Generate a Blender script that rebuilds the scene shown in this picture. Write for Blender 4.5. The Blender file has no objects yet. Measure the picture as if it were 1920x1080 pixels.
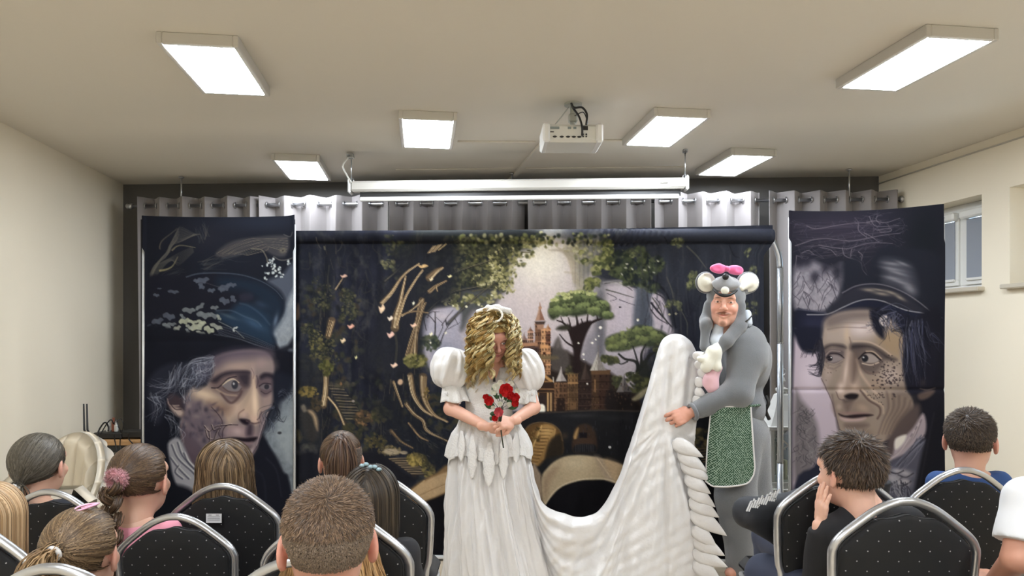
import bpy, math, random
import numpy as np
from mathutils import Matrix, Vector
random.seed(3); np.random.seed(3)
SC = bpy.context.scene
COL = SC.collection
# ---------------------------------------------------------------- camera, world, lights, exposure
FPX, CH, HY = 1300.0, 1.42, 627.0           # focal length in pixels of a 1920 px wide frame, camera height, horizon row
cam_data = bpy.data.cameras.new('camera'); cam_data.sensor_width = 36; cam_data.lens = 36*FPX/1920
cam_data.shift_y = (HY-540)/1920; cam_data.clip_start = .05
cam = bpy.data.objects.new('camera', cam_data); COL.objects.link(cam)
cam.location = (0, 0, CH); cam.rotation_euler = (math.pi/2, 0, 0); SC.camera = cam
SC.view_settings.view_transform = 'Standard'; SC.view_settings.look = 'None'; SC.view_settings.exposure = 0.6
SC.view_settings.gamma = 1; SC.view_settings.use_curve_mapping = False
LAMP = 38.0                                  # emission of the ceiling panels
world = bpy.data.worlds.new('world'); SC.world = world; world.use_nodes = True
world.node_tree.nodes['Background'].inputs[0].default_value = (.62, .78, .95, 1)
world.node_tree.nodes['Background'].inputs[1].default_value = 4.0   # overcast daylight outside the windows

def P(px, py, Y):
    return np.array([(px-960)/FPX*Y, Y, CH-(py-HY)/FPX*Y])
def lin(c):
    c = np.asarray(c, float)/255
    return np.where(c <= .04045, c/12.92, ((c+.055)/1.055)**2.4)
# ---------------------------------------------------------------- materials
MATS = {}
def mat(name, col=(200, 200, 200), rough=.6, metal=0, bump=0, bscale=60, var=0, vscale=8, vcol=False, sheen=0, emit=0, spec=.5, trans=0, coat=0, alpha=1, bdist=.002, stretch=None):
    if name in MATS: return MATS[name]
    m = bpy.data.materials.new(name); m.use_nodes = True; nt = m.node_tree; b = nt.nodes['Principled BSDF']
    N = nt.nodes.new; Lk = nt.links.new
    c = (*lin(col), 1); b.inputs['Base Color'].default_value = c
    b.inputs['Roughness'].default_value = rough; b.inputs['Metallic'].default_value = metal; b.inputs['Specular IOR Level'].default_value = spec
    if sheen: b.inputs['Sheen Weight'].default_value = sheen; b.inputs['Sheen Roughness'].default_value = .5
    if coat: b.inputs['Coat Weight'].default_value = coat
    if trans: b.inputs['Transmission Weight'].default_value = trans
    if emit: b.inputs['Emission Color'].default_value = c; b.inputs['Emission Strength'].default_value = emit
    tc = N('ShaderNodeTexCoord'); src = tc.outputs['Object']
    if stretch:
        mp = N('ShaderNodeMapping'); mp.inputs['Scale'].default_value = stretch; Lk(src, mp.inputs[0]); src = mp.outputs[0]
    base = None
    if vcol:
        a = N('ShaderNodeVertexColor'); a.layer_name = 'Col'; base = a.outputs[0]; Lk(base, b.inputs['Base Color'])
    if var:
        n = N('ShaderNodeTexNoise'); n.inputs['Scale'].default_value = vscale; n.inputs['Detail'].default_value = 4; Lk(src, n.inputs['Vector'])
        r = N('ShaderNodeMapRange'); r.inputs[3].default_value = 1-var; r.inputs[4].default_value = 1+var; Lk(n.outputs['Fac'], r.inputs[0])
        mx = N('ShaderNodeMix'); mx.data_type = 'RGBA'; mx.blend_type = 'MULTIPLY'; mx.inputs[0].default_value = 1
        if base is not None: Lk(base, mx.inputs[6])
        else: mx.inputs[6].default_value = c
        cb = N('ShaderNodeCombineColor')
        for i in range(3): Lk(r.outputs[0], cb.inputs[i])
        Lk(cb.outputs[0], mx.inputs[7]); Lk(mx.outputs[2], b.inputs['Base Color'])
    if bump:
        n2 = N('ShaderNodeTexNoise'); n2.inputs['Scale'].default_value = bscale; n2.inputs['Detail'].default_value = 5; Lk(src, n2.inputs['Vector'])
        bp = N('ShaderNodeBump'); bp.inputs['Strength'].default_value = bump; bp.inputs['Distance'].default_value = bdist; Lk(n2.outputs['Fac'], bp.inputs['Height']); Lk(bp.outputs[0], b.inputs['Normal'])
    MATS[name] = m
    return m
# ---------------------------------------------------------------- objects
def tag(o, label=None, cat=None, group=None, kind=None):
    if label: o['label'] = label
    if cat: o['category'] = cat
    if group: o['group'] = group
    if kind: o['kind'] = kind
    return o
def empty(name, loc=(0, 0, 0), label=None, cat=None, group=None, rz=0, parent=None, s=1):
    o = bpy.data.objects.new(name, None); COL.objects.link(o); o.location = loc; o.rotation_euler = (0, 0, rz); o.scale = (s, s, s)
    o.empty_display_size = .05
    if parent: o.parent = parent
    return tag(o, label, cat, group)
def mobj(name, V, F, m, parent=None, smooth=True, cols=None, off=None):
    V = np.asarray(V, float)
    if off is None and parent is not None and parent.get('_w'): off = parent['_w']
    if off is not None: V = V-np.array(off)
    me = bpy.data.meshes.new(name)
    if isinstance(F, np.ndarray):
        nf, k = F.shape; me.vertices.add(len(V)); me.vertices.foreach_set('co', V.astype(np.float32).ravel())
        me.loops.add(nf*k); me.loops.foreach_set('vertex_index', F.astype(np.int32).ravel())
        me.polygons.add(nf); me.polygons.foreach_set('loop_start', np.arange(0, nf*k, k, dtype=np.int32))
        me.update(calc_edges=True); me.validate()
    else:
        me.from_pydata([tuple(v) for v in V], [], F); me.update()
    me.polygons.foreach_set('use_smooth', np.full(len(me.polygons), bool(smooth)))
    if cols is not None:
        a = me.color_attributes.new('Col', 'FLOAT_COLOR', 'POINT')
        c = np.ones((len(V), 4), np.float32); c[:, :3] = cols; a.data.foreach_set('color', c.ravel())
    if m is not None: me.materials.append(m)
    o = bpy.data.objects.new(name, me); COL.objects.link(o)
    if parent is not None: o.parent = parent
    return o
def world_root(name, loc, label, cat, group=None):
    """an Empty whose parts are built in world coordinates"""
    o = empty(name, loc, label, cat, group); o['_w'] = [float(v) for v in loc]
    return o
def Rz(a): return np.array([[math.cos(a), -math.sin(a), 0], [math.sin(a), math.cos(a), 0], [0, 0, 1]])
def Rx(a): return np.array([[1, 0, 0], [0, math.cos(a), -math.sin(a)], [0, math.sin(a), math.cos(a)]])
def Ry(a): return np.array([[math.cos(a), 0, math.sin(a)], [0, 1, 0], [-math.sin(a), 0, math.cos(a)]])
rad = math.radians
def nrm(v):
    v = np.asarray(v, float); return v/(np.linalg.norm(v, axis=-1, keepdims=True)+1e-12)
class MB:
    def __init__(s): s.V = []; s.F = []; s.n = 0
    def add(s, V, F):
        V = np.asarray(V, float); s.V.append(V); s.F += [tuple(int(i)+s.n for i in f) for f in F]; s.n += len(V); return s
    def box(s, c, d, R=None, bev=0):
        hx, hy, hz = np.array(d, float)/2; b = min(bev, hx*.9, hy*.9, hz*.9)
        if b <= 0:
            V = np.array([(x, y, z) for x in (-hx, hx) for y in (-hy, hy) for z in (-hz, hz)])
            F = [(0, 1, 3, 2), (4, 6, 7, 5), (0, 4, 5, 1), (2, 3, 7, 6), (0, 2, 6, 4), (1, 5, 7, 3)]
        else:
            V = []; F = []; idx = {}
            for sx in (-1, 1):
                for sy in (-1, 1):
                    for sz in (-1, 1):
                        for k, (ax, ay, az) in enumerate([(0, b, b), (b, 0, b), (b, b, 0)]):
                            idx[(sx, sy, sz, k)] = len(V); V.append((sx*(hx-ax), sy*(hy-ay), sz*(hz-az)))
            I = lambda sx, sy, sz, k: idx[(sx, sy, sz, k)]
            for q in (-1, 1):
                f = [I(q, -1, -1, 0), I(q, 1, -1, 0), I(q, 1, 1, 0), I(q, -1, 1, 0)]; F.append(f if q > 0 else f[::-1])
                f = [I(-1, q, -1, 1), I(-1, q, 1, 1), I(1, q, 1, 1), I(1, q, -1, 1)]; F.append(f if q > 0 else f[::-1])
                f = [I(-1, -1, q, 2), I(1, -1, q, 2), I(1, 1, q, 2), I(-1, 1, q, 2)]; F.append(f if q > 0 else f[::-1])
            for a in (-1, 1):
                for e in (-1, 1):
                    F.append([I(a, e, -1, 0), I(a, e, 1, 0), I(a, e, 1, 1), I(a, e, -1, 1)][::(1 if a*e > 0 else -1)])
                    F.append([I(a, -1, e, 0), I(a, -1, e, 2), I(a, 1, e, 2), I(a, 1, e, 0)][::(1 if a*e > 0 else -1)])
                    F.append([I(-1, a, e, 1), I(-1, a, e, 2), I(1, a, e, 2), I(1, a, e, 1)][::(-1 if a*e > 0 else 1)])
                    for z in (-1, 1): F.append([I(a, e, z, 0), I(a, e, z, 1), I(a, e, z, 2)][::(1 if a*e*z > 0 else -1)])
            V = np.array(V)
        if R is not None: V = V@np.asarray(R).T
        return s.add(V+np.array(c), F)
    def tube(s, pts, r, n=10, closed=False, flat=1, cap=True, up=None):
        Q = np.asarray(pts, float); k = len(Q); r = np.broadcast_to(np.asarray(r, float), (k,))
        T = np.roll(Q, -1, 0)-np.roll(Q, 1, 0) if closed else np.gradient(Q, axis=0)
        T = nrm(T); a = np.array(up if up is not None else (0, 1, 0) if abs(T[0][1]) < .9 else (1, 0, 0), float); V = []
        nn = nrm(a-T[0]*(a@T[0]))
        for i in range(k):
            nn = nrm(nn-T[i]*(nn@T[i])); bb = np.cross(T[i], nn)
            for j in range(n):
                t = 2*math.pi*j/n; V.append(Q[i]+r[i]*(nn*math.cos(t)*flat+bb*math.sin(t)))
        F = [(i*n+j, i*n+(j+1) % n, ((i+1) % k)*n+(j+1) % n, ((i+1) % k)*n+j) for i in range(k if closed else k-1) for j in range(n)]
        if cap and not closed: F += [tuple(range(n))[::-1], tuple(range((k-1)*n, k*n))]
        return s.add(V, F)
    def lathe(s, prof, c=(0, 0, 0), n=24, R=None, sx=1, sy=1):
        V = [(r*math.cos(2*math.pi*j/n)*sx, r*math.sin(2*math.pi*j/n)*sy, z) for r, z in prof for j in range(n)]
        k = len(prof); F = [(i*n+j, i*n+(j+1) % n, (i+1)*n+(j+1) % n, (i+1)*n+j) for i in range(k-1) for j in range(n)]
        F += [tuple(range(n))[::-1], tuple(range((k-1)*n, k*n))]
        V = np.array(V)
        if R is not None: V = V@np.asarray(R).T
        return s.add(V+np.array(c), F)
    def ell(s, c, r, n=14, m=8, R=None):
        prof = [(max(1e-4, math.sin(math.pi*i/m)), -math.cos(math.pi*i/m)) for i in range(m+1)]
        V = np.array([(q*math.cos(2*math.pi*j/n), q*math.sin(2*math.pi*j/n), z) for q, z in prof for j in range(n)])*np.array(r, float)
        if R is not None: V = V@np.asarray(R).T
        F = [(i*n+j, i*n+(j+1) % n, (i+1)*n+(j+1) % n, (i+1)*n+j) for i in range(m) for j in range(n)]
        return s.add(V+np.array(c), F)
    def torus(s, c, R0, r0, n=20, m=8, R=None):
        t = np.linspace(0, 2*math.pi, n, endpoint=False); pts = np.stack([R0*np.cos(t), R0*np.sin(t), 0*t], 1)
        if R is not None: pts = pts@np.asarray(R).T
        ax = np.array([0, 0, 1.]) if R is None else np.asarray(R)@np.array([0, 0, 1.])
        return s.tube(pts+np.array(c), r0, m, closed=True, up=ax)
    def prism(s, pts2, y0, y1):          # outline in x,z extruded along y
        n = len(pts2); V = [(x, y0, z) for x, z in pts2]+[(x, y1, z) for x, z in pts2]
        F = [tuple(range(n))[::-1], tuple(range(n, 2*n))]+[(i, (i+1) % n, n+(i+1) % n, n+i) for i in range(n)]
        return s.add(V, F)
    def obj(s, name, m, parent=None, smooth=True, cols=None, off=None):
        return mobj(name, np.vstack(s.V), s.F, m, parent, smooth, cols, off)
def gridF(nu, nv, wrap=False):
    i = np.arange(nu-1)[:, None]; j = np.arange(nv if wrap else nv-1)[None]; j1 = (j+1) % nv
    return np.stack([i*nv+j, (i+1)*nv+j, (i+1)*nv+j1, i*nv+j1], -1).reshape(-1, 4)
def solid(o, t, off=0):
    md = o.modifiers.new('thick', 'SOLIDIFY'); md.thickness = t; md.offset = off; return o
def smooth_by_angle(o, ang=40):
    me = o.data; me.set_sharp_from_angle(angle=rad(ang)); return o
def curve(pts, n=8, closed=False):
    P_ = np.array(pts, float); Q = np.vstack([P_[-1], P_, P_[:2]]) if closed else np.vstack([2*P_[0]-P_[1], P_, 2*P_[-1]-P_[-2]]); out = []
    for i in range(1, len(Q)-2):
        t = np.linspace(0, 1, n, endpoint=False)[:, None]; a, b, c, d = Q[i-1], Q[i], Q[i+1], Q[i+2]
        out.append(.5*(2*b+(c-a)*t+(2*a-5*b+4*c-d)*t*t+(3*b-a-3*c+d)*t**3))
    if not closed: out.append(Q[-2][None])
    return np.vstack(out)
# ---------------------------------------------------------------- room shell
M_wall = mat('wall_paint', (237, 228, 208), .85, var=.02, vscale=2, bump=.15, bscale=220)
M_ceil = mat('ceiling_paint', (219, 213, 201), .9, var=.02, vscale=1.5, bump=.12, bscale=200)
M_grey = mat('grey_back_wall', (96, 94, 92), .85, bump=.1, bscale=150)
M_white = mat('white_plastic', (232, 232, 228), .35)
M_whitem = mat('white_metal', (226, 226, 224), .3, coat=.2)
M_steel = mat('brushed_steel', (190, 192, 196), .28, metal=1)
M_chrome = mat('chrome_tube', (206, 212, 220), .32, metal=.7)
M_black = mat('black_plastic', (22, 22, 24), .45)
M_wood = mat('light_wood', (190, 146, 98), .45, var=.12, vscale=12, stretch=(1, 8, 8))
ZC = CH+1.30
def wall_y(X): return 5.86-.0485*(X+.17)
def left_x(Y): return -3.13-.137*(Y-4.24)
def right_x(Y): return 3.02-.141*(Y-5.69)
YN = -3.6
def quad_obj(name, pts, m, kind='structure', th=None):
    o = mobj(name, pts, [tuple(range(len(pts)))], m, None, False); tag(o, kind=kind)
    if th: solid(o, th, 1)
    return o
# floor of laminate boards
M_floor = mat('floor_laminate', (208, 192, 168), .35, var=.1, vscale=5, stretch=(6, .6, 6), coat=.2)
fl = MB(); fl.box((0, 1.3, -.03), (8.6, 10.4, .04)); fo = fl.obj('floor', mat('floor_base', (150, 130, 104), .6), None, False); tag(fo, kind='structure')
bd = MB(); bd.box((0, 0, 0), (1.196, .190, .012), bev=.0015)
b0 = None; nb = 0
for j in range(14):                       # boards that could be seen near the stage
    y = 2.7+j*.192
    for i in range(8):
        x = -4.2+((j*.43) % 1.2)+i*1.2
        if x < left_x(y)-.5 or x > right_x(y)+.5: continue
        if b0 is None: b0 = bd.obj('floor_board', M_floor, fo, False); o = b0
        else: o = b0.copy(); COL.objects.link(o)
        o.location = (x, y, -.004); nb += 1
# rest of the floor, too far below the frame to tell the boards apart
rest = MB(); rest.box((0, -.8, -.005), (7.9, 6.6, .01)); rest.box((0, 5.8, -.005), (7.2, .9, .01)); r_ = rest.obj('floor_covering', M_floor, fo, False)
ce = quad_obj('ceiling', [(left_x(YN)-.3, YN, ZC), (left_x(6.2)-.3, 6.2, ZC), (right_x(6.2)+.5, 6.2, ZC), (right_x(YN)+.5, YN, ZC)], M_ceil)
solid(ce, -.12, 1)
def wall_box(name, a, b, z0, z1, th, m, side):
    a = np.array(a, float); b = np.array(b, float); d = nrm(b-a); n = np.array([-d[1], d[0]])*side*th
    V = [(*a, z0), (*b, z0), (*b, z1), (*a, z1), (*(a+n), z0), (*(b+n), z0), (*(b+n), z1), (*(a+n), z1)]
    F = [(0, 1, 2, 3), (7, 6, 5, 4), (0, 4, 5, 1), (1, 5, 6, 2), (2, 6, 7, 3), (3, 7, 4, 0)]
    o = mobj(name, V, F, m, None, False); return tag(o, kind='structure')
CLx, CRx = -3.37, 3.02
wall_box('wall_left', (left_x(YN), YN), (left_x(6.05), 6.05), 0, ZC, .2, M_wall, 1)
wall_box('wall_back', (left_x(5.99)-.1, wall_y(left_x(5.99)-.1)), (right_x(5.7)+.2, wall_y(right_x(5.7)+.2)), 0, ZC, .2, M_grey, 1)
wall_box('wall_front', (left_x(YN)-.2, YN), (right_x(YN)+.4, YN), 0, ZC, -.2, M_wall, 1)
# right wall with window openings, built as piers, apron and lintel in one shell
Z0, Z1 = CH+.295, CH+.945
WIN = [(4.67, 5.36), (3.62, 4.45), (2.1, 3.1), (.4, 1.5), (-1.6, -.4)]
def ru(Y, dz=0): return right_x(Y)
mb = MB(); TH = .32
def rseg(y0, y1, z0, z1):
    V = [(right_x(y0), y0, z0), (right_x(y1), y1, z0), (right_x(y1), y1, z1), (right_x(y0), y0, z1)]
    V += [(x+TH, y, z) for x, y, z in V]
    mb.add(V, [(3, 2, 1, 0), (4, 5, 6, 7), (0, 1, 5, 4), (1, 2, 6, 5), (2, 3, 7, 6), (3, 0, 4, 7)])
rseg(YN, 6.05, 0, Z0); rseg(YN, 6.05, Z1, ZC)
ys = sorted([(a, b) for a, b in WIN]); prev = YN
for a, b in ys: rseg(prev, a, Z0, Z1); prev = b
rseg(prev, 6.05, Z0, Z1)
tag(mb.obj('wall_right', M_wall, None, False), kind='structure')
M_glass = bpy.data.materials.new('window_glass'); M_glass.use_nodes = True; _n = M_glass.node_tree; _o = _n.nodes['Material Output']
_t = _n.nodes.new('ShaderNodeBsdfTransparent'); _t.inputs[0].default_value = (.93, .97, .98, 1); _g = _n.nodes.new('ShaderNodeBsdfGlossy'); _g.inputs[1].default_value = .02; _m = _n.nodes.new('ShaderNodeMixShader'); _f = _n.nodes.new('ShaderNodeFresnel'); _f.inputs[0].default_value = 1.45
_n.links.new(_f.outputs[0], _m.inputs[0]); _n.links.new(_t.outputs[0], _m.inputs[1]); _n.links.new(_g.outputs[0], _m.inputs[2]); _n.links.new(_m.outputs[0], _o.inputs[0])
M_blind = mat('grey_blind', (150, 156, 166), .8, bump=.2, bscale=400)
for k, (a, b) in enumerate(WIN):
    root = world_root('window_%d' % (k+1), (right_x((a+b)/2)+.16, (a+b)/2, Z0), None, None); tag(root, kind='structure')
    dirv = nrm(np.array([right_x(b)-right_x(a), b-a, 0])); nin = np.array([-dirv[1], dirv[0], 0]); Rw = np.stack([dirv, -nin, [0, 0, 1]], 1)
    def W(u, d, z): return np.array([right_x(a), a, 0])+dirv*u+(-nin)*d+np.array([0, 0, z])
    Lw = np.linalg.norm([right_x(b)-right_x(a), b-a]); Hh = Z1-Z0; D = .2
    f = MB()
    for (u, z, du, dz) in [(Lw/2, Z0+.03, Lw, .06), (Lw/2, Z1-.03, Lw, .06), (.03, (Z0+Z1)/2, .06, Hh-.12), (Lw-.03, (Z0+Z1)/2, .06, Hh-.12), (Lw*.5, (Z0+Z1)/2, .06, Hh-.12)]:
        f.box(W(u, D, z), (du, .07, dz), Rw, .004)
    f.obj('window_frame', M_white, root, False)
    for q in range(2):
        u0, u1 = (.06, Lw*.5-.03) if q == 0 else (Lw*.5+.03, Lw-.06); s_ = MB(); zc = (Z0+Z1)/2; w = u1-u0; h = Hh-.12
        s_.box(W((u0+u1)/2, D-.02, Z0+.08), (w, .06, .04), Rw, .004); s_.box(W((u0+u1)/2, D-.02, Z1-.08), (w, .06, .04), Rw, .004)
        s_.box(W(u0+.02, D-.02, zc), (.04, .06, h-.08), Rw, .004); s_.box(W(u1-.02, D-.02, zc), (.04, .06, h-.08), Rw, .004)
        s_.obj('sash', M_white, root, False)
        g = MB(); g.box(W((u0+u1)/2, D+.01, zc), (w-.07, .008, h-.09), Rw); g.obj('pane', M_glass, root, False)
        if k == 0:
            bl = MB(); bl.box(W((u0+u1)/2, D-.055, zc-.01), (w-.05, .003, h-.1), Rw); bo = bl.obj('blind', M_blind, root, False)
            c_ = MB(); c_.box(W((u0+u1)/2, D-.07, Z1-.085), (w+.01, .06, .06), Rw, .012); c_.obj('blind_cassette', M_white, root, False)
            c_ = MB(); c_.box(W((u0+u1)/2, D-.055, Z0+.10), (w-.05, .018, .02), Rw, .004); c_.obj('blind_bar', M_white, root, False)
    hd = MB(); hd.box(W(.10, D-.07, Z0+.2), (.02, .03, .11), Rw, .005); hd.box(W(.10, D-.09, Z0+.14), (.018, .02, .06), Rw, .005); hd.obj('window_handle', M_black, root, False)
    sl = MB(); sl.box(W(Lw/2, D/2-.055, Z0+.012), (Lw+.05, D+.0, .03), Rw, .006); sl.obj('window_sill', mat('sill_stone', (196, 188, 172), .5), root, False)
# thin joint line along the right of the ceiling, and shallow trunking on the ceiling
t = MB(); n_ = 2
pts = [(right_x(y)-.004, y, ZC-.06) for y in (YN+.05, 5.7)]; t.tube(pts, .006, 6, up=(0, 0, 1)); tag(t.obj('trim_1', M_ceil), kind='structure')
def at_ceiling(px, py, drop=0):
    Y = (1.30-drop)*FPX/(HY-py); return np.array([(px-960)/FPX*Y, Y, ZC-drop])
def trunk_(name, a, b, w=.016, h=.012):
    a = at_ceiling(*a); b = at_ceiling(*b); d = b-a; L = np.linalg.norm(d); ang = math.atan2(d[1], d[0]); m = MB(); m.box((a+b)/2-np.array([0, 0, h/2]), (L, w, h), Rz(ang), .002); return tag(m.obj(name, M_ceil, None, False), kind='structure')
trunk_('trim_2', (1022, 262), (957, 336), .045, .02); trunk_('trim_3', (858, 264), (1004, 265)); trunk_('trim_4', (1128, 262), (1182, 262)); trunk_('trim_5', (742, 317), (1288, 312), .012, .008)
# skirting boards
for nm, A, B_ in [('baseboard_left', (left_x(YN)+.008, YN), (left_x(5.75)+.008, 5.75)), ('baseboard_right', (right_x(YN)-.008, YN), (right_x(5.6)-.008, 5.6))]:
    A = np.array(A); B_ = np.array(B_); d = B_-A; m = MB(); m.box((*((A+B_)/2), .04), (np.linalg.norm(d), .014, .08), Rz(math.atan2(d[1], d[0])), .003); tag(m.obj(nm, mat('skirting', (214, 200, 176), .5), None, False), kind='structure')
# ---------------------------------------------------------------- ceiling lamps
M_lamp = mat('lamp_diffuser', (240, 247, 255), .5, emit=LAMP)
M_lframe = mat('lamp_frame', (196, 192, 184), .5)
M_lamp2 = mat('lamp_diffuser_dim', (240, 247, 255), .5, emit=LAMP*.55)
def ceiling_lamp(x, y, label, ang=-.13):
    root = empty('ceiling_lamp', (x, y, ZC), label, 'ceiling lamp', 'rectangular ceiling panels', rz=-ang)
    w, l, h = .34, .64, .05; f = MB()
    for sx in (-1, 1): f.box((sx*(w/2-.012), 0, -h/2), (.024, l, h), None, .003)
    for sy in (-1, 1): f.box((0, sy*(l/2-.012), -h/2), (w-.048, .024, h), None, .003)
    f.obj('frame', M_lframe, root, False)
    b = MB(); b.box((0, 0, -.012), (w-.05, l-.05, .02)); b.obj('housing', M_lframe, root, False)
    d = MB(); d.box((0, 0, -h+.004), (w-.05, l-.05, .012), None, .003); d.obj('diffuser', M_lamp2 if 5 < y < 5.6 else M_lamp, root, False)
    return root
for (x, y, lb) in [(-1.40, 3.31, 'glowing ceiling panel nearest above the left rows of chairs'), (1.86, 3.24, 'glowing ceiling panel nearest above the right rows of chairs'),
                   (-.53, 4.35, 'small glowing ceiling panel just left of the projector'), (.94, 4.30, 'glowing ceiling panel just right of the projector'),
                   (-1.60, 5.31, 'glowing ceiling panel beside the left end of the projection screen case'), (1.65, 5.16, 'glowing ceiling panel beside the right end of the projection screen case'),
                   (-1.2, .9, 'added ceiling panel over the rear rows, out of view on the left'), (1.9, .9, 'added ceiling panel over the rear rows, out of view on the right'), (.35, -.4, 'added ceiling panel over the rear rows, out of view in the middle'), (.35, -2.7, 'added ceiling panel by the rear wall, out of view in the middle'), (-1.0, -1.6, 'added ceiling panel at the back of the hall, out of view on the left'), (1.9, -1.6, 'added ceiling panel at the back of the hall, out of view on the right')]:  # these six unseen panels are added to light stage and walls from the front
    ceiling_lamp(x, y, lb)
# ---------------------------------------------------------------- curtains on an eyelet rod
M_curt = mat('grey_curtain', (136, 131, 131), .8, sheen=.2, bump=.15, bscale=500)
RY = lambda X: 5.58-.0485*(X+.17)
RODZ = lambda X: 2.478+.0*X
rod = world_root('curtain_rod', (0, 5.6, 2.48), 'long brushed steel curtain rod on ceiling hangers behind the stage', 'curtain rod')
xa, xb = -3.13, 3.03
m = MB(); m.tube([(xa, RY(xa), RODZ(xa)), (xb, RY(xb), RODZ(xb))], .014, 12, up=(0, 0, 1)); m.obj('rod', M_steel, rod)
for x, q in ((xa, -1), (xb, 1)):
    m = MB(); R = Ry(q*math.pi/2); m.lathe([(.014, 0), (.024, .004), (.026, .02), (.02, .03), (.024, .045), (.012, .055)], (x, RY(x), RODZ(x)), 16, R); m.obj('finial', M_steel, rod)
for px in (325, 1578, 960):
    x = (px-960)/FPX*5.57; m = MB(); m.tube([(x, RY(x), RODZ(x)+.01), (x, RY(x), ZC)], .007, 8); m.torus((x, RY(x), RODZ(x)), .019, .005, 14, 6, Ry(math.pi/2)); m.lathe([(.022, 0), (.022, .006), (.008, .012)], (x, RY(x), ZC-.006), 14, Rx(math.pi)); m.obj('hanger', M_steel, rod)
PAN = [(248, 480, 5.4), (483, 727, 5.0), (731, 984, 5.5), (989, 1217, 5.0), (1221, 1424, 4.6), (1427, 1664, 5.1)]
CLB = ['grey eyelet curtain at the far left end of the rod', 'pale grey eyelet curtain second from the left, over the left banner corner', 'grey eyelet curtain behind the left half of the screen case', 'grey eyelet curtain behind the right half of the screen case', 'brightly lit grey eyelet curtain over the right end of the forest backdrop', 'grey eyelet curtain at the far right end of the rod']
for k, (p0, p1, nw) in enumerate(PAN):
    X0, X1 = (p0-960)/FPX*5.6, (p1-960)/FPX*5.55
    cx = (X0+X1)/2; root = world_root('curtain', (cx, RY(cx), .03), CLB[k], 'curtain', 'grey stage curtains')
    nu = int(nw*20)+1; nv = 40; u = np.linspace(0, 1, nu); ph = u*nw*2*math.pi
    V = np.zeros((nu, nv, 3)); rs = np.random.RandomState(k)
    jit = np.interp(u, np.linspace(0, 1, 9), rs.randn(9)*.012)
    for j in range(nv):
        z = 2.545-(2.545-.02)*(j/(nv-1))**1.0; fall = min(1, (2.545-z)/1.6)
        c_ = np.cos(ph+fall*.5*np.sin(u*9+k)); am = .05*(1+.25*fall)
        V[:, j, 0] = X0+(X1-X0)*u+.012*np.sin(2*ph)*-1+jit*fall
        V[:, j, 1] = RY(V[:, j, 0])-am*np.sign(c_)*np.abs(c_)**.7+jit*.5*fall; V[:, j, 2] = z+.003*np.cos(ph*.5+k)*(j == 0)
    solid(mobj('cloth', V.reshape(-1, 3), gridF(nu, nv), M_curt, root), .003)
    for i in range(int(nw*2)):
        uu = (i+.5)/(2*nw)
        if uu > 1: continue
        x = X0+(X1-X0)*uu; m = MB(); m.torus((x, RY(x), RODZ(x)), .024, .0045, 14, 6, Ry(math.pi/2)@Rx(0)); m.obj('eyelet', M_steel, root)
# ---------------------------------------------------------------- projection screen case
yS = lambda X: 4.93-.0485*X
sc = world_root('projection_screen', (.02, 4.93, 2.5), 'white rolled up projection screen case hanging across the ceiling', 'projection screen')
xA, xB = P(660, 350, 5.0)[0], P(1284, 350, 4.88)[0]
zt = lambda px, py: P(px, py, 4.93)[2]
def bar(x0, x1, z0, z1, d, m_, nm, bev=.01):
    m = MB(); a = np.array([x0, yS(x0), 0]); b = np.array([x1, yS(x1), 0]); c = (a+b)/2; c[2] = (z0+z1)/2; m.box(c, (x1-x0, d, abs(z1-z0)), Rz(math.atan2(b[1]-a[1], b[0]-a[0])), bev); return m.obj(nm, m_, sc, False)
bar(xA, xB, zt(0, 358), zt(0, 338), .09, mat('case_white', (206, 204, 198), .45), 'case', .014); bar(xA+.06, xB-.03, zt(0, 370), zt(0, 356), .004, M_black, 'black_border', 0); bar(xA+.06, xB-.04, zt(0, 375), zt(0, 367), .025, M_white, 'bottom_bar', .006)
for x in (xA-.008, xB+.008): m = MB(); m.box((x, yS(x), zt(0, 347.5)), (.02, .10, .105), None, .012); m.obj('end_cap', M_whitem, sc, False)
for x in (xA+.0, xB-.0): m = MB(); m.tube([(x, yS(x), zt(0, 338)), (x, yS(x), ZC)], .004, 6); m.torus((x, yS(x), zt(0, 335)), .016, .003, 12, 5, Rx(math.pi/2)); m.box((x, yS(x), ZC-.012), (.03, .03, .024), None, .003); m.obj('hook', M_steel, sc)
m = MB(); m.box((xB-.16, yS(xB)-.052, zt(0, 347)), (.055, .002, .01)); m.obj('badge', mat('badge_grey', (140, 140, 140), .5), sc, False)
m = MB(); m.box((xA-.0, yS(xA)-.04, ZC-.03), (.05, .05, .03), None, .004); m.tube(curve([(xA-.01, yS(xA)-.05, ZC-.04), (xA-.05, yS(xA)-.05, ZC-.1), (xA-.02, yS(xA)-.05, ZC-.17), (xA+.01, yS(xA)-.05, zt(0, 342))]), .006, 8); m.obj('cable', M_white, sc)
# ---------------------------------------------------------------- projector
pc = P(1073, 249, 3.78); pj = world_root('projector', (pc[0], pc[1], ZC), 'white ceiling projector with black cables hanging from a bracket', 'projector')
M_pj = mat('projector_white', (214, 214, 208), .4)
w_, h_, d_ = .315, .098, .25; R = Rz(rad(2)); C0 = pc+np.array([0, d_/2, 0])
m = MB(); m.box(C0, (w_, d_, h_), R, .014); m.obj('body', M_pj, pj, False)
m = MB(); m.box(C0+R@[-w_/2+.012, -.012, 0], (.04, d_, h_+.006), R, .01); m.obj('side_cover', M_whitem, pj, False); m = MB(); m.box(C0+R@[w_/2-.012, -.012, 0], (.04, d_, h_+.006), R, .01); m.obj('side_cover', M_whitem, pj, False)
yf = -d_/2-.002
def onb(x, z, w, h, m_, nm, t_=.006): q = MB(); q.box(C0+R@[x, yf, z], (w, t_, h), R, .001); return q.obj(nm, m_, pj, False)
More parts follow.
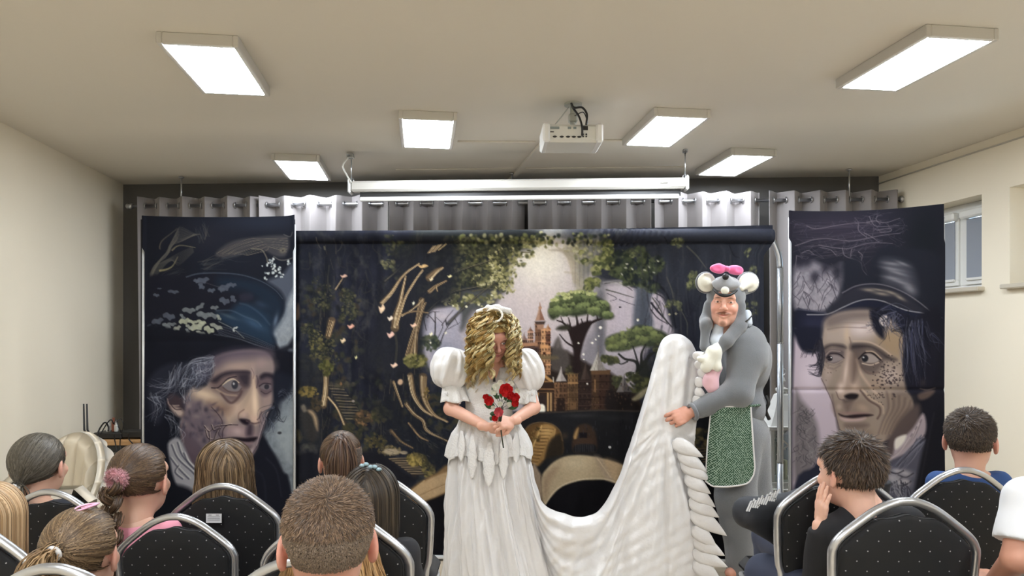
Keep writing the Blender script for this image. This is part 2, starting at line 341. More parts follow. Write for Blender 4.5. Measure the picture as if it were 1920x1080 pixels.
onb(-.10, .026, .05, .012, mat('vent_grey', (130, 140, 140), .5), 'vent'); onb(-.02, .026, .018, .012, MATS['vent_grey'], 'vent'); onb(.01, .026, .016, .012, MATS['vent_grey'], 'vent')
onb(.066, .026, .03, .022, M_black, 'power_socket'); onb(-.115, .004, .02, .004, M_black, 'slot')
for x in (-.10, -.062, -.028, .004, .034): q = MB(); q.ell(C0+R@[x, yf, -.022], (.012, .004, .0055)); q.obj('connector', M_black, pj)
for x, z in ((.055, -.02), (.055, -.008), (.072, -.02), (.072, -.008)): q = MB(); q.ell(C0+R@[x, yf, z], (.005, .004, .005)); q.obj('jack', M_black, pj)
m = MB(); m.lathe([(.05, 0), (.05, .012), (.03, .016)], (C0[0]+.015, C0[1], ZC), 20, Rx(math.pi)); m.tube([(C0[0]+.015, C0[1], ZC-.01), (C0[0]+.015, C0[1], C0[2]+h_/2+.02)], .016, 12); m.box((C0[0]+.015, C0[1], ZC-.085), (.05, .05, .05), None, .008); m.box((C0[0]+.015, C0[1], C0[2]+h_/2+.012), (.1, .06, .012), None, .003)
for sx in (-.1, .05): m.tube([(C0[0]+.015, C0[1], C0[2]+h_/2+.014), (C0[0]+sx, C0[1]-.06, C0[2]+h_/2+.004)], .006, 6); m.tube([(C0[0]+.015, C0[1], C0[2]+h_/2+.014), (C0[0]+sx, C0[1]+.07, C0[2]+h_/2+.004)], .006, 6)
m.tube([(C0[0]-.01, C0[1]-.03, ZC-.03), (C0[0]-.1, C0[1]-.07, C0[2]+h_/2)], .004, 6); m.obj('ceiling_mount', mat('mount_grey', (176, 178, 170), .4, metal=.3), pj, False)
for pts, r in [([(.0, -.04, .19), (.005, -.08, .15), (.03, -.13, .09), (.045, -.15, .03), (.048, -.142, -.02)], .006), ([(.0, -.04, .19), (.01, -.1, .145), (.05, -.12, .14), (.075, -.13, .10), (.07, -.14, .04)], .006), ([(.02, -.04, .12), (.06, -.1, .12), (.078, -.125, .06), (.075, -.13, .045)], .003)]:
    m = MB(); m.tube(curve([C0+R@np.array(p) for p in pts], 6), r, 8); m.obj('cable', M_black, pj)
# ---------------------------------------------------------------- printed pictures (flat print on the cloths), painted into vertex colours
def vnoise(X, Y, seed=0):
    r = np.random.RandomState(seed); T = r.rand(64, 64)
    xi = np.floor(X).astype(int); yi = np.floor(Y).astype(int)
    fx = X-xi; fy = Y-yi; fx = fx*fx*(3-2*fx); fy = fy*fy*(3-2*fy)
    a = T[yi % 64, xi % 64]; b = T[yi % 64, (xi+1) % 64]; c = T[(yi+1) % 64, xi % 64]; d = T[(yi+1) % 64, (xi+1) % 64]
    return (a*(1-fx)+b*fx)*(1-fy)+(c*(1-fx)+d*fx)*fy
def fbm(X, Y, seed=0, oct=4):
    s = 0; a = .5; t = 0
    for k in range(oct):
        s = s+a*vnoise(X*2**k, Y*2**k, seed+k); t += a; a *= .55
    return s/t
def cat(pts, closed, n=4):
    P = np.array(pts, float)
    if len(P) < 3: return P
    if closed: Q = np.vstack([P[-1], P, P[0], P[1]])
    else: Q = np.vstack([2*P[0]-P[1], P, 2*P[-1]-P[-2]])
    out = []
    for i in range(1, len(Q)-2):
        p0, p1, p2, p3 = Q[i-1], Q[i], Q[i+1], Q[i+2]
        for k in range(n):
            t = k/n
            out.append(.5*((2*p1)+(-p0+p2)*t+(2*p0-5*p1+4*p2-p3)*t*t+(-p0+3*p1-3*p2+p3)*t**3))
    if not closed: out.append(Q[-2])
    return np.array(out)
class Canvas:
    def __init__(s, x0, y0, x1, y1, step, col):
        s.x0, s.y0, s.x1, s.y1 = x0, y0, x1, y1
        s.nx = int(round((x1-x0)/step))+1; s.ny = int(round((y1-y0)/step))+1
        s.sx = (x1-x0)/(s.nx-1); s.sy = (y1-y0)/(s.ny-1)
        s.X, s.Y = np.meshgrid(np.linspace(x0, x1, s.nx), np.linspace(y0, y1, s.ny))
        s.C = np.ones((s.ny, s.nx, 3))*np.array(col, float); s.ox = s.oy = 0; s.k = 1; s.rs = np.random.RandomState(7); s.clip = None
    def frame(s, ox, oy, k): s.ox, s.oy, s.k = ox, oy, k
    def T(s, pts): return np.array(pts, float)/s.k+np.array([s.ox, s.oy])
    def box(s, P, pad):
        a = max(0, int((P[:, 0].min()-pad-s.x0)/s.sx)); b = min(s.nx, int((P[:, 0].max()+pad-s.x0)/s.sx)+2)
        c = max(0, int((P[:, 1].min()-pad-s.y0)/s.sy)); d = min(s.ny, int((P[:, 1].max()+pad-s.y0)/s.sy)+2)
        return (slice(c, d), slice(a, b)) if b > a and d > c else None
    def put(s, sl, M, col, mode='mix'):
        if s.clip is not None: M = M*s.clip[sl]
        col = np.array(col, float); A = s.C[sl]; M = M[..., None]
        if mode == 'mix': s.C[sl] = A*(1-M)+col*M
        elif mode == 'mul': s.C[sl] = A*(1-M+M*col)
        else: s.C[sl] = A+col*M
    def mask(s, pts, soft=1.2, closed=True, smooth=True, raw=False):
        P = s.T(pts) if not raw else np.array(pts, float)
        if smooth: P = cat(P, True)
        sl = s.box(P, soft)
        if sl is None: return None, None
        X = s.X[sl]; Y = s.Y[sl]; ins = np.zeros(X.shape, bool); D = np.full(X.shape, 1e9); n = len(P)
        for i in range(n):
            ax, ay = P[i]; bx, by = P[(i+1) % n]
            c = ((ay > Y) != (by > Y))
            if by != ay: ins ^= c & (X < (bx-ax)*(Y-ay)/(by-ay)+ax)
            dx, dy = bx-ax, by-ay; L = dx*dx+dy*dy+1e-9
            t = np.clip(((X-ax)*dx+(Y-ay)*dy)/L, 0, 1)
            D = np.minimum(D, (X-ax-t*dx)**2+(Y-ay-t*dy)**2)
        D = np.sqrt(D)*np.where(ins, 1, -1)
        return sl, np.clip(.5+D/(2*max(soft, .3)), 0, 1)
    def poly(s, pts, col, soft=1.2, a=1, smooth=True, mode='mix', tex=0):
        sl, M = s.mask(pts, soft, smooth=smooth)
        if sl is None: return
        if tex: M = M*(1-tex+tex*fbm(s.X[sl]*.12, s.Y[sl]*.12, int(tex*100))*1.4)
        s.put(sl, np.clip(M*a, 0, 1), col, mode)
    def line(s, pts, w, col, a=1, soft=.7, w1=None, smooth=True, mode='mix'):
        P = s.T(pts)
        if smooth: P = cat(P, False)
        w1 = w if w1 is None else w1; n = len(P)-1
        sl = s.box(P, max(w, w1)+soft)
        if sl is None: return
        X = s.X[sl]; Y = s.Y[sl]; M = np.zeros(X.shape)
        for i in range(n):
            ax, ay = P[i]; bx, by = P[i+1]; dx, dy = bx-ax, by-ay; L = dx*dx+dy*dy+1e-9
            t = np.clip(((X-ax)*dx+(Y-ay)*dy)/L, 0, 1); ww = (w+(w1-w)*(i+t)/n)/2
            M = np.maximum(M, np.clip(.5+(ww-np.sqrt((X-ax-t*dx)**2+(Y-ay-t*dy)**2))/(2*soft), 0, 1))
        s.put(sl, M*a, col, mode)
    def blob(s, x, y, rx, ry, col, a=1, rot=0, hard=0, mode='mix', raw=False):
        if not raw: x, y = x/s.k+s.ox, y/s.k+s.oy; rx /= s.k; ry /= s.k
        R = max(rx, ry)*1.9; sl = s.box(np.array([[x-R, y-R], [x+R, y+R]]), 0)
        if sl is None: return
        X = s.X[sl]-x; Y = s.Y[sl]-y; c, q = math.cos(rot), math.sin(rot)
        U = (X*c+Y*q)/rx; V = (-X*q+Y*c)/ry; r2 = U*U+V*V
        M = np.exp(-r2*1.2) if not hard else np.clip((1-np.sqrt(r2))*hard+.5, 0, 1)
        s.put(sl, M*a, col, mode)
    def leaves(s, x, y, rx, ry, n, cols, size, a=.9, hard=1.2, top=None):
        for i in range(n):
            t = s.rs.rand()*6.283; r = s.rs.rand()**.5
            px, py = x+rx*r*math.cos(t), y+ry*r*math.sin(t)
            c = cols[s.rs.randint(len(cols))]
            if top is not None:
                f = .5-.5*r*math.sin(t); c = tuple(np.array(c)*(1-f)+np.array(top)*f)
            z = size*(.5+s.rs.rand()); s.blob(px, py, z, z*(.4+.5*s.rs.rand()), c, a, s.rs.rand()*3.14, hard)
    def hairs(s, x0, y0, x1, y1, n, spread, curl, w, cols, a=.6, bend=0):
        for i in range(n):
            ax = x0+s.rs.randn()*spread; ay = y0+s.rs.randn()*spread; bx = x1+s.rs.randn()*spread*1.5; by = y1+s.rs.randn()*spread*1.5
            mx, my = (ax+bx)/2+s.rs.randn()*curl+bend*(by-ay), (ay+by)/2+s.rs.randn()*curl-bend*(bx-ax)
            s.line([(ax, ay), (mx, my), (bx, by)], w*1.7, cols[s.rs.randint(len(cols))], a*(.4+.6*s.rs.rand()), .6, w*.4)

def paint_left_portrait():
    c = Canvas(267, 404, 553, 1054, 1.3, (32, 34, 44)); L = c.line; P = c.poly; B = c.blob
    c.frame(260, 400, 4.153)
    B(900, 60, 500, 90, (44, 50, 66), .8); B(560, 200, 300, 160, (42, 44, 56), .8); B(700, 380, 400, 120, (34, 38, 50), .7)
    # pale mist on the right
    P([(1010, 520), (1120, 480), (1230, 430), (1240, 1100), (1080, 1060), (1040, 930), (1120, 800), (1150, 700), (1110, 600)], (92, 100, 116), 5, .75)
    P([(1050, 920), (1110, 810), (1140, 740), (1240, 600), (1240, 1090), (1090, 1050), (1070, 970)], (150, 158, 166), 5, .9, tex=.4)
    # root-like flowing wood, left and right
    for k in range(30):
        o = k*9
        L([(60+o*.15, 560-o*.5), (90+o*.5, 420-o*.55), (190+o*.45, 340-o*.6), (240+o*.3, 250-o*.6), (330+o*.4, 210-o*.25), (430+o*.2, 150+o*.0)], 1.0, [(104, 100, 92), (74, 74, 74), (128, 120, 100), (56, 58, 64)][k % 4], .5, .7, .5)
    for k in range(14):
        o = k*8
        L([(65, 470+o), (120+o*.4, 400+o*.3), (210+o*.3, 350+o*.1), (300, 300+o*.9), (420, 250+o*.4)], 1.1, [(112, 106, 88), (70, 72, 74)][k % 2], .5, .8, .4)
    L([(150, 440), (200, 430), (250, 400), (290, 330)], 4, (150, 140, 100), .75, 1, 1); L([(250, 280), (320, 240), (440, 255)], 2, (150, 140, 105), .7, .8, 1)
    L([(160, 270), (180, 210), (250, 150), (300, 110)], 2, (120, 112, 92), .6, 1, 1)
    P([(600, 290), (720, 210), (860, 180), (1120, 165), (1170, 210), (1160, 320), (1080, 330), (960, 270), (850, 270), (760, 320), (620, 330)], (72, 70, 74), 3, .8)
    for k in range(16):
        o = k*8; y = c.rs.randn()*6
        L([(600+o*2, 300+o*.1), (740+o, 225+o*.8+y), (880+o, 185+o*.8), (1020, 180+o*.7+y), (1160, 190+o*.9)], 1.0, [(126, 116, 98), (52, 54, 62), (96, 92, 86)][k % 3], .75, .6, .5)
    L([(880, 265), (960, 275), (1000, 330), (1010, 370)], 2.4, (110, 104, 92), .8); B(1130, 285, 26, 22, (120, 112, 94), .9); B(1130, 285, 10, 9, (44, 44, 50), .9)
    L([(1060, 330), (1120, 360), (1230, 350)], 2, (100, 98, 94), .8); L([(1130, 160), (1180, 180), (1200, 150)], 2, (90, 90, 90), .7)
    for (x0, y0, x1, y1) in [(480, 390, 640, 340), (500, 420, 660, 370), (640, 340, 860, 300), (500, 190, 480, 90), (520, 170, 500, 70), (180, 500, 330, 430), (130, 520, 300, 460)]:
        c.hairs(x0, y0, x1, y1, 8, 14, 12, 1, [(70, 74, 80), (96, 92, 84)], .5)
    # little white flowers
    for (x, y, r) in [(1045, 355, 20), (1015, 400, 16), (1075, 400, 18), (1050, 450, 22), (1100, 440, 18), (1010, 455, 16), (1085, 480, 14), (995, 500, 15), (1125, 485, 14), (1185, 390, 18), (970, 405, 8), (1040, 385, 14), (1065, 425, 14), (1105, 465, 14)]:
        for q in range(4): B(x+c.rs.randn()*r*.5, y+c.rs.randn()*r*.5, r*.55, r*.4, [(176, 184, 184), (120, 130, 136), (196, 200, 196)][q % 3], .9, c.rs.rand()*3, 1.2)
    # tall hat
    P([(40, 520), (200, 470), (380, 470), (560, 450), (760, 460), (900, 495), (1040, 560), (1120, 640), (1145, 720), (1130, 790), (1070, 870), (1050, 920), (1075, 990), (1090, 1060), (900, 1030), (700, 960), (560, 930), (300, 900), (40, 900)], (33, 34, 45), 3, .96)
    P([(640, 480), (900, 510), (1060, 590), (1135, 690), (1120, 800), (1050, 900), (1000, 830), (960, 700), (820, 600), (620, 560)], (34, 48, 66), 10, .8)
    P([(780, 690), (900, 700), (1010, 780), (1040, 900), (1060, 1010), (920, 980), (760, 900), (640, 830), (600, 770), (700, 760)], (40, 62, 86), 7, .8)
    B(900, 850, 110, 34, (58, 84, 112), .8, .5); B(1075, 830, 18, 60, (92, 108, 130), .9, .25); B(700, 790, 90, 14, (66, 84, 100), .8, .35); B(960, 700, 60, 26, (54, 74, 100), .6, .4)
    L([(360, 485), (460, 458), (620, 452), (800, 468), (960, 520), (1070, 590), (1130, 660)], 2.4, (76, 86, 102), .85, .9, 1)
    L([(600, 745), (720, 745), (820, 790), (920, 830), (960, 870)], 2, (80, 100, 120), .6, 1.5)
    L([(790, 690), (860, 710), (960, 780), (1030, 860)], 2, (76, 98, 122), .5, 2); P([(790, 620), (880, 610), (890, 660), (800, 670)], (50, 50, 66), 3, .7)
    for k in range(9): L([(570+k*6, 850+k*9), (720, 890+k*10), (880, 945+k*9), (1070, 1030+k*5)], .9, [(96, 104, 118), (54, 60, 74)][k % 2], .7, .6, .5)
    L([(580, 930), (760, 960), (900, 1010), (1080, 1065)], 1.6, (100, 108, 120), .8); L([(620, 830), (740, 890), (820, 960)], 1.4, (130, 134, 130), .8)
    leaf = lambda x, y, w, h, r, col: P([(x+dx*w*math.cos(r)-dy*h*math.sin(r), y+dx*w*math.sin(r)+dy*h*math.cos(r)) for dx, dy in [(-1, 0), (-.5, -.75), (.1, -.5), (.6, -.8), (1, -.1), (.55, .35), (.3, .9), (-.3, .5), (-.75, .6)]], col, .7, .95, tex=.25)
    for (x, y, w, h, r, q) in [(490, 510, 55, 30, -.1, 0), (480, 555, 30, 28, 1, 0), (440, 515, 24, 20, .3, 0), (560, 588, 32, 22, 0, 0), (670, 565, 50, 34, -.2, 0), (730, 545, 34, 22, .2, 0), (640, 580, 30, 26, .5, 0), (665, 670, 44, 34, .4, 0), (735, 655, 30, 28, 1.2, 0), (255, 602, 46, 18, .1, 0), (120, 632, 26, 16, .2, 0), (145, 580, 18, 7, 0, 0),
                               (380, 745, 56, 28, .1, 1), (470, 715, 44, 22, -.6, 1), (585, 722, 34, 20, 0, 1), (500, 780, 60, 34, .2, 1), (580, 785, 50, 26, .3, 1), (345, 830, 48, 30, -.1, 3), (410, 835, 40, 20, .2, 3), (450, 870, 62, 36, -.3, 3), (480, 835, 40, 20, .3, 3), (540, 895, 44, 34, .5, 3), (600, 870, 56, 24, .4, 2), (385, 875, 34, 20, .5, 2), (285, 885, 34, 22, -.3, 2), (475, 918, 38, 16, .3, 2), (330, 795, 30, 18, .8, 1), (220, 795, 50, 34, .3, 0), (130, 835, 50, 30, -.2, 0), (90, 880, 44, 24, .2, 0), (200, 870, 36, 24, .5, 1), (240, 855, 40, 18, 0, 1), (152, 908, 28, 12, 0, 0), (370, 905, 24, 18, 1, 1), (620, 800, 26, 18, 1, 2), (755, 880, 20, 10, -.3, 4), (740, 900, 12, 10, 1, 4)]:
        leaf(x, y, w, h, r, [(82, 88, 102), (112, 118, 122), (146, 150, 140), (164, 168, 146), (176, 180, 176)][q])
    L([(520, 530), (600, 555), (640, 560)], 1, (84, 80, 84), .8)
    # brim over the face
    P([(40, 880), (300, 905), (560, 930), (760, 965), (900, 1015), (1090, 1065), (1240, 1080), (1240, 1200), (1060, 1190), (800, 1130), (600, 1180), (420, 1200), (40, 1260)], (28, 30, 40), 2.5, .97)
    P([(700, 1040), (900, 1040), (1100, 1080), (1230, 1090), (1190, 1110), (1000, 1100), (800, 1090)], (56, 56, 74), 6, .5)
    # ---- face
    c.frame(260, 640, 4.153)
    P([(30, 80), (1060, 60), (1250, 60), (1250, 1500), (30, 1500)], (29, 31, 42), 4, .9)
    P([(1190, 60), (1250, 70), (1250, 90), (1180, 75)], (120, 128, 140), 3, .7)
    P([(1250, 340), (1180, 380), (1150, 440), (1080, 470), (1020, 620), (985, 700), (1010, 800), (1080, 900), (1130, 1010), (1180, 1100), (1210, 1400), (1260, 1400)], (126, 136, 146), 5, 1, tex=.35)
    P([(1150, 560), (1240, 500), (1250, 900), (1180, 960), (1080, 800), (1060, 700)], (158, 168, 174), 12, .6)
    B(1105, 708, 16, 11, (56, 58, 64), .9, 0, 1.5)
    skin = (132, 118, 118)
    P([(560, 130), (760, 60), (960, 60), (1045, 120), (1065, 230), (1050, 300), (1055, 400), (1050, 480), (1010, 560), (985, 640), (955, 730), (920, 830), (870, 900), (820, 960), (700, 990), (520, 960), (430, 880), (330, 780), (310, 620), (360, 500), (330, 420), (430, 330), (520, 330)], skin, 3)
    P([(330, 640), (480, 800), (600, 980), (700, 1000), (560, 1300), (430, 1200), (350, 900)], (92, 78, 90), 5, .95)
    # planes of the face
    P([(590, 150), (760, 90), (1000, 80), (1040, 130), (1060, 200), (900, 220), (800, 210), (640, 260), (580, 330)], (146, 128, 124), 12, .8)
    P([(560, 100), (760, 50), (1010, 60), (1040, 110), (900, 120), (700, 140), (600, 200)], (82, 72, 92), 10, .7)
    B(780, 190, 130, 40, (178, 152, 138), .6, -.1); B(960, 160, 50, 50, (156, 134, 134), .6); B(890, 240, 22, 60, (190, 164, 154), .6)
    P([(880, 270), (920, 280), (945, 420), (960, 540), (950, 620), (880, 620), (840, 560), (790, 560), (830, 470), (870, 380)], (196, 168, 146), 6, .85)
    B(910, 480, 24, 130, (226, 200, 176), .9, -.05); B(915, 590, 42, 32, (204, 172, 156), .9); B(820, 560, 30, 34, (196, 166, 154), .8)
    P([(440, 350), (560, 360), (640, 420), (700, 480), (800, 420), (860, 380), (840, 480), (760, 580), (700, 640), (600, 560), (480, 470), (420, 430)], (184, 160, 138), 10, .85)
    B(500, 400, 90, 32, (206, 182, 158), .8, .3); B(760, 520, 60, 70, (192, 164, 148), .7, .5)
    P([(680, 660), (770, 640), (860, 660), (920, 700), (940, 740), (820, 740), (700, 730), (650, 720)], (150, 128, 132), 6, .9); B(770, 690, 50, 34, (184, 160, 158), .8, .3)
    P([(980, 390), (1040, 390), (1050, 480), (1000, 560), (970, 640), (960, 560), (965, 450)], (156, 134, 128), 5, .8)
    P([(950, 560), (1000, 580), (960, 700), (900, 850), (860, 900), (880, 780), (930, 720)], (122, 108, 116), 5, .8)
    P([(620, 760), (760, 780), (900, 780), (920, 820), (880, 880), (800, 940), (650, 900)], (142, 124, 128), 7, .8); B(880, 850, 14, 46, (180, 164, 164), .8, .4)
    # mottled cheek shadow
    P([(330, 430), (480, 470), (600, 520), (660, 620), (640, 720), (560, 780), (480, 820), (360, 700), (320, 560)], (98, 88, 102), 10, .75, tex=.3)
    P([(540, 470), (640, 470), (720, 500), (680, 560), (600, 540)], (120, 92, 82), 10, .7)
    for k in range(70):
        x, y = 340+c.rs.rand()*320, 460+c.rs.rand()*320; B(x, y, 18+c.rs.rand()*26, 10+c.rs.rand()*12, [(72, 64, 84), (146, 130, 130), (120, 104, 112), (64, 58, 74)][k % 4], .5, c.rs.rand()*3)
    # eye, near
    P([(540, 290), (620, 240), (720, 215), (840, 225), (870, 250), (850, 350), (820, 400), (760, 460), (700, 440), (640, 390), (570, 360)], (112, 92, 92), 6, .8)
    P([(560, 290), (680, 225), (840, 220), (860, 240), (760, 240), (660, 262), (600, 310)], (50, 44, 56), 3.5, .9); P([(770, 250), (860, 240), (860, 330), (810, 330)], (52, 46, 58), 6, .85)
    P([(650, 330), (690, 290), (740, 280), (775, 320), (800, 350), (770, 378), (700, 370)], (122, 114, 118), 1.8)
    L([(650, 325), (700, 292), (740, 282), (780, 310)], 2.6, (210, 190, 160), .9, .8, 1.6); L([(560, 350), (610, 350), (650, 320), (700, 275), (760, 262)], 1.8, (42, 36, 48), .95)
    B(748, 326, 25, 34, (58, 58, 68), 1, 0, 3); B(740, 318, 8, 10, (186, 186, 190), .8, 0, 2); L([(655, 345), (700, 378), (770, 385), (800, 355)], 2.4, (96, 80, 80), .9)
    L([(640, 390), (690, 450), (730, 465), (780, 420), (800, 380)], 4.5, (92, 72, 74), .8, 1.6); L([(600, 360), (680, 400), (760, 410)], 3, (170, 146, 128), .7, 1.5)
    # eye, far
    P([(920, 300), (960, 270), (1040, 270), (1060, 330), (1040, 390), (990, 420), (950, 390)], (96, 80, 88), 4, .85)
    P([(950, 260), (990, 235), (1060, 250), (1068, 290), (1010, 272), (960, 285)], (46, 40, 52), 3, .9)
    P([(950, 350), (980, 325), (1030, 330), (1040, 355), (1000, 370)], (112, 104, 110), 1.4); B(1005, 345, 20, 20, (56, 54, 64), 1, 0, 3); L([(945, 340), (985, 318), (1035, 325)], 2, (50, 44, 54), .9); L([(960, 380), (1000, 400), (1040, 380)], 2, (74, 62, 70), .8)
    L([(925, 260), (935, 300), (925, 350)], 2.4, (74, 62, 74), .7, 1.5); L([(880, 200), (900, 240), (895, 280)], 1.5, (110, 90, 96), .6)
    # nose shadow and mouth
    P([(780, 595), (830, 595), (870, 610), (850, 640), (810, 630)], (40, 32, 42), 2.4); L([(930, 600), (955, 575), (962, 540)], 2, (96, 78, 84), .8, 1.2); L([(840, 610), (900, 630), (950, 620)], 2.6, (96, 76, 80), .8, 1.2)
    L([(775, 590), (780, 550), (820, 520)], 2.4, (130, 104, 98), .8, 1.2); P([(850, 640), (890, 640), (890, 720), (840, 720)], (60, 50, 64), 5, .85)
    P([(655, 745), (740, 735), (830, 742), (930, 735), (900, 770), (840, 775), (740, 758)], (38, 30, 40), 2.2); P([(700, 765), (840, 778), (890, 772), (850, 800), (760, 795)], (138, 112, 118), 3, .9); P([(740, 815), (880, 800), (860, 830), (780, 835)], (84, 72, 82), 4, .7)
    L([(1050, 500), (1000, 590), (965, 690), (930, 800), (870, 890), (820, 960)], 1.5, (70, 60, 74), .8); L([(1044, 480), (990, 600), (955, 700), (925, 800)], 1.4, (176, 160, 164), .7)
    # cheek crease and root cracks
    L([(560, 500), (620, 560), (650, 620), (620, 700), (640, 740)], 1.6, (56, 44, 54), .7); L([(770, 640), (690, 640), (655, 680), (650, 740)], 1.6, (56, 44, 54), .8)
    for pts in [[(500, 650), (540, 690), (600, 650), (680, 640), (720, 635)], [(510, 680), (530, 740), (580, 750), (610, 690)], [(580, 750), (575, 790), (600, 830)], [(540, 690), (545, 760), (520, 800)], [(640, 640), (600, 700), (585, 750)], [(560, 640), (580, 680), (630, 660)]]:
        L([(x+5, y-5) for x, y in pts], 1.6, (190, 172, 164), .7); L(pts, 1.5, (48, 38, 48), .9)
    # ear
    P([(200, 460), (220, 400), (290, 390), (320, 440), (330, 500), (345, 560), (300, 578), (250, 540), (210, 500)], (70, 58, 66), 3); P([(230, 500), (300, 510), (340, 540), (320, 575), (270, 560)], (186, 166, 156), 4, .9); L([(205, 440), (225, 490), (300, 490)], 2.4, (166, 146, 140), .8, 1); L([(230, 480), (270, 520), (320, 520)], 2, (60, 48, 56), .8)
    # grey hair
    P([(60, 300), (200, 170), (420, 150), (560, 130), (560, 260), (460, 360), (400, 340), (330, 420), (210, 400), (180, 560), (120, 640), (60, 500)], (44, 46, 60), 5, .9)
    P([(430, 150), (560, 120), (560, 230), (500, 300), (440, 260)], (96, 92, 112), 8, .7)
    cols = [(128, 134, 152), (84, 88, 104), (160, 164, 176), (58, 60, 74)]
    for (a, b, d, e, n, bend) in [(560, 130, 330, 330, 26, -.25), (430, 180, 300, 360, 18, .35), (310, 190, 100, 330, 22, .3), (260, 230, 80, 440, 18, .25), (480, 170, 420, 330, 16, .3), (330, 340, 460, 300, 12, .3), (100, 420, 150, 520, 12, .4), (560, 150, 470, 230, 16, .3), (200, 560, 260, 700, 14, .2), (300, 640, 230, 780, 12, .2), (350, 440, 380, 330, 14, .1), (80, 430, 100, 620, 10, .2), (420, 240, 520, 260, 12, .3)]:
        c.hairs(a, b, d, e, n, 20, 18, .95, cols, .62, bend)
    P([(1060, 260), (1120, 240), (1230, 300), (1200, 400), (1130, 440), (1090, 560), (1040, 640), (1000, 680), (1030, 560), (1060, 440)], (36, 40, 54), 6, .9)
    for (a, b, d, e, n, bend) in [(1070, 480, 1040, 640, 8, .3), (1050, 520, 990, 640, 10, -.3), (1100, 400, 1180, 460, 8, .3), (1080, 580, 1140, 600, 5, -.5), (1020, 600, 1000, 720, 6, .2), (1180, 390, 1210, 480, 5, .5)]:
        c.hairs(a, b, d, e, n, 14, 14, .9, [(44, 46, 58), (92, 100, 118), (30, 32, 42)], .8, bend)
    # collar
    P([(210, 790), (290, 740), (340, 800), (400, 930), (460, 1010), (470, 1200), (330, 1180), (260, 1060), (230, 940)], (150, 150, 158), 3)
    for pts in [[(240, 800), (290, 900), (400, 1000), (450, 1060)], [(290, 780), (330, 880), (430, 990)], [(230, 900), (290, 970), (380, 1060)], [(300, 960), (270, 1010), (330, 1060)], [(340, 860), (380, 940), (450, 1010)]]:
        L(pts, 2.6, (72, 72, 88), .8, 1.2); L([(x+14, y-6) for x, y in pts], 1.8, (196, 194, 192), .7, 1)
    P([(980, 740), (1040, 840), (1130, 1010), (1180, 1080), (1200, 1500), (600, 1500), (480, 1220), (700, 1100), (860, 930), (960, 800)], (32, 34, 46), 3)
    L([(1000, 900), (1080, 1000), (1120, 1200)], 3, (46, 48, 62), .8, 2); L([(900, 980), (980, 1060), (1000, 1300)], 3, (44, 46, 60), .8, 2)
    P([(240, 1100), (420, 1160), (560, 1400), (560, 1760), (30, 1760), (30, 1100)], (28, 30, 40), 5)
    return c

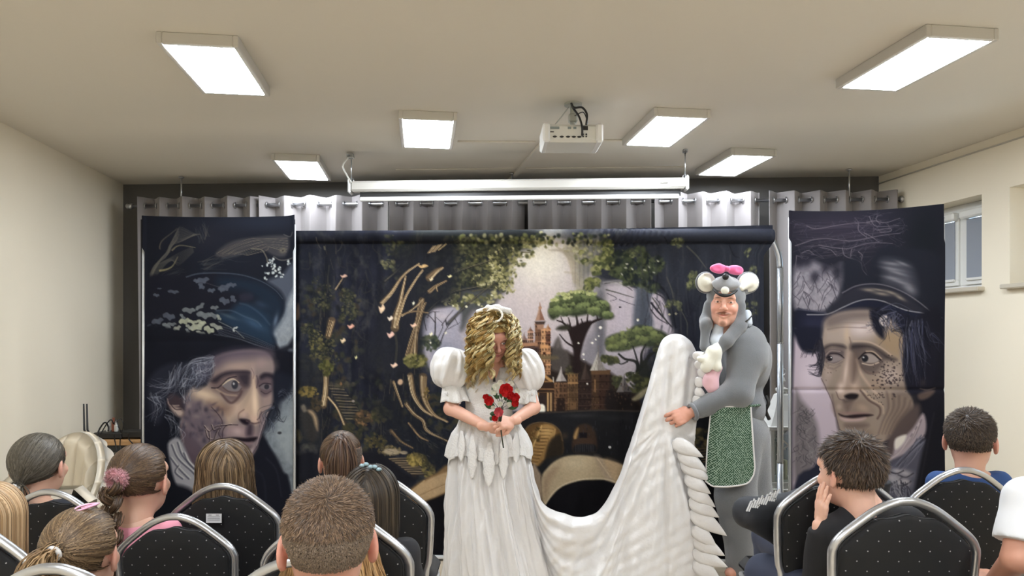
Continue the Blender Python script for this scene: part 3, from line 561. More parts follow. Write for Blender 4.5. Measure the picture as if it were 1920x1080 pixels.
def paint_right_portrait():
    c = Canvas(1478, 382, 1770, 1092, 1.3, (36, 36, 46)); L = c.line; P = c.poly; B = c.blob
    c.frame(1470, 380, 4.0)
    B(400, 160, 420, 160, (52, 46, 60), .8); B(1050, 250, 180, 300, (26, 30, 36), .8)
    for k in range(60): L([(60+c.rs.rand()*60, 80+k*6), (300, 90+k*5+c.rs.randn()*18), (600+c.rs.rand()*200, 90+k*4+c.rs.randn()*20)], .9, [(64, 58, 70), (40, 38, 50), (76, 70, 80)][k % 3], .4, .8)
    # misty gap with dark root mesh
    P([(50, 480), (110, 440), (200, 420), (330, 470), (420, 440), (425, 560), (400, 700), (340, 780), (300, 810), (60, 800)], (148, 142, 150), 6, .95, tex=.3)
    for k in range(34):
        x, y = 60+c.rs.rand()*350, 420+c.rs.rand()*380; q = c.rs.choice([-1, 1])
        L([(x, y), (x+q*24+c.rs.randn()*12, y+50), (x+q*30+c.rs.randn()*24, y+110)], 1.6, (66, 62, 72), .8, .6, 1)
        if k % 2: L([(x, y), (x+40, y+30), (x+70, y+80)], 1.2, (90, 84, 94), .7, .7)
    for (x, y) in [(150, 420), (290, 470), (210, 540), (380, 500), (90, 430)]: B(x, y, 46, 60, (42, 40, 52), .85)
    P([(340, 470), (430, 430), (425, 560), (400, 700), (300, 820), (440, 780)], (38, 38, 48), 4, .5)
    # thorny branches
    for pts in [[(60, 290), (200, 250), (320, 240), (480, 265), (620, 250), (740, 225), (870, 215)], [(240, 290), (340, 310), (450, 325), (520, 310), (600, 290), (690, 285), (800, 295)], [(420, 320), (440, 380), (520, 415), (560, 440), (570, 490), (600, 530)], [(490, 330), (480, 390)], [(170, 130), (240, 155), (420, 125), (560, 110), (640, 120)], [(640, 60), (660, 110), (700, 150), (860, 150)], [(600, 200), (660, 240), (700, 280)], [(560, 120), (560, 180), (620, 240)], [(700, 180), (790, 170), (800, 195), (720, 200)], [(540, 350), (570, 380), (560, 420)], [(110, 350), (160, 330), (200, 360)], [(70, 370), (60, 470)], [(700, 60), (690, 90), (720, 130)], [(620, 110), (680, 100), (760, 120), (870, 90)], [(370, 370), (330, 330), (250, 310)]]:
        L(pts, 1.5, (112, 104, 112), .75, .7, 1)
        for i in range(5):
            x, y = pts[c.rs.randint(len(pts))]; L([(x, y), (x+c.rs.randn()*36, y+c.rs.randn()*30), (x+c.rs.randn()*70, y+c.rs.randn()*46)], 1, (84, 78, 88), .6, .6, .4)
    for k in range(80): x, y = 60+c.rs.rand()*850, 80+c.rs.rand()*250; L([(x, y), (x+c.rs.randn()*30, y+c.rs.randn()*20)], .9, (78, 72, 86), .5, .6)
    # hat crown with a pale sheen
    P([(430, 440), (520, 400), (560, 440), (600, 540), (700, 330), (900, 330), (1180, 420), (1190, 860), (1000, 800), (800, 640), (600, 600), (440, 640), (330, 800), (310, 790), (400, 690), (430, 560)], (34, 36, 46), 5, .95)
    P([(720, 430), (830, 430), (930, 480), (970, 600), (960, 700), (860, 640), (740, 590), (740, 520)], (80, 80, 90), 12, .8)
    for (x, y, w, h, a) in [(800, 450, 80, 14, .15), (800, 490, 90, 12, .2), (840, 520, 80, 12, .3), (800, 560, 80, 14, .2), (860, 590, 70, 12, .3), (930, 640, 60, 30, .6), (880, 450, 60, 12, .4)]: B(x, y, w, h, (122, 120, 126), .7, a)
    # band and brim
    P([(420, 690), (520, 630), (640, 610), (780, 630), (900, 690), (1010, 780), (1100, 830), (940, 820), (800, 770), (640, 720), (520, 740), (400, 810), (310, 830)], (44, 44, 54), 4)
    for (x, y, w, h, a) in [(620, 650, 60, 14, .1), (720, 680, 70, 14, .15), (790, 670, 60, 12, .3), (860, 710, 50, 14, .5), (700, 650, 60, 8, .2)]: B(x, y, w, h, (138, 126, 112), .8, a)
    L([(420, 670), (520, 618), (640, 602), (760, 618), (880, 665), (980, 730), (1090, 820)], 2.2, (104, 100, 108), .8)
    P([(60, 810), (130, 800), (300, 830), (400, 800), (520, 740), (640, 725), (780, 760), (940, 815), (1190, 860), (1190, 1000), (1000, 900), (860, 830), (700, 790), (560, 780), (400, 830), (330, 870), (290, 950), (270, 1080), (250, 1140), (110, 1060), (60, 990)], (34, 36, 52), 2.5)
    P([(130, 860), (300, 860), (270, 960), (240, 1060), (140, 1000)], (48, 50, 74), 12, .7)
    L([(150, 840), (310, 835), (420, 785), (520, 740), (620, 722), (740, 740), (900, 805), (1040, 830), (1180, 865)], 2, (142, 140, 146), .85, .7); L([(65, 800), (150, 810), (300, 825)], 1.4, (80, 82, 98), .7)
    # ---- face
    c.frame(1470, 600, 4.0)
    P([(50, 150), (110, 220), (260, 260), (280, 420), (340, 540), (380, 800), (400, 880), (360, 960), (300, 1200), (180, 1500), (50, 1500)], (176, 162, 174), 4)
    B(170, 430, 100, 160, (198, 184, 196), .8); L([(60, 522), (260, 522)], 1.5, (150, 136, 150), .7)
    P([(60, 560), (110, 600), (190, 700), (230, 800), (240, 960), (200, 1100), (60, 1200)], (104, 98, 100), 6, .85)
    for k in range(90):
        x, y = 70+c.rs.rand()*150, 640+c.rs.rand()*440; L([(x, y), (x+c.rs.randn()*20, y+26), (x+c.rs.randn()*30, y+50)], 1.1, [(66, 64, 70), (136, 130, 132), (84, 80, 84)][k % 3], .7, .6)
    P([(40, 60), (270, 60), (260, 160), (190, 250), (110, 220), (60, 130)], (34, 36, 52), 4)
    P([(880, 120), (1200, 0), (1200, 1700), (560, 1700), (700, 1200), (820, 1000), (960, 700), (940, 500)], (32, 32, 42), 5)
    skin = (142, 126, 114)
    P([(300, 0), (420, -60), (660, -70), (860, -20), (900, 120), (880, 300), (900, 480), (960, 640), (930, 740), (860, 840), (760, 900), (620, 960), (480, 900), (400, 840), (370, 740), (340, 620), (300, 520), (262, 440), (256, 300), (262, 200), (280, 80)], skin, 2.5)
    P([(820, 780), (960, 640), (1010, 660), (990, 800), (880, 960), (760, 1040), (740, 960)], (84, 72, 72), 6)
    # forehead
    P([(300, 0), (440, -60), (640, -60), (700, 100), (620, 150), (480, 170), (300, 170), (280, 90)], (160, 144, 134), 8, .8); B(560, 70, 110, 60, (198, 182, 182), .8); B(360, 60, 50, 50, (160, 142, 126), .7); B(450, 110, 26, 80, (182, 158, 134), .8)
    P([(300, -20), (460, -70), (640, -60), (620, -10), (480, 10), (320, 60)], (96, 84, 82), 8, .7); L([(310, 70), (420, 55), (600, 60)], 1.8, (112, 96, 92), .6, 1.2); L([(300, 30), (420, 20), (600, 25)], 1.4, (120, 104, 98), .5, 1)
    P([(700, 120), (860, 60), (890, 180), (860, 280), (780, 260), (720, 200)], (148, 124, 96), 10, .8)
    # brows
    P([(270, 210), (330, 180), (420, 185), (440, 215), (340, 200), (280, 235)], (62, 54, 56), 3.5, .9); P([(490, 180), (600, 180), (700, 215), (780, 270), (830, 300), (740, 290), (640, 215), (520, 230), (480, 220)], (50, 44, 48), 5, .9)
    L([(500, 160), (620, 165), (720, 210), (800, 270)], 2.5, (186, 162, 142), .7, 1.5); L([(470, 130), (480, 180), (470, 230)], 2, (108, 90, 84), .7, 1.2)
    # sockets and eyes
    P([(280, 240), (340, 215), (430, 225), (440, 270), (400, 320), (320, 330), (290, 300)], (90, 78, 80), 4, .85); P([(490, 220), (600, 215), (720, 250), (740, 310), (700, 380), (640, 400), (560, 370), (520, 290)], (92, 80, 78), 5, .85)
    P([(305, 290), (330, 265), (380, 265), (420, 290), (380, 312), (330, 318)], (132, 120, 120), 1.4); B(325, 288, 20, 20, (40, 36, 42), 1, 0, 3); B(335, 282, 5, 5, (210, 206, 206), .9, 0, 2)
    L([(300, 285), (330, 252), (390, 255), (430, 285)], 2.2, (44, 38, 44), .95); L([(295, 265), (330, 232), (400, 235)], 1.6, (160, 142, 132), .7); L([(310, 320), (360, 330), (420, 300)], 1.8, (150, 134, 124), .8)
    P([(560, 290), (600, 255), (650, 260), (700, 300), (660, 322), (590, 318)], (146, 134, 130), 1.4); B(590, 288, 27, 27, (44, 42, 48), 1, 0, 3); B(578, 280, 7, 7, (190, 190, 190), .8, 0, 2)
    L([(540, 290), (590, 246), (650, 248), (715, 300)], 3, (40, 34, 38), .95); L([(600, 235), (660, 240), (720, 290)], 2.4, (190, 166, 144), .75, 1.1); L([(570, 325), (640, 338), (700, 318)], 2.4, (190, 170, 152), .8)
    L([(560, 350), (620, 400), (700, 390)], 3, (98, 80, 76), .7, 1.5); L([(290, 340), (340, 370), (400, 340)], 2.6, (112, 96, 92), .6, 1.5)
    # nose
    P([(440, 240), (480, 240), (510, 320), (540, 440), (560, 520), (540, 560), (460, 560), (420, 590), (380, 560), (370, 520), (400, 440), (430, 330)], (156, 136, 124), 5)
    B(405, 510, 28, 42, (206, 184, 172), .9, .2); B(440, 400, 16, 110, (196, 174, 162), .8, .12); B(512, 500, 32, 30, (188, 164, 148), .8); L([(520, 300), (560, 400), (620, 480), (690, 560)], 5, (190, 164, 144), .65, 2.4)
    P([(520, 240), (540, 330), (520, 430), (490, 460), (480, 340), (490, 260)], (96, 80, 74), 6, .7)
    P([(430, 570), (480, 550), (540, 560), (520, 595), (470, 600)], (38, 32, 36), 2.4); L([(370, 540), (390, 590), (430, 600)], 2.2, (110, 92, 88), .8); P([(425, 600), (500, 600), (480, 650), (455, 690), (430, 640)], (62, 52, 56), 4, .85)
    # mouth and chin
    P([(340, 620), (420, 610), (560, 600), (640, 640), (660, 700), (520, 700), (400, 700), (350, 690)], (128, 110, 100), 5, .7); B(580, 660, 60, 34, (166, 144, 126), .7, .3); B(390, 650, 24, 30, (170, 152, 140), .7)
    P([(385, 700), (440, 716), (520, 706), (600, 704), (660, 714), (600, 728), (500, 738), (420, 728)], (48, 36, 40), 1.8); P([(400, 730), (500, 742), (600, 732), (560, 760), (470, 765), (420, 752)], (178, 152, 150), 3, .9); P([(400, 698), (450, 690), (540, 692), (620, 700), (500, 706)], (140, 110, 106), 2.4, .9)
    P([(440, 780), (560, 775), (620, 790), (560, 815), (460, 815)], (96, 80, 76), 6, .75); B(470, 860, 70, 40, (160, 140, 124), .8); B(600, 850, 60, 30, (128, 110, 96), .8); L([(400, 820), (440, 870), (520, 900)], 2, (100, 86, 84), .6)
    # cheek folds
    L([(560, 530), (620, 600), (700, 650), (710, 700), (690, 740)], 3.5, (88, 70, 66), .8, 1.5); L([(575, 520), (640, 590), (725, 640), (735, 700)], 3, (184, 160, 136), .7, 1.5)
    for k in range(9): L([(760+k*22, 540+k*8), (770+k*18, 660), (730+k*14, 760), (700+k*12, 850)], 4, [(100, 84, 78), (160, 138, 116)][k % 2], .55, 2)
    P([(780, 540), (940, 500), (960, 640), (900, 780), (800, 880), (760, 760)], (96, 82, 76), 14, .45)
    B(690, 480, 70, 60, (158, 134, 116), .6); B(790, 420, 80, 70, (182, 164, 156), .7); B(310, 400, 34, 60, (176, 156, 146), .6); B(290, 480, 24, 50, (166, 148, 144), .6)
    L([(340, 560), (350, 640), (360, 720)], 3, (110, 94, 90), .6, 1.4); L([(262, 440), (300, 520), (340, 620), (372, 740), (400, 840)], 1.6, (92, 78, 84), .8)
    for k in range(110):
        x, y = 780+c.rs.randn()*60, 420+c.rs.randn()*62; z = 3+c.rs.rand()*6; B(x, y, z, z*.8, (62, 52, 56), .8, 0, 1.5)
    for k in range(30):
        x, y = 700+c.rs.randn()*40, 570+c.rs.randn()*30; B(x, y, 5, 4, (70, 58, 56), .7, 0, 1.5)
    for k in range(14): B(300+c.rs.randn()*24, 380+c.rs.randn()*40, 4, 4, (96, 78, 72), .6, 0, 1.5)
    # hair
    P([(640, -80), (820, -60), (960, -20), (1100, 60), (1140, 260), (1100, 480), (960, 560), (900, 500), (880, 300), (900, 160), (800, 0), (740, 60), (740, 140), (680, 100), (640, 20)], (34, 34, 46), 4)
    B(745, 5, 44, 44, (186, 174, 170), .9, 0, 3)
    for k in range(10): B(745+c.rs.randn()*18, 5+c.rs.randn()*18, 4, 4, (70, 60, 62), .8, 0, 1.5)
    hc = [(64, 66, 92), (44, 44, 58), (26, 26, 34), (92, 94, 112)]
    for (a, b, d, e, n, bend) in [(650, -60, 740, 120, 16, .35), (700, -60, 860, -40, 10, .3), (820, -40, 780, 60, 10, -.5), (820, 60, 900, 140, 12, .3), (930, 0, 950, 400, 26, -.1), (1000, 20, 1060, 300, 26, -.1), (900, 150, 900, 420, 18, .05), (1060, 60, 1130, 200, 14, -.2), (960, 60, 1000, 480, 24, 0), (1080, 120, 1170, 180, 5, .3), (600, 30, 640, 60, 4, .6), (840, -30, 880, 120, 14, -.2)]:
        c.hairs(a, b, d, e, n, 20, 20, 1.1, hc, .7, bend)
    for (a, b, d, e, n, bend) in [(210, 230, 120, 275, 8, -.3), (250, 260, 170, 360, 10, .4), (255, 330, 180, 400, 8, .5), (255, 160, 240, 400, 16, .1), (230, 180, 200, 260, 14, 0)]:
        c.hairs(a, b, d, e, n, 10, 10, 1.3, [(36, 34, 44), (52, 50, 60)], .9, bend)
    # ear
    P([(990, 560), (1060, 530), (1130, 530), (1080, 580), (1010, 600)], (98, 82, 76), 3, .9); L([(1010, 515), (1070, 525), (1130, 510)], 2, (92, 80, 80), .8); B(1030, 470, 24, 30, (56, 50, 56), .8)
    # scarf, waistcoat
    P([(1030, 700), (1060, 780), (1040, 880), (940, 980), (780, 1060), (745, 1060), (800, 1000), (820, 900), (900, 860), (960, 800)], (150, 138, 146), 3)
    P([(820, 890), (900, 860), (880, 920), (820, 970)], (198, 192, 184), 2.5)
    for k in range(6): L([(1020-k*18, 750+k*26), (960-k*20, 880+k*20), (840-k*16, 990+k*14)], 2.6, [(104, 92, 102), (182, 170, 172)][k % 2], .7, 1.2)
    P([(760, 1080), (940, 990), (1040, 890), (1050, 960), (980, 1300), (860, 1400), (740, 1300)], (82, 82, 98), 4, .95)
    c.hairs(1020, 900, 820, 1120, 50, 20, 14, 1.2, [(130, 130, 146), (50, 50, 62), (96, 98, 116)], .6)
    for (x, y, w, h) in [(800, 1180, 70, 44), (900, 1150, 60, 30), (850, 1220, 80, 30), (830, 1130, 50, 20), (900, 1210, 40, 24)]: B(x, y, w, h, (166, 162, 168), .8, .2); L([(x-w, y+10), (x, y+h), (x+w, y)], 2.4, (50, 48, 58), .8, 1)
    c.hairs(840, 1240, 900, 1400, 40, 40, 20, 1.4, [(140, 140, 150), (52, 52, 64)], .7)
    P([(400, 860), (340, 900), (260, 1000), (200, 1100), (60, 1240), (50, 1900), (800, 1900), (700, 1300), (560, 1040), (440, 900)], (46, 48, 64), 3)
    P([(1190, 700), (1170, 1940), (880, 1940), (980, 1240), (1060, 900)], (30, 30, 38), 5); L([(1120, 700), (1060, 1000), (1000, 1300)], 3, (48, 46, 54), .7, 2)
    return c
def paint_forest():
    c = Canvas(553, 422, 1449, 1062, 1.6, (38, 41, 54)); L = c.line; P = c.poly; B = c.blob; R = c.rs
    F1 = (550, 425, 4.153); F2 = (550, 670, 4.153); F3 = (780, 420, 4.153); F4 = (960, 540, 4.153); F5 = (1060, 420, 4.155); F6 = (960, 760, 4.153); F0 = (0, 0, 1)
    c.frame(*F0)
    B(700, 600, 120, 200, (42, 44, 60), .8); B(1390, 560, 90, 160, (48, 50, 62), .7)
    for x in [620, 668, 690, 706, 1290, 1330, 1384, 1420]: L([(x, 430), (x+R.randn()*6, 560), (x+R.randn()*8, 760)], 14, [(50, 52, 70), (28, 30, 42)][R.randint(2)], .6, 6)
    n1 = fbm(c.X*.03, c.Y*.02, 31, 5)[..., None]; n2 = fbm(c.X*.09, c.Y*.05, 37, 4)[..., None]
    c.C = c.C*(.72+.5*n1)+np.clip(n2-.5, 0, 1)*np.array([70, 66, 38.])*1.1
    for k in range(500):
        x = 556+R.rand()*320 if k % 3 else 1230+R.rand()*215; y = 440+R.rand()*500
        if y > 860 and x > 700: continue
        L([(x, y), (x+R.randn()*7, y+8+R.rand()*22), (x+R.randn()*12, y+16+R.rand()*40)], 1.2+R.rand()*1.6, [(62, 62, 62), (54, 58, 50), (74, 70, 58), (26, 28, 36), (44, 46, 60)][k % 5], .5, 1, .6)
    for k in range(900):
        x, y = [(560+R.rand()*120, 520+R.rand()*400), (600+R.rand()*250, 740+R.rand()*160), (740+R.rand()*220, 440+R.rand()*150), (700+R.rand()*160, 640+R.rand()*160)][k % 4]
        B(x, y, 3+R.rand()*5, 2+R.rand()*3, [(66, 68, 52), (52, 56, 46), (84, 80, 56), (34, 36, 40), (74, 62, 46)][R.randint(5)], .6, R.rand()*3, 1.2)
    # bright sky with mist
    sky = [(950, 455), (1010, 440), (1080, 450), (1140, 470), (1200, 520), (1250, 560), (1268, 620), (1215, 650), (1190, 720), (1150, 775), (1000, 780), (960, 770), (920, 690), (870, 690), (830, 690), (795, 660), (800, 580), (860, 560), (900, 540), (940, 520)]
    P(sky, (184, 172, 180), 6); B(1010, 505, 70, 90, (234, 228, 214), .95); B(1000, 570, 90, 70, (208, 192, 196), .7); B(1160, 600, 50, 110, (188, 176, 190), .7); B(1015, 470, 50, 40, (244, 238, 222), .8)
    B(1130, 690, 60, 60, (160, 152, 162), .6); B(830, 650, 36, 50, (150, 150, 170), .8)
    # pale distant trees right of the glow
    c.frame(*F3)
    for pts, w in [([(1246, 420), (1200, 250), (1140, 180), (1040, 170)], 12), ([(1246, 300), (1190, 200), (1100, 150)], 9), ([(1246, 360), (1160, 345)], 4)]: L(pts, w, (186, 170, 146), .8, 2, 2)
    c.frame(*F5)
    P([(60, 130), (130, 120), (150, 480), (80, 480), (80, 300), (20, 220), (0, 190), (0, 130)], (170, 160, 138), 5, .9); P([(120, 120), (300, 110), (290, 980), (250, 1000), (240, 560), (220, 380), (130, 380)], (118, 116, 112), 9, .85)
    P([(240, 330), (300, 330), (305, 700), (270, 1080), (130, 1080), (150, 900), (240, 720)], (132, 128, 138), 8, .8); P([(255, 560), (300, 560), (300, 980), (250, 980)], (104, 102, 112), 5, .8)
    for k in range(14): L([(60+k*17, 120), (58+k*17, 460)], 1.6, [(150, 146, 128), (96, 96, 92)][k % 2], .45, 1.4)
    c.leaves(200, 190, 150, 110, 90, [(150, 148, 96), (186, 180, 130), (110, 112, 78)], 14, .6)
    c.leaves(40, 160, 60, 50, 30, [(206, 196, 160), (168, 158, 120)], 12, .6)
    # right hand forest mass
    P([(300, 110), (420, 90), (1560, 60), (1600, 1500), (960, 1500), (930, 900), (850, 830), (780, 740), (740, 590), (690, 520), (560, 480), (440, 440), (320, 430), (240, 380), (250, 240), (310, 200)], (48, 51, 62), 8, .97)
    P([(560, 430), (690, 480), (670, 600), (680, 800), (540, 800), (530, 660), (545, 560)], (92, 98, 112), 5, .95); P([(580, 520), (640, 520), (650, 790), (560, 790)], (74, 80, 94), 8, .7)
    P([(690, 520), (760, 560), (800, 700), (840, 840), (760, 830), (690, 720), (660, 640)], (184, 170, 182), 4, .95); P([(880, 620), (1000, 600), (1040, 900), (960, 1000), (860, 840)], (40, 42, 54), 8, .9)
    for pts, w in [([(310, 440), (420, 430), (520, 470), (560, 480)], 2.2), ([(320, 490), (420, 520), (530, 555)], 2.6), ([(400, 430), (480, 470), (520, 500)], 1.6), ([(330, 520), (400, 560), (350, 580)], 1), ([(420, 570), (470, 590), (540, 615)], 1.2), ([(670, 600), (740, 690), (830, 790)], 4), ([(680, 560), (720, 620), (760, 700), (790, 760)], 2.6), ([(665, 650), (720, 720), (800, 770)], 2.2), ([(700, 520), (760, 560), (780, 600)], 2), ([(720, 650), (730, 600), (700, 560)], 1.6), ([(760, 700), (770, 640), (750, 600)], 1.4), ([(640, 400), (700, 440), (780, 520), (830, 640), (860, 800)], 5), ([(790, 400), (830, 500), (850, 580), (900, 660), (950, 760), (950, 860)], 2.6), ([(950, 160), (1010, 220), (1060, 290), (1100, 340)], 3), ([(1280, 160), (1330, 240), (1380, 260)], 1.6), ([(760, 90), (800, 140)], 2)]:
        L(pts, w, (34, 34, 42) if w != 3 and w != 2.6 else (84, 84, 76), .9, .7, w*.5)
    P([(300, 430), (420, 420), (500, 440), (490, 470), (380, 450)], (196, 190, 184), 3, .6)
    g1 = [(92, 98, 58), (126, 130, 70), (72, 80, 52), (160, 158, 98)]
    for (x, y, rx, ry, n) in [(330, 170, 40, 60, 60), (260, 280, 40, 60, 70), (240, 340, 34, 30, 30), (340, 280, 50, 60, 60), (210, 430, 60, 34, 60), (180, 470, 40, 14, 24), (310, 220, 20, 60, 40), (150, 260, 20, 24, 14), (120, 190, 20, 16, 10)]: c.leaves(x, y, rx, ry, n, g1, 15, .85)
    for (x, y, rx, ry, n) in [(440, 280, 90, 100, 110), (560, 230, 90, 70, 80), (460, 360, 110, 40, 70), (640, 340, 70, 50, 60), (560, 420, 120, 50, 80), (700, 300, 60, 60, 50), (680, 480, 60, 30, 30)]: c.leaves(x, y, rx, ry, n, [(70, 80, 54), (46, 54, 44), (36, 42, 44), (92, 100, 62)], 18, .75)
    for (x, y) in [(480, 290), (440, 370), (520, 330), (650, 315), (690, 360), (620, 340), (430, 440), (720, 270), (470, 320)]: B(x, y, 12, 6, (176, 174, 150), .9, R.rand(), 1.4)
    for (x, y, rx, ry, n) in [(870, 130, 50, 30, 40), (530, 210, 40, 30, 24), (850, 600, 60, 20, 30), (800, 630, 20, 26, 14), (890, 640, 20, 20, 10), (1000, 420, 34, 70, 60), (970, 470, 20, 30, 24), (1450, 220, 30, 30, 14), (1510, 380, 30, 60, 24), (1440, 640, 26, 40, 12), (1520, 660, 30, 60, 14)]: c.leaves(x, y, rx, ry, n, [(104, 108, 70), (70, 76, 58), (130, 130, 84)], 12, .7)
    for (x, y) in [(812, 692), (862, 686), (566, 728), (425, 630)]: B(x, y, 10, 8, (206, 196, 150) if y > 650 else (60, 56, 60), .9, 0, 2)
    c.frame(*F0)
    for k in range(260):
        x = 1200+R.rand()*245; y = 450+R.rand()*420; L([(x, y), (x+R.randn()*4, y+14+R.rand()*30), (x+R.randn()*9, y+30+R.rand()*60)], 1.6+R.rand()*2.4, [(66, 68, 76), (58, 60, 70), (36, 38, 46), (76, 76, 78), (30, 31, 40)][k % 5], .42, 1.2, .6)
    # ---- upper left canopy, glowing toward the centre
    c.frame(*F3)
    P([(0, 0), (900, 0), (930, 100), (900, 150), (800, 180), (730, 290), (720, 400), (700, 470), (620, 560), (580, 640), (440, 640), (340, 800), (330, 640), (200, 600), (120, 620), (0, 700)], (46, 50, 52), 8, .98)
    P([(380, 480), (560, 480), (640, 500), (590, 640), (440, 640), (390, 760), (340, 790), (330, 620), (350, 540)], (92, 94, 96), 8, .9)
    for (x, y, rx, ry, n) in [(470, 220, 90, 110, 150), (640, 180, 110, 60, 110), (630, 300, 90, 80, 120), (560, 400, 150, 70, 150), (660, 420, 60, 60, 80), (410, 330, 60, 60, 50)]: c.leaves(x, y, rx, ry, n, [(70, 74, 50), (104, 104, 62), (136, 132, 78), (84, 82, 58), (54, 58, 48)], 12, .8)
    for (x, y, rx, ry, n) in [(600, 240, 40, 80, 60), (640, 340, 50, 60, 70), (680, 440, 30, 40, 44), (700, 140, 70, 40, 50), (480, 380, 60, 16, 30), (530, 430, 60, 20, 30), (420, 540, 40, 26, 26), (590, 400, 50, 30, 30), (860, 120, 60, 30, 30), (250, 570, 60, 30, 40), (310, 320, 40, 20, 26), (280, 250, 40, 16, 18), (740, 490, 36, 12, 14)]: c.leaves(x, y, rx, ry, n, [(186, 176, 116), (156, 150, 88), (208, 198, 146), (122, 120, 72)], 9, .8)
    for pts, w in [([(700, 310), (760, 260), (820, 190), (900, 190)], 3.4), ([(640, 250), (700, 240), (760, 180)], 2.6), ([(440, 490), (560, 470), (610, 480), (600, 520)], 2.4), ([(660, 510), (620, 560), (590, 630)], 2), ([(580, 520), (575, 620)], 1.6), ([(340, 540), (350, 420), (400, 370)], 2.2)]: L(pts, w, (104, 96, 66), .85, .8, w*.5)
    # pale mist left of the castle with bare trees
    P([(80, 680), (160, 640), (330, 620), (350, 740), (340, 800), (360, 1000), (160, 1080), (100, 1080), (130, 900), (60, 840), (40, 780)], (166, 162, 180), 4, .97); B(230, 940, 90, 60, (146, 148, 168), .8); B(200, 690, 90, 40, (196, 184, 192), .7)
    for pts, w in [([(140, 900), (150, 780), (150, 660)], 3.6), ([(150, 740), (110, 690), (60, 660)], 2), ([(190, 900), (230, 800), (330, 660)], 2.4), ([(250, 790), (340, 740)], 1.4), ([(200, 760), (240, 700), (290, 640)], 2), ([(60, 700), (80, 800), (70, 760)], 1.8), ([(170, 860), (210, 760), (160, 700)], 1.6), ([(90, 700), (110, 660), (180, 650)], 2), ([(300, 700), (330, 760)], 1.2), ([(230, 720), (240, 770)], 3)]: L(pts, w, (70, 66, 70), .9, .6, w*.5)
    c.leaves(100, 900, 80, 60, 60, [(72, 84, 64), (56, 64, 60), (96, 100, 76)], 18, .9)
    P([(0, 960), (60, 1000), (70, 1080), (0, 1080)], (120, 116, 66), 4, .9)
    # ragged leafy edge of the canopy against the glow, and dim boughs through it
    c.frame(*F0)
    for (x, y) in [(1010, 438), (998, 452), (985, 466), (972, 482), (962, 498), (955, 512), (948, 528), (938, 540), (924, 550), (905, 556), (880, 552), (862, 560), (846, 548), (990, 446), (1020, 446), (966, 470)]:
        c.leaves(x, y, 15, 12, 16, [(150, 146, 92), (112, 112, 66), (190, 182, 128), (84, 86, 58)], 3.4, .85)
    for (x0, y0, x1, y1, rx, ry, n) in [(760, 500, 860, 470, 26, 22, 40), (800, 540, 900, 500, 24, 20, 44), (850, 450, 960, 450, 20, 16, 60), (740, 450, 800, 480, 24, 20, 30)]:
        for t in np.linspace(0, 1, 6): c.leaves(x0+(x1-x0)*t, y0+(y1-y0)*t, rx, ry, n, [(62, 66, 52), (84, 86, 60), (48, 52, 48), (110, 108, 72)], 3.6, .7)
    for pts in [[(760, 590), (800, 540), (850, 505), (920, 480)], [(770, 640), (790, 590), (840, 545), (900, 530)], [(840, 600), (880, 560), (930, 520)], [(720, 520), (780, 470), (860, 445)]]: L(pts, 7, (40, 42, 46), .7, 1.5, 2); L([(x+2, y-2) for x, y in pts], 1.4, (150, 136, 104), .6, .7)
    for k in range(120): x = 850+R.rand()*290; B(x, 432+R.rand()*20, 2+R.rand()*3, 2+R.rand()*2, [(120, 124, 66), (70, 78, 56), (164, 160, 110), (40, 46, 46)][R.randint(4)], .8, R.rand()*3, 1.2)
    # dark leaning trunk bodies on the left, with paler bark flecks
    for pts, w0, w1 in [([(700, 900), (735, 760), (745, 640), (760, 540), (800, 450)], 46, 30), ([(790, 860), (780, 740), (775, 640), (785, 560)], 40, 22), ([(600, 900), (612, 740), (610, 600), (620, 450)], 34, 20)]:
        L(pts, w0, (34, 36, 45), .75, 5, w1)
        A = cat(pts, False, 10)
        for k in range(70):
            q = A[R.randint(len(A))]; o = (R.rand()-.5)*w1*1.2; L([(q[0]+o, q[1]), (q[0]+o+R.randn()*3, q[1]-14-R.rand()*20)], 1.2, [(86, 78, 66), (60, 60, 64), (112, 98, 76)][R.randint(3)], .5, .6)
    # ---- left: bright trunks and roots
    c.frame(*F1)
    P([(800, 140), (1246, 60), (1246, 520), (1080, 590), (1030, 700), (990, 900), (960, 1080), (560, 1080), (640, 700), (700, 500), (800, 360)], (40, 42, 52), 10, .85)
    bark = [(196, 164, 116), (140, 112, 78), (222, 196, 150), (90, 72, 54), (170, 140, 98)]
    def trunk(pts, w, w1, n):
        A = np.array(pts, float)
        L(pts, w/c.k, (104, 84, 62), .9, 1.2, w1/c.k)
        for i in range(n):
            o = (R.rand()-.5)*2
            ww = np.linspace(w, w1, len(A))*.42*o
            L([(x+q, y+R.randn()*3) for (x, y), q in zip(A, ww)], 1.3, bark[R.randint(5)], .85, .6, .8)
    trunk([(690, 560), (760, 480), (830, 370), (900, 300), (980, 250)], 34, 10, 12)
    trunk([(790, 760), (800, 660), (830, 560), (850, 460), (875, 350)], 64, 12, 16); trunk([(800, 740), (840, 620), (880, 500), (950, 380), (1010, 300)], 22, 10, 8)
    trunk([(900, 980), (930, 860), (970, 720), (1000, 540)], 60, 46, 18); trunk([(950, 980), (960, 800), (1000, 640), (1030, 560)], 30, 12, 8)
    trunk([(840, 660), (900, 630), (960, 580), (1010, 530)], 16, 8, 5); trunk([(840, 655), (940, 630), (1050, 640)], 10, 8, 3); trunk([(1060, 470), (1110, 430), (1190, 385)], 34, 10, 8); trunk([(1110, 430), (1120, 470)], 12, 6, 2)
    trunk([(1060, 360), (1110, 310), (1160, 280)], 60, 20, 8); L([(790, 800), (805, 900), (795, 1030)], 4, (70, 68, 60), .8, 1)
    for k in range(9): L([(1046+k*8, 165-k*2), (1090+k*9, 110-k*2)], 1.6, bark[k % 5], .9, .6)
    L([(1130, 140), (1190, 92)], 2.4, (186, 160, 110), .9, .6)
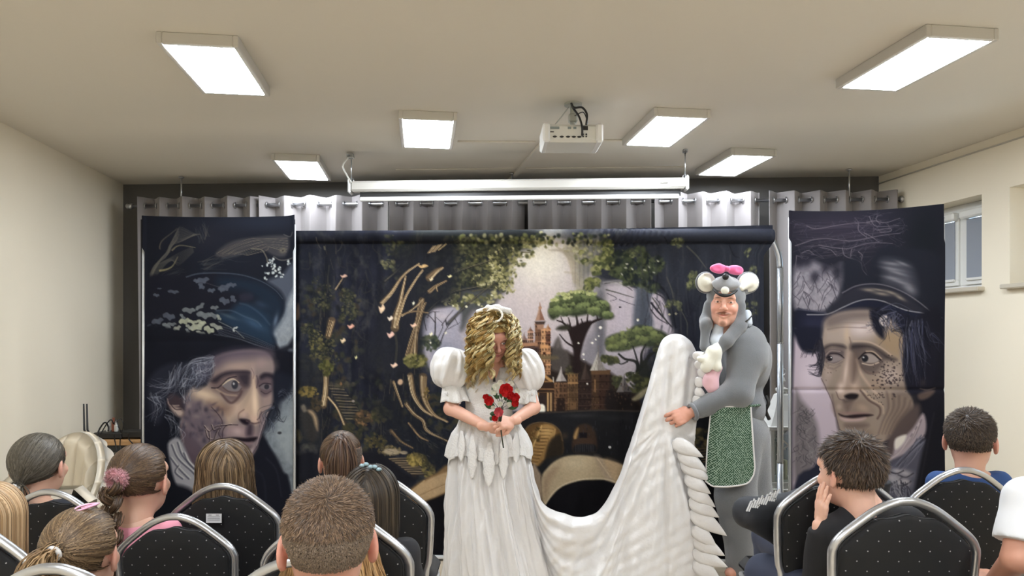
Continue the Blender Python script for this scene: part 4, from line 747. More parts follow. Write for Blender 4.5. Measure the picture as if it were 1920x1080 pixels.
    c.leaves(740, 250, 50, 40, 40, [(96, 98, 70), (60, 62, 52), (124, 118, 80)], 12, .7); c.leaves(950, 1020, 90, 50, 90, [(120, 116, 62), (80, 82, 46), (156, 146, 84)], 14, .85)
    for (x, y, rx, ry, n) in [(420, 500, 60, 60, 90), (440, 620, 60, 80, 90), (380, 680, 20, 40, 20), (250, 500, 70, 90, 70), (240, 590, 50, 30, 40), (110, 760, 50, 50, 50), (170, 860, 50, 80, 90), (280, 880, 50, 100, 100), (200, 950, 60, 60, 70), (260, 1040, 60, 60, 70), (340, 1000, 20, 40, 14), (160, 540, 20, 30, 10), (170, 400, 30, 70, 26)]: c.leaves(x, y, rx, ry, n, [(70, 72, 54), (54, 56, 46), (96, 92, 62), (40, 44, 44)], 9, .8)
    c.leaves(180, 900, 60, 140, 60, [(134, 122, 66), (112, 104, 60)], 9, .7)
    trunk([(270, 820), (285, 760), (300, 700)], 50, 60, 8); trunk([(330, 450), (350, 420), (385, 365)], 12, 8, 3); L([(330, 460), (300, 480), (270, 400), (280, 260)], 2, (66, 66, 62), .8, .8)
    L([(190, 40), (195, 90), (210, 120)], 1.4, (96, 90, 76), .8); L([(385, 70), (370, 120), (340, 150)], 1.4, (84, 80, 70), .7); L([(240, 110), (245, 130)], 3, (120, 116, 90), .7)
    P([(20, 640), (40, 560), (50, 640), (40, 690), (18, 690)], (150, 118, 92), 2, .8)
    # ---- lower left: stairs, rocks and roots
    c.frame(*F2)
    P([(20, 0), (200, 0), (210, 200), (200, 700), (60, 720), (20, 700)], (44, 46, 52), 8, .7)
    trunk([(235, 360), (250, 260), (255, 150), (260, 0)], 50, 40, 12); trunk([(270, 290), (320, 350), (360, 420), (405, 530)], 18, 20, 7); c.leaves(255, 60, 50, 60, 70, [(110, 108, 56), (76, 78, 44)], 12, .85)
    for k in range(12):
        y = 195+k*24; x = 270+k*12
        P([(x, y), (x+110+k*4, y+8), (x+116+k*4, y+16), (x+6, y+9)], (146, 128, 98) if k % 2 else (110, 98, 80), .8, .85, smooth=False); P([(x+4, y+10), (x+118+k*4, y+18), (x+118+k*4, y+26), (x+8, y+20)], (42, 42, 44), .8, .8, smooth=False)
    c.leaves(380, 190, 90, 30, 40, [(90, 84, 66), (60, 60, 54)], 14, .6)
    c.leaves(120, 250, 80, 40, 70, [(122, 104, 52), (84, 78, 48), (150, 126, 64)], 12, .8); c.leaves(180, 350, 40, 60, 50, [(96, 80, 56), (60, 54, 44)], 12, .7)
    P([(60, 480), (60, 400), (100, 370), (150, 410), (185, 480), (190, 600), (150, 660), (90, 600)], (56, 54, 54), 4); P([(110, 400), (150, 400), (185, 460), (190, 560), (170, 520), (150, 450)], (190, 158, 118), 3, .85); P([(60, 370), (85, 350), (105, 400), (80, 410)], (120, 110, 96), 2); P([(25, 560), (50, 560), (66, 620), (40, 650)], (104, 96, 70), 3, .8); P([(120, 720), (150, 680), (180, 730), (150, 770)], (128, 124, 118), 3, .8)
    c.leaves(100, 720, 70, 50, 40, [(90, 90, 84), (70, 70, 68)], 16, .7); P([(20, 760), (200, 740), (180, 1000), (20, 1000)], (34, 35, 44), 6)
    c.leaves(540, 460, 70, 60, 90, [(120, 88, 60), (84, 70, 52), (150, 112, 72), (64, 58, 46)], 13, .75); c.leaves(690, 430, 80, 60, 90, [(88, 84, 52), (60, 62, 46), (112, 104, 60)], 13, .75); c.leaves(460, 560, 90, 60, 70, [(70, 68, 48), (48, 50, 44)], 15, .7)
    c.leaves(640, 640, 90, 60, 80, [(84, 78, 50), (112, 96, 56), (56, 58, 48)], 12, .75); c.leaves(750, 720, 90, 40, 80, [(120, 104, 66), (150, 130, 88), (80, 74, 56)], 11, .8)
    for (x, y, rx, ry) in [(770, 730, 60, 24), (740, 720, 34, 18), (860, 735, 30, 14)]: B(x, y, rx, ry, (176, 158, 128), .9, 0, 2)
    P([(500, 740), (620, 720), (740, 780), (880, 900), (960, 940), (840, 1010), (700, 980), (560, 860)], (34, 34, 42), 6)
    for k in range(8):
        y = 780+k*17; x = 740+k*24
        P([(x, y), (x+140+k*2, y-4), (x+150+k*2, y+4), (x+8, y+9)], (160, 138, 106), .8, .9, smooth=False); P([(x+8, y+9), (x+150, y+4), (x+156, y+13), (x+14, y+17)], (56, 48, 42), .8, .9, smooth=False)
    c.leaves(960, 790, 80, 50, 120, [(150, 130, 62), (112, 100, 50), (186, 160, 80)], 12, .85); c.leaves(1050, 870, 50, 60, 70, [(140, 124, 70), (96, 90, 54)], 11, .85)
    P([(560, 330), (760, 350), (1100, 560), (1240, 640), (1240, 860), (1100, 860), (960, 740), (820, 660), (700, 500)], (34, 37, 46), 12, .75)
    trunk([(1010, 130), (1020, 300), (1090, 430), (1200, 490)], 60, 14, 14); trunk([(910, 120), (940, 280), (1010, 390), (1080, 440)], 44, 20, 10); trunk([(780, 170), (810, 260), (850, 370)], 20, 12, 5)
    trunk([(880, 350), (940, 430), (1010, 480), (1040, 560), (1150, 620), (1230, 660)], 30, 12, 12); trunk([(760, 560), (830, 640), (930, 700)], 26, 10, 6); trunk([(900, 500), (980, 600), (1050, 640)], 14, 8, 4); c.leaves(1040, 280, 20, 70, 30, [(150, 120, 60), (110, 92, 50)], 9, .8)
    for k in range(60): x, y = 700+R.rand()*500, 520+R.rand()*240; L([(x, y), (x+24+R.randn()*10, y+16+R.randn()*8)], 1.2, [(96, 92, 84), (54, 56, 60), (70, 68, 60)][k % 3], .6, .6)
    P([(920, 1100), (900, 1040), (1000, 960), (1110, 900), (1230, 870), (1240, 1500), (900, 1500)], (150, 116, 74), 3); L([(900, 1060), (1020, 960)], 3, (206, 174, 122), .8, 1)
    # ---- castle
    c.frame(*F4)
    P([(20, 420), (200, 420), (300, 440), (440, 480), (640, 600), (760, 640), (950, 800), (1000, 880), (960, 960), (160, 960), (100, 700)], (52, 42, 38), 4)
    P([(310, 470), (360, 360), (400, 460), (440, 480), (440, 620), (310, 620)], (92, 84, 80), 3, .9); P([(370, 430), (360, 360), (350, 440)], (120, 112, 108), 2, .8)
    def tower(x0, x1, y0, y1, col, lit=None, n=4):
        P([(x0, y0), (x1, y0), (x1, y1), (x0, y1)], col, .9, smooth=False)
        if lit: P([(x0, y0), (x0+(x1-x0)*.4, y0), (x0+(x1-x0)*.4, y1), (x0, y1)], lit, 1.5, .8, smooth=False)
        for i in range(n):
            y = y0+(y1-y0)*(i+.3)/n; L([(x0-3, y), (x1+3, y)], 1.2, tuple(np.array(col)*(.6 if i % 2 else 1.5)), .8, .5, smooth=False)
            for j in range(3): xx = x0+(x1-x0)*(j+.5)/3; P([(xx-4, y+8), (xx+4, y+8), (xx+4, y+24), (xx-4, y+24)], (40, 28, 26), .6, .7, smooth=False)
    def spire(x, y0, y1, w, col, lit):
        P([(x, y0), (x+w*.2, y0+(y1-y0)*.45), (x+w, y1), (x-w, y1), (x-w*.2, y0+(y1-y0)*.45)], col, .8, smooth=False); P([(x, y0), (x-w*.1, y1), (x-w, y1)], lit, 1, .8, smooth=False)
    tower(180, 232, 240, 640, (122, 84, 62), (150, 104, 74), 6); tower(228, 300, 290, 660, (196, 138, 92), (220, 162, 108), 8); tower(264, 300, 320, 430, (120, 78, 58), None, 3); P([(176, 236), (262, 236), (250, 262), (190, 262)], (84, 66, 60), 1, smooth=False); P([(192, 262), (250, 262), (242, 300), (198, 300)], (178, 132, 104), 1, smooth=False)
    spire(219, 90, 228, 36, (150, 104, 84), (196, 150, 122)); L([(219, 90), (219, 130)], 1.4, (170, 120, 90), 1, .5); B(219, 128, 14, 12, (186, 140, 110), 1, 0, 2); tower(124, 166, 310, 400, (176, 130, 104), (206, 158, 122), 3); spire(145, 278, 312, 20, (132, 92, 76), (170, 126, 100)); tower(80, 118, 370, 420, (150, 108, 88), None, 2); spire(95, 320, 380, 20, (140, 110, 104), (170, 140, 126)); spire(282, 258, 300, 22, (176, 116, 80), (206, 150, 100))
    P([(60, 410), (200, 400), (200, 430), (60, 440)], (190, 134, 96), 1.5, smooth=False); tower(80, 210, 436, 500, (88, 66, 60), None, 3); P([(60, 500), (330, 510), (330, 540), (60, 530)], (118, 104, 72), 3, .8); P([(220, 420), (285, 420), (285, 450), (220, 450)], (232, 164, 100), 1, .9, smooth=False); P([(240, 480), (262, 480), (262, 500), (240, 500)], (70, 40, 30), 1, smooth=False); P([(232, 560), (262, 560), (262, 620), (232, 620)], (96, 60, 44), 1, .8, smooth=False)
    P([(160, 700), (240, 640), (330, 716), (300, 720), (160, 722)], (206, 150, 84), 1.2, smooth=False); P([(190, 706), (240, 668), (290, 712)], (104, 70, 46), 1.2, smooth=False)
    P([(160, 720), (440, 720), (440, 950), (160, 950)], (64, 46, 38), 1.5, smooth=False)
    for x in [172, 196, 272, 296]: P([(x, 795), (x+14, 795), (x+14, 950), (x, 950)], (214, 164, 104), .8, .95, smooth=False)
    L([(160, 770), (330, 775)], 2.4, (176, 124, 76), .9, .7); L([(160, 800), (320, 800)], 1.6, (120, 84, 56), .9, .6); P([(205, 830), (235, 820), (262, 840), (262, 950), (205, 950)], (60, 46, 44), 1.2); P([(208, 910), (222, 892), (240, 892), (256, 910), (256, 955), (208, 955)], (250, 244, 226), 1.5)
    tower(330, 428, 720, 950, (110, 78, 54), (150, 106, 70), 6); spire(384, 596, 712, 42, (168, 156, 152), (206, 196, 188)); L([(320, 680), (322, 716)], 2, (206, 196, 180), .9, .5)
    P([(350, 860), (360, 846), (400, 846), (410, 860), (410, 950), (350, 950)], (52, 38, 34), 1.4); tower(436, 512, 640, 940, (140, 102, 62), (160, 120, 74), 8); P([(425, 645), (515, 630), (515, 650), (425, 662)], (120, 100, 60), 1.4)
    # big tree on the castle
    c.leaves(470, 620, 60, 30, 30, [(60, 56, 44), (96, 92, 60)], 13, .8)
    tr = (46, 34, 34)
    P([(470, 640), (480, 520), (470, 430), (450, 340), (430, 260), (470, 280), (540, 250), (620, 240), (580, 340), (550, 430), (530, 540), (540, 640)], tr, 2)
    for pts, w in [([(480, 440), (420, 400), (370, 340)], 3), ([(470, 380), (440, 300), (400, 250), (350, 230)], 4), ([(520, 420), (560, 330), (620, 250), (700, 220)], 6), ([(500, 350), (510, 270), (500, 190)], 5), ([(540, 330), (580, 260), (590, 190)], 4), ([(600, 260), (660, 230), (660, 190)], 3), ([(460, 320), (450, 250), (440, 210)], 3), ([(400, 250), (380, 200)], 2), ([(560, 300), (540, 220)], 3)]: L(pts, w*1.3, tr, .95, .7, w*.6)
    P([(345, 300), (370, 275), (430, 265), (450, 300), (400, 310)], (60, 58, 46), 3)
    P([(285, 190), (290, 120), (330, 60), (400, 20), (490, 0), (600, -2), (660, 40), (720, 80), (765, 120), (770, 170), (795, 200), (770, 225), (700, 220), (640, 180), (560, 190), (480, 200), (400, 180), (360, 200), (320, 225)], (62, 70, 50), 3)
    for (x, y, rx, ry) in [(350, 90, 60, 44), (430, 60, 60, 40), (520, 40, 70, 40), (600, 60, 60, 50), (460, 130, 70, 44), (560, 130, 60, 40), (340, 160, 50, 36), (690, 120, 60, 44), (740, 190, 40, 24), (640, 160, 50, 30), (410, 160, 50, 30)]:
        c.leaves(x, y, rx, ry, 50, [(58, 68, 48), (74, 86, 56)], 13, .7, top=(150, 166, 96))
    for (x, y, rx) in [(400, 22, 60), (520, 6, 70), (330, 66, 34), (620, 22, 40), (430, 50, 40)]: c.leaves(x, y, rx, 10, 26, [(170, 178, 106), (196, 198, 130)], 9, .8)
    # small trees at the right of it
    P([(725, 420), (740, 370), (800, 340), (900, 320), (940, 285), (1010, 275), (1100, 300), (1180, 330), (1215, 370), (1160, 420), (1080, 450), (1000, 440), (900, 470), (820, 480), (750, 470)], (66, 74, 54), 3)
    for (x, y, rx, ry) in [(780, 400, 50, 40), (860, 370, 60, 40), (950, 330, 70, 36), (1050, 320, 70, 34), (880, 430, 70, 36), (1000, 400, 70, 40), (1120, 370, 60, 40), (780, 450, 40, 20)]: c.leaves(x, y, rx, ry, 50, [(60, 70, 48), (80, 88, 56)], 13, .7, top=(140, 150, 84))
    for pts, w in [([(960, 720), (980, 620), (960, 560), (880, 540), (830, 500)], 7), ([(980, 640), (1040, 560), (1080, 500)], 9), ([(990, 600), (960, 500), (940, 440)], 4), ([(1010, 580), (1010, 500), (1040, 430)], 6), ([(900, 560), (850, 580), (820, 560)], 3), ([(1060, 520), (1140, 470), (1180, 440)], 5)]: L(pts, w, (44, 44, 42), .95, .8, w*.5)
    P([(960, 800), (980, 600), (1060, 560), (1080, 700), (1040, 780)], (48, 50, 46), 5, .9)
    for (x, y, rx, ry) in [(740, 540, 50, 24), (820, 720, 40, 40), (940, 680, 60, 40), (1040, 730, 50, 40), (1150, 470, 50, 60), (960, 770, 60, 30), (780, 550, 50, 24)]: c.leaves(x, y, rx, ry, 44, [(78, 82, 52), (104, 104, 62), (60, 64, 48)], 14, .8)
    P([(930, 860), (960, 830), (1040, 770), (1080, 760), (1020, 840), (960, 870)], (176, 164, 124), 2.5, .9)
    # front towers
    tower(620, 760, 640, 940, (66, 46, 38), (92, 66, 46), 5); P([(612, 625), (768, 625), (762, 660), (618, 660)], (112, 80, 52), 1, smooth=False); spire(672, 478, 628, 64, (146, 138, 132), (200, 192, 178)); L([(672, 430), (672, 500)], 1.4, (120, 110, 104), .9, .5); P([(640, 700), (652, 700), (652, 800), (640, 800)], (170, 124, 76), 1, .8, smooth=False)
    for k in range(5): L([(672, 500), (640+k*18, 625)], 1, (120, 112, 104), .6, .5)
    tower(828, 926, 800, 940, (44, 38, 38), None, 3); spire(874, 660, 800, 62, (92, 86, 88), (140, 132, 128)); tower(516, 618, 700, 940, (56, 42, 38), None, 5); spire(575, 560, 700, 38, (64, 50, 46), (92, 74, 64)); P([(440, 740), (510, 740), (510, 940), (440, 940)], (84, 62, 44), 1, .7, smooth=False)
    P([(750, 780), (830, 820), (950, 880), (1000, 940), (740, 945)], (40, 34, 34), 3, .9); P([(450, 880), (500, 880), (500, 935), (450, 935)], (132, 96, 62), 1, .8, smooth=False)
    for k in range(120): x, y = 330+R.rand()*600, 720+R.rand()*215; P([(x, y), (x+8, y), (x+8, y+14), (x, y+14)], [(34, 26, 26), (132, 98, 66), (84, 62, 48)][k % 3], .6, .5, smooth=False)
    for (x, y, r) in [(689, 290, 13), (676, 357, 7), (651, 384, 7), (625, 411, 10), (557, 500, 9), (517, 412, 8), (586, 733, 8), (980, 236, 9), (560, 540, 6)]: B(x, y, r, r*.9, (238, 232, 220), .95, 0, 2)
    # ---- bridge wall with two arches
    c.frame(*F6)
    P([(0, 90), (100, 50), (400, 36), (700, 30), (960, 36), (1260, 30), (1400, 40), (1400, 700), (0, 700)], (38, 38, 42), 2.5)
    L([(20, 90), (160, 55), (380, 42), (700, 30), (1000, 40)], 2.4, (84, 74, 64), .7, 1); B(520, 70, 140, 20, (60, 60, 64), .7); B(800, 90, 120, 26, (50, 50, 54), .6)
    P([(100, 190), (140, 145), (220, 125), (310, 140), (370, 190), (395, 270), (390, 380), (250, 470), (150, 440), (110, 300)], (116, 82, 42), 2); P([(220, 150), (340, 170), (290, 330), (230, 460), (160, 450), (140, 370)], (170, 126, 66), 2, .95); B(270, 200, 60, 46, (222, 176, 100), .9)
    for k in range(24): y = 170+k*13; x = 270-k*5.5; L([(x-34, y), (x+52-k*.6, y+6)], 1.3, [(104, 70, 38), (206, 158, 88)][k % 2], .7, .5)
    L([(232, 150), (140, 370)], 2.4, (226, 180, 100), .9, .6); L([(335, 180), (325, 260)], 2, (206, 160, 90), .8, .6); P([(290, 280), (380, 220), (395, 380), (300, 420), (250, 460)], (46, 40, 34), 3, .9); L([(100, 190), (140, 142), (220, 122), (310, 137), (372, 190), (394, 270)], 2, (140, 110, 70), .7, .8); c.leaves(190, 220, 40, 60, 30, [(84, 66, 36), (150, 116, 60)], 9, .7)
    P([(475, 230), (500, 160), (560, 135), (610, 150), (650, 210), (650, 360), (480, 360)], (66, 50, 40), 2.5); P([(478, 240), (500, 180), (520, 170), (500, 260)], (196, 152, 88), 2, .9); P([(520, 205), (585, 205), (585, 252), (520, 252)], (34, 30, 34), 1, smooth=False); P([(495, 255), (610, 255), (620, 300), (490, 300)], (84, 62, 48), 1.5); P([(500, 300), (640, 300), (640, 360), (490, 360)], (38, 38, 44), 2)
    for k in range(14): L([(495+k*11, 300), (495+k*11, 356)], 1, (70, 66, 66), .7, .5)
    for k in range(50): x, y = 420+R.rand()*560, 100+R.rand()*260; L([(x, y), (x, y+10+R.rand()*24)], 1.4, [(58, 60, 70), (30, 30, 36)][k % 2], .6, .6)
    B(762, 322, 10, 10, (226, 226, 226), .95, 0, 2); B(410, 230, 30, 30, (76, 62, 46), .7); P([(240, 430), (420, 380), (700, 380), (850, 440), (240, 560)], (40, 40, 42), 3)
    # ---- curled pages of the open book
    P([(160, 470), (210, 510), (230, 570), (235, 760), (200, 900), (140, 900)], (176, 150, 122), 2.5); L([(225, 560), (232, 650), (235, 770)], 2, (96, 78, 62), .8, 1)
    P([(232, 560), (270, 490), (350, 420), (460, 385), (600, 388), (720, 415), (860, 460), (1000, 540), (1200, 640), (1300, 900), (1000, 700), (760, 592), (620, 580), (500, 592), (380, 640), (310, 710), (262, 775), (234, 720)], (206, 182, 142), 2)
    P([(240, 570), (300, 500), (380, 450), (300, 600), (280, 680), (255, 730)], (180, 148, 116), 6, .7); B(480, 450, 110, 46, (220, 200, 162), .8); P([(640, 400), (700, 410), (790, 580), (740, 585)], (190, 164, 140), 4, .6); P([(720, 415), (860, 460), (960, 600), (800, 590)], (214, 176, 130), 4, .6); L([(665, 410), (770, 560)], 2, (232, 210, 166), .7, 1)
    L([(260, 770), (330, 670), (420, 610), (560, 572), (760, 580), (1000, 690)], 2.4, (238, 220, 184), .7, 1)
    P([(262, 780), (310, 712), (380, 645), (500, 596), (620, 584), (760, 596), (1000, 704), (1240, 850), (1500, 1400), (200, 1400), (200, 900)], (27, 26, 31), 1.6)
    # left page
    c.frame(*F0)
    P([(760, 930), (800, 900), (850, 880), (890, 868), (960, 872), (960, 920), (890, 900), (830, 925), (770, 948), (700, 965)], (196, 162, 116), 2); P([(840, 905), (900, 880), (960, 884), (960, 930), (890, 900)], (214, 186, 142), 2, .8); L([(762, 940), (840, 905), (900, 885)], 1.6, (150, 116, 78), .7)
    P([(553, 1000), (640, 985), (770, 950), (850, 920), (900, 905), (990, 940), (1010, 1062), (553, 1062)], (27, 26, 31), 2); P([(553, 900), (600, 920), (640, 985), (553, 1010)], (32, 33, 40), 3)
    # right lower corner: shrubs and steps behind the apron
    c.frame(1180, 700, 2.84)
    P([(260, 240), (800, 200), (800, 700), (260, 600)], (42, 43, 50), 6, .9); c.leaves(390, 350, 60, 60, 70, [(96, 88, 62), (60, 60, 52), (130, 112, 72)], 11, .8); c.leaves(720, 170, 24, 60, 40, [(70, 74, 54), (96, 92, 60)], 9, .8)
    for k in range(6): L([(360+k*6, 400+k*14), (440, 396+k*14)], 2, (150, 124, 84), .8, .7)
    c.leaves(330, 380, 14, 14, 6, [(206, 170, 150)], 10, .9); B(690, 455, 14, 20, (220, 186, 130), .9, .5, 2); P([(260, 560), (560, 620), (800, 560), (800, 1040), (260, 1040)], (28, 28, 34), 3); L([(640, 470), (720, 440), (760, 470)], 3, (96, 86, 66), .8, 1)
    # ---- drifting petals
    c.frame(*F1)
    for (x, y, w, h, r, col) in [(395, 345, 28, 14, .2, (206, 160, 136)), (1010, 268, 40, 16, .9, (222, 176, 112)), (690, 605, 26, 36, -.5, (232, 196, 158)), (755, 682, 22, 20, .3, (236, 214, 190)), (448, 745, 26, 20, -.4, (222, 158, 132)), (758, 812, 28, 26, .2, (236, 184, 164)), (936, 738, 26, 18, 0, (236, 190, 158)), (388, 858, 22, 20, .7, (226, 196, 152)), (487, 993, 10, 14, -.2, (226, 220, 150)), (784, 1056, 28, 20, -.5, (236, 194, 166)), (935, 562, 10, 16, 0, (240, 236, 200)), (1073, 372, 16, 14, 0, (226, 206, 160)), (1218, 350, 18, 12, 0, (236, 220, 150)), (1072, 808, 14, 16, .4, (236, 228, 190)), (1068, 878, 7, 10, 0, (236, 228, 200)), (1185, 800, 10, 10, 0, (230, 224, 196))]:
        P([(x-w, y-h*.5), (x-w*.2, y-h*.2), (x+w*.3, y-h), (x+w, y-h*.1), (x+w*.3, y+h*.7), (x-w*.4, y+h)], col, .9, .97)
        B(x+w*.1, y, w*.4, h*.5, tuple(min(255, v+24) for v in col), .7, r)
    c.frame(*F2)
    for (x, y, w, h, r, col) in [(832, 173, 20, 24, .4, (222, 180, 140)), (546, 830, 20, 20, 0, (222, 176, 146)), (690, 846, 26, 14, .6, (206, 182, 152)), (372, 186, 8, 14, 0, (150, 110, 70)), (465, 325, 12, 8, 0, (160, 150, 140))]: B(x, y, w, h, col, .95, r, 2)
    c.frame(*F3)
    for (x, y, r) in [(393, 613, 9), (490, 600, 7), (592, 524, 8), (288, 606, 7)]: B(x, y, r, r, (236, 232, 196), .9, 0, 2)
    # fine painterly grain
    n = fbm(c.X*.35, c.Y*.35, 5, 3); c.C *= (.94+.12*n)[..., None]; g = c.C.mean(2, keepdims=True); c.C = g+(c.C-g)*.88; c.C *= 1+.18*np.clip((c.Y-430)/600, 0, 1)[..., None]*(g < 60)
    return c
# ---------------------------------------------------------------- printed cloths on frames
PRINT = 1.0
def plane_Y(px, a, b):                 # vertical plane through floor points given as (pixel column, distance)
    (pa, ya), (pb, yb) = a, b; t = (px-pa)/(pb-pa); return 1/((1-t)/ya+t/yb)
def cloth_from(cv, name, parent, a, b, fold, material, rect=None):
    X = cv.X.ravel(); Y = cv.Y.ravel(); D = plane_Y(X, a, b)
    W = np.stack([(X-960)/FPX*D, D, CH-(Y-HY)/FPX*D], 1)
    W[:, 1] += fold(X, Y)
    g_ = cv.C.mean(2, keepdims=True); cv.C = g_+(cv.C-g_)*.82
    C = lin(np.clip(cv.C, 0, 255)).reshape(-1, 3)**1.12*PRINT
    o = mobj(name, W, gridF(cv.ny, cv.nx), material, parent, True, C); return o
M_print = mat('printed_cloth', (255, 255, 255), .7, vcol=True, bump=.12, bscale=900, spec=.05, bdist=.001)
M_back = mat('black_cloth_back', (26, 26, 30), .8)
M_alu = mat('white_frame_tube', (222, 226, 230), .25, metal=.3)
# left portrait
def fold_l(X, Y): return .004*np.sin(X*.09+Y*.006)*np.clip((Y-408)/300, 0, 1)+.003*np.cos(Y*.05)*np.exp(-((Y-640)/6)**2)-.010*np.exp(-((X-269)/4)**2)-.008*np.exp(-((X-551)/4)**2)
bl = world_root('banner', (P(410, 1053, 4.33)[0], 4.33, 0), 'tall printed banner of an old man in a leafy top hat', 'banner')
cv = paint_left_portrait(); cv.Y = cv.Y+(cv.X-410)**2*-.00012+3-(cv.X > 538)*(cv.X-538)*.12
A_, B_ = (267, 4.36), (553, 4.30)
def pinch(cv, xl_, xr_, y0):           # the cloth narrows below the wrapped top
    t = np.clip((cv.Y-y0)/12, 0, 1); t = t*t*(3-2*t); w = (cv.X-cv.x0)/(cv.x1-cv.x0); cv.X = cv.X+t*((1-w)*xl_-w*xr_)
pinch(cv, 5, 3, 462); cloth_from(cv, 'printed_cloth', bl, A_, B_, fold_l, M_print)
def banner_frame(root, x0, x1, y0, a, b, m_, r=.012):
    Pt = lambda px, py: P(px, py, plane_Y(px, a, b)+.022); zb = .015
    L = Pt(x0, y0); Rr = Pt(x1, y0)
    for q in (L, Rr):
        m = MB(); m.tube([(q[0], q[1], zb), q], r, 10); m.obj('upright', m_, root)
        m = MB(); m.box((q[0], q[1], .012), (.07, .42, .022), None, .006); m.obj('foot', m_, root, False)
    m = MB(); m.tube([L, (Rr[0], Rr[1], L[2])], r, 10, up=(0, 0, 1)); m.obj('top_rail', m_, root)
    m = MB(); m.tube([(L[0], L[1], .04), (Rr[0], Rr[1], .04)], r, 10, up=(0, 0, 1)); m.obj('bottom_rail', m_, root)
banner_frame(bl, 270, 551, 421, A_, B_, M_alu)
m = MB(); q0 = P(268, 412, 4.40); q1 = P(551, 412, 4.35); m.box(((q0[0]+q1[0])/2, 4.375, 1.12), (q1[0]-q0[0], .004, 2.05)); m.obj('back_cloth', M_back, bl, False)
# right portrait
A2, B2 = (1480, 4.12), (1768, 3.97)
br = world_root('banner', (P(1624, 1053, 4.04)[0], 4.04, 0), 'tall printed banner of a man in a wide brimmed hat', 'banner')
cv = paint_right_portrait(); cv.Y = cv.Y+(1-(cv.X-1478)/292)*13*np.clip(1-(cv.Y-384)/200, 0, 1)+6*np.sin(np.clip((cv.X-1478)/292, 0, 1)*math.pi)*np.clip(1-(cv.Y-384)/60, 0, 1)
pinch(cv, 6, -2, 446); cloth_from(cv, 'printed_cloth', br, A2, B2, lambda X, Y: .006*np.sin(X*.05+Y*.01)*np.clip((Y-400)/200, 0, 1)+.006*np.exp(-((Y-731)/4)**2)-.01*np.exp(-((X-1480)/4)**2), M_print)
banner_frame(br, 1482, 1767, 408, A2, B2, M_alu)
m = MB(); q0 = P(1484, 396, 4.17); q1 = P(1765, 396, 4.03); c = (q0+q1)/2; m.box((c[0], c[1]+.02, 1.12), (np.linalg.norm(q1-q0), .004, 2.05), Rz(math.atan2(q1[1]-q0[1], q1[0]-q0[0]))); m.obj('back_cloth', M_back, br, False)
# forest backdrop
A3, B3 = (553, 4.40), (1449, 4.27)
bk = world_root('stage_backdrop', (P(1000, 1057, 4.28)[0], 4.28, 0), 'wide printed cloth backdrop of a forest castle rising from an open book', 'backdrop')
cv = paint_forest(); w = (cv.X-553)/896.
cv.Y = cv.Y+np.clip(1-(cv.Y-422)/500, 0, 1)*((1-w)*12-np.sin(w*math.pi)*-3)
side = np.clip((cv.Y-452)/30, 0, 1); side = side*side*(3-2*side); cv.X = cv.X-np.clip((w-.9)/.1, 0, 1)*side*16
sh = (cv.Y < 458).astype(float)
rp = np.random.RandomState(4).rand(40)*3
def fold_b(X, Y):
    t = np.clip((Y-452)/40, 0, 1); pl = np.sin(X*.19+1.3*np.sin(X*.031))*.5+np.sin(X*.083+2)*.5
    out = pl*(.006+.012*np.exp(-np.clip(Y-450, 0, 900)/90))*t*(.35+.65*np.clip(np.abs(X-980)/260, 0, 1))
    tube = -np.sqrt(np.clip(1-((Y-443)/13.)**2, 0, 1))*.040
    crink = .007*np.sin(X*.55+Y*.25)*np.exp(-((X-1160)/70.)**2)*(Y < 462)
    return (out+tube+crink)*np.where(Y > 1040, .15, 1)
cloth_from(cv, 'printed_cloth', bk, A3, B3, fold_b, M_print)
Pt = lambda px, py: P(px, py, plane_Y(px, A3, B3)+.03)
fr = []
tl, tr_ = Pt(566, 442), Pt(1440, 436)
zt_ = tl[2]; xr = Pt(1463, 0)[0]; yr = Pt(1463, 0)[1]; xlft = Pt(557, 0)[0]; ylft = Pt(557, 0)[1]
arc = [(xlft, ylft, .03), (xlft, ylft, zt_-.12), (xlft+.03, ylft, zt_-.03), (xlft+.12, ylft, zt_)]
m = MB(); m.tube(curve(arc[1:], 6), .02, 12, up=(0, 1, 0)); m.obj('corner_tube', M_chrome, bk)
rt = [(xr, yr, zt_-.22), (xr-.012, yr, zt_-.13), (xr-.06, yr, zt_-.04), (xr-.16, yr, zt_+.004)]
m = MB(); m.tube(curve(rt, 6), .019, 12, up=(0, 1, 0)); m.obj('corner_tube', M_chrome, bk)
for (a, b) in [((xr, yr, 0.0), (xr, yr, .62)), ((xr, yr, .63), (xr, yr, 1.36)), ((xr, yr, 1.37), (xr, yr, zt_-.22)), ((xlft, ylft, 0), (xlft, ylft, 1.0)), ((xlft, ylft, 1.01), (xlft, ylft, zt_-.12))]:
    m = MB(); m.tube([a, b], .019, 12); m.obj('upright_tube', M_chrome, bk)
for z in (.625, 1.365): m = MB(); m.tube([(xr, yr, z-.03), (xr, yr, z+.03)], .0165, 12); m.obj('joint', M_steel, bk)
m = MB(); m.tube([(xlft+.12, ylft, zt_), (xr-.16, yr, zt_+.004)], .019, 12, up=(0, 0, 1)); m.obj('top_tube', M_chrome, bk)
m = MB(); m.tube([(xlft, ylft-.045, .024), (xr, yr-.045, .024)], .013, 12, up=(0, 0, 1)); m.obj('bottom_tube', M_alu, bk)
for q in ((xr, yr), (xlft, ylft)): m = MB(); m.box((q[0], q[1], .008), (.1, .5, .014), None, .004); m.obj('foot', M_steel, bk, False)
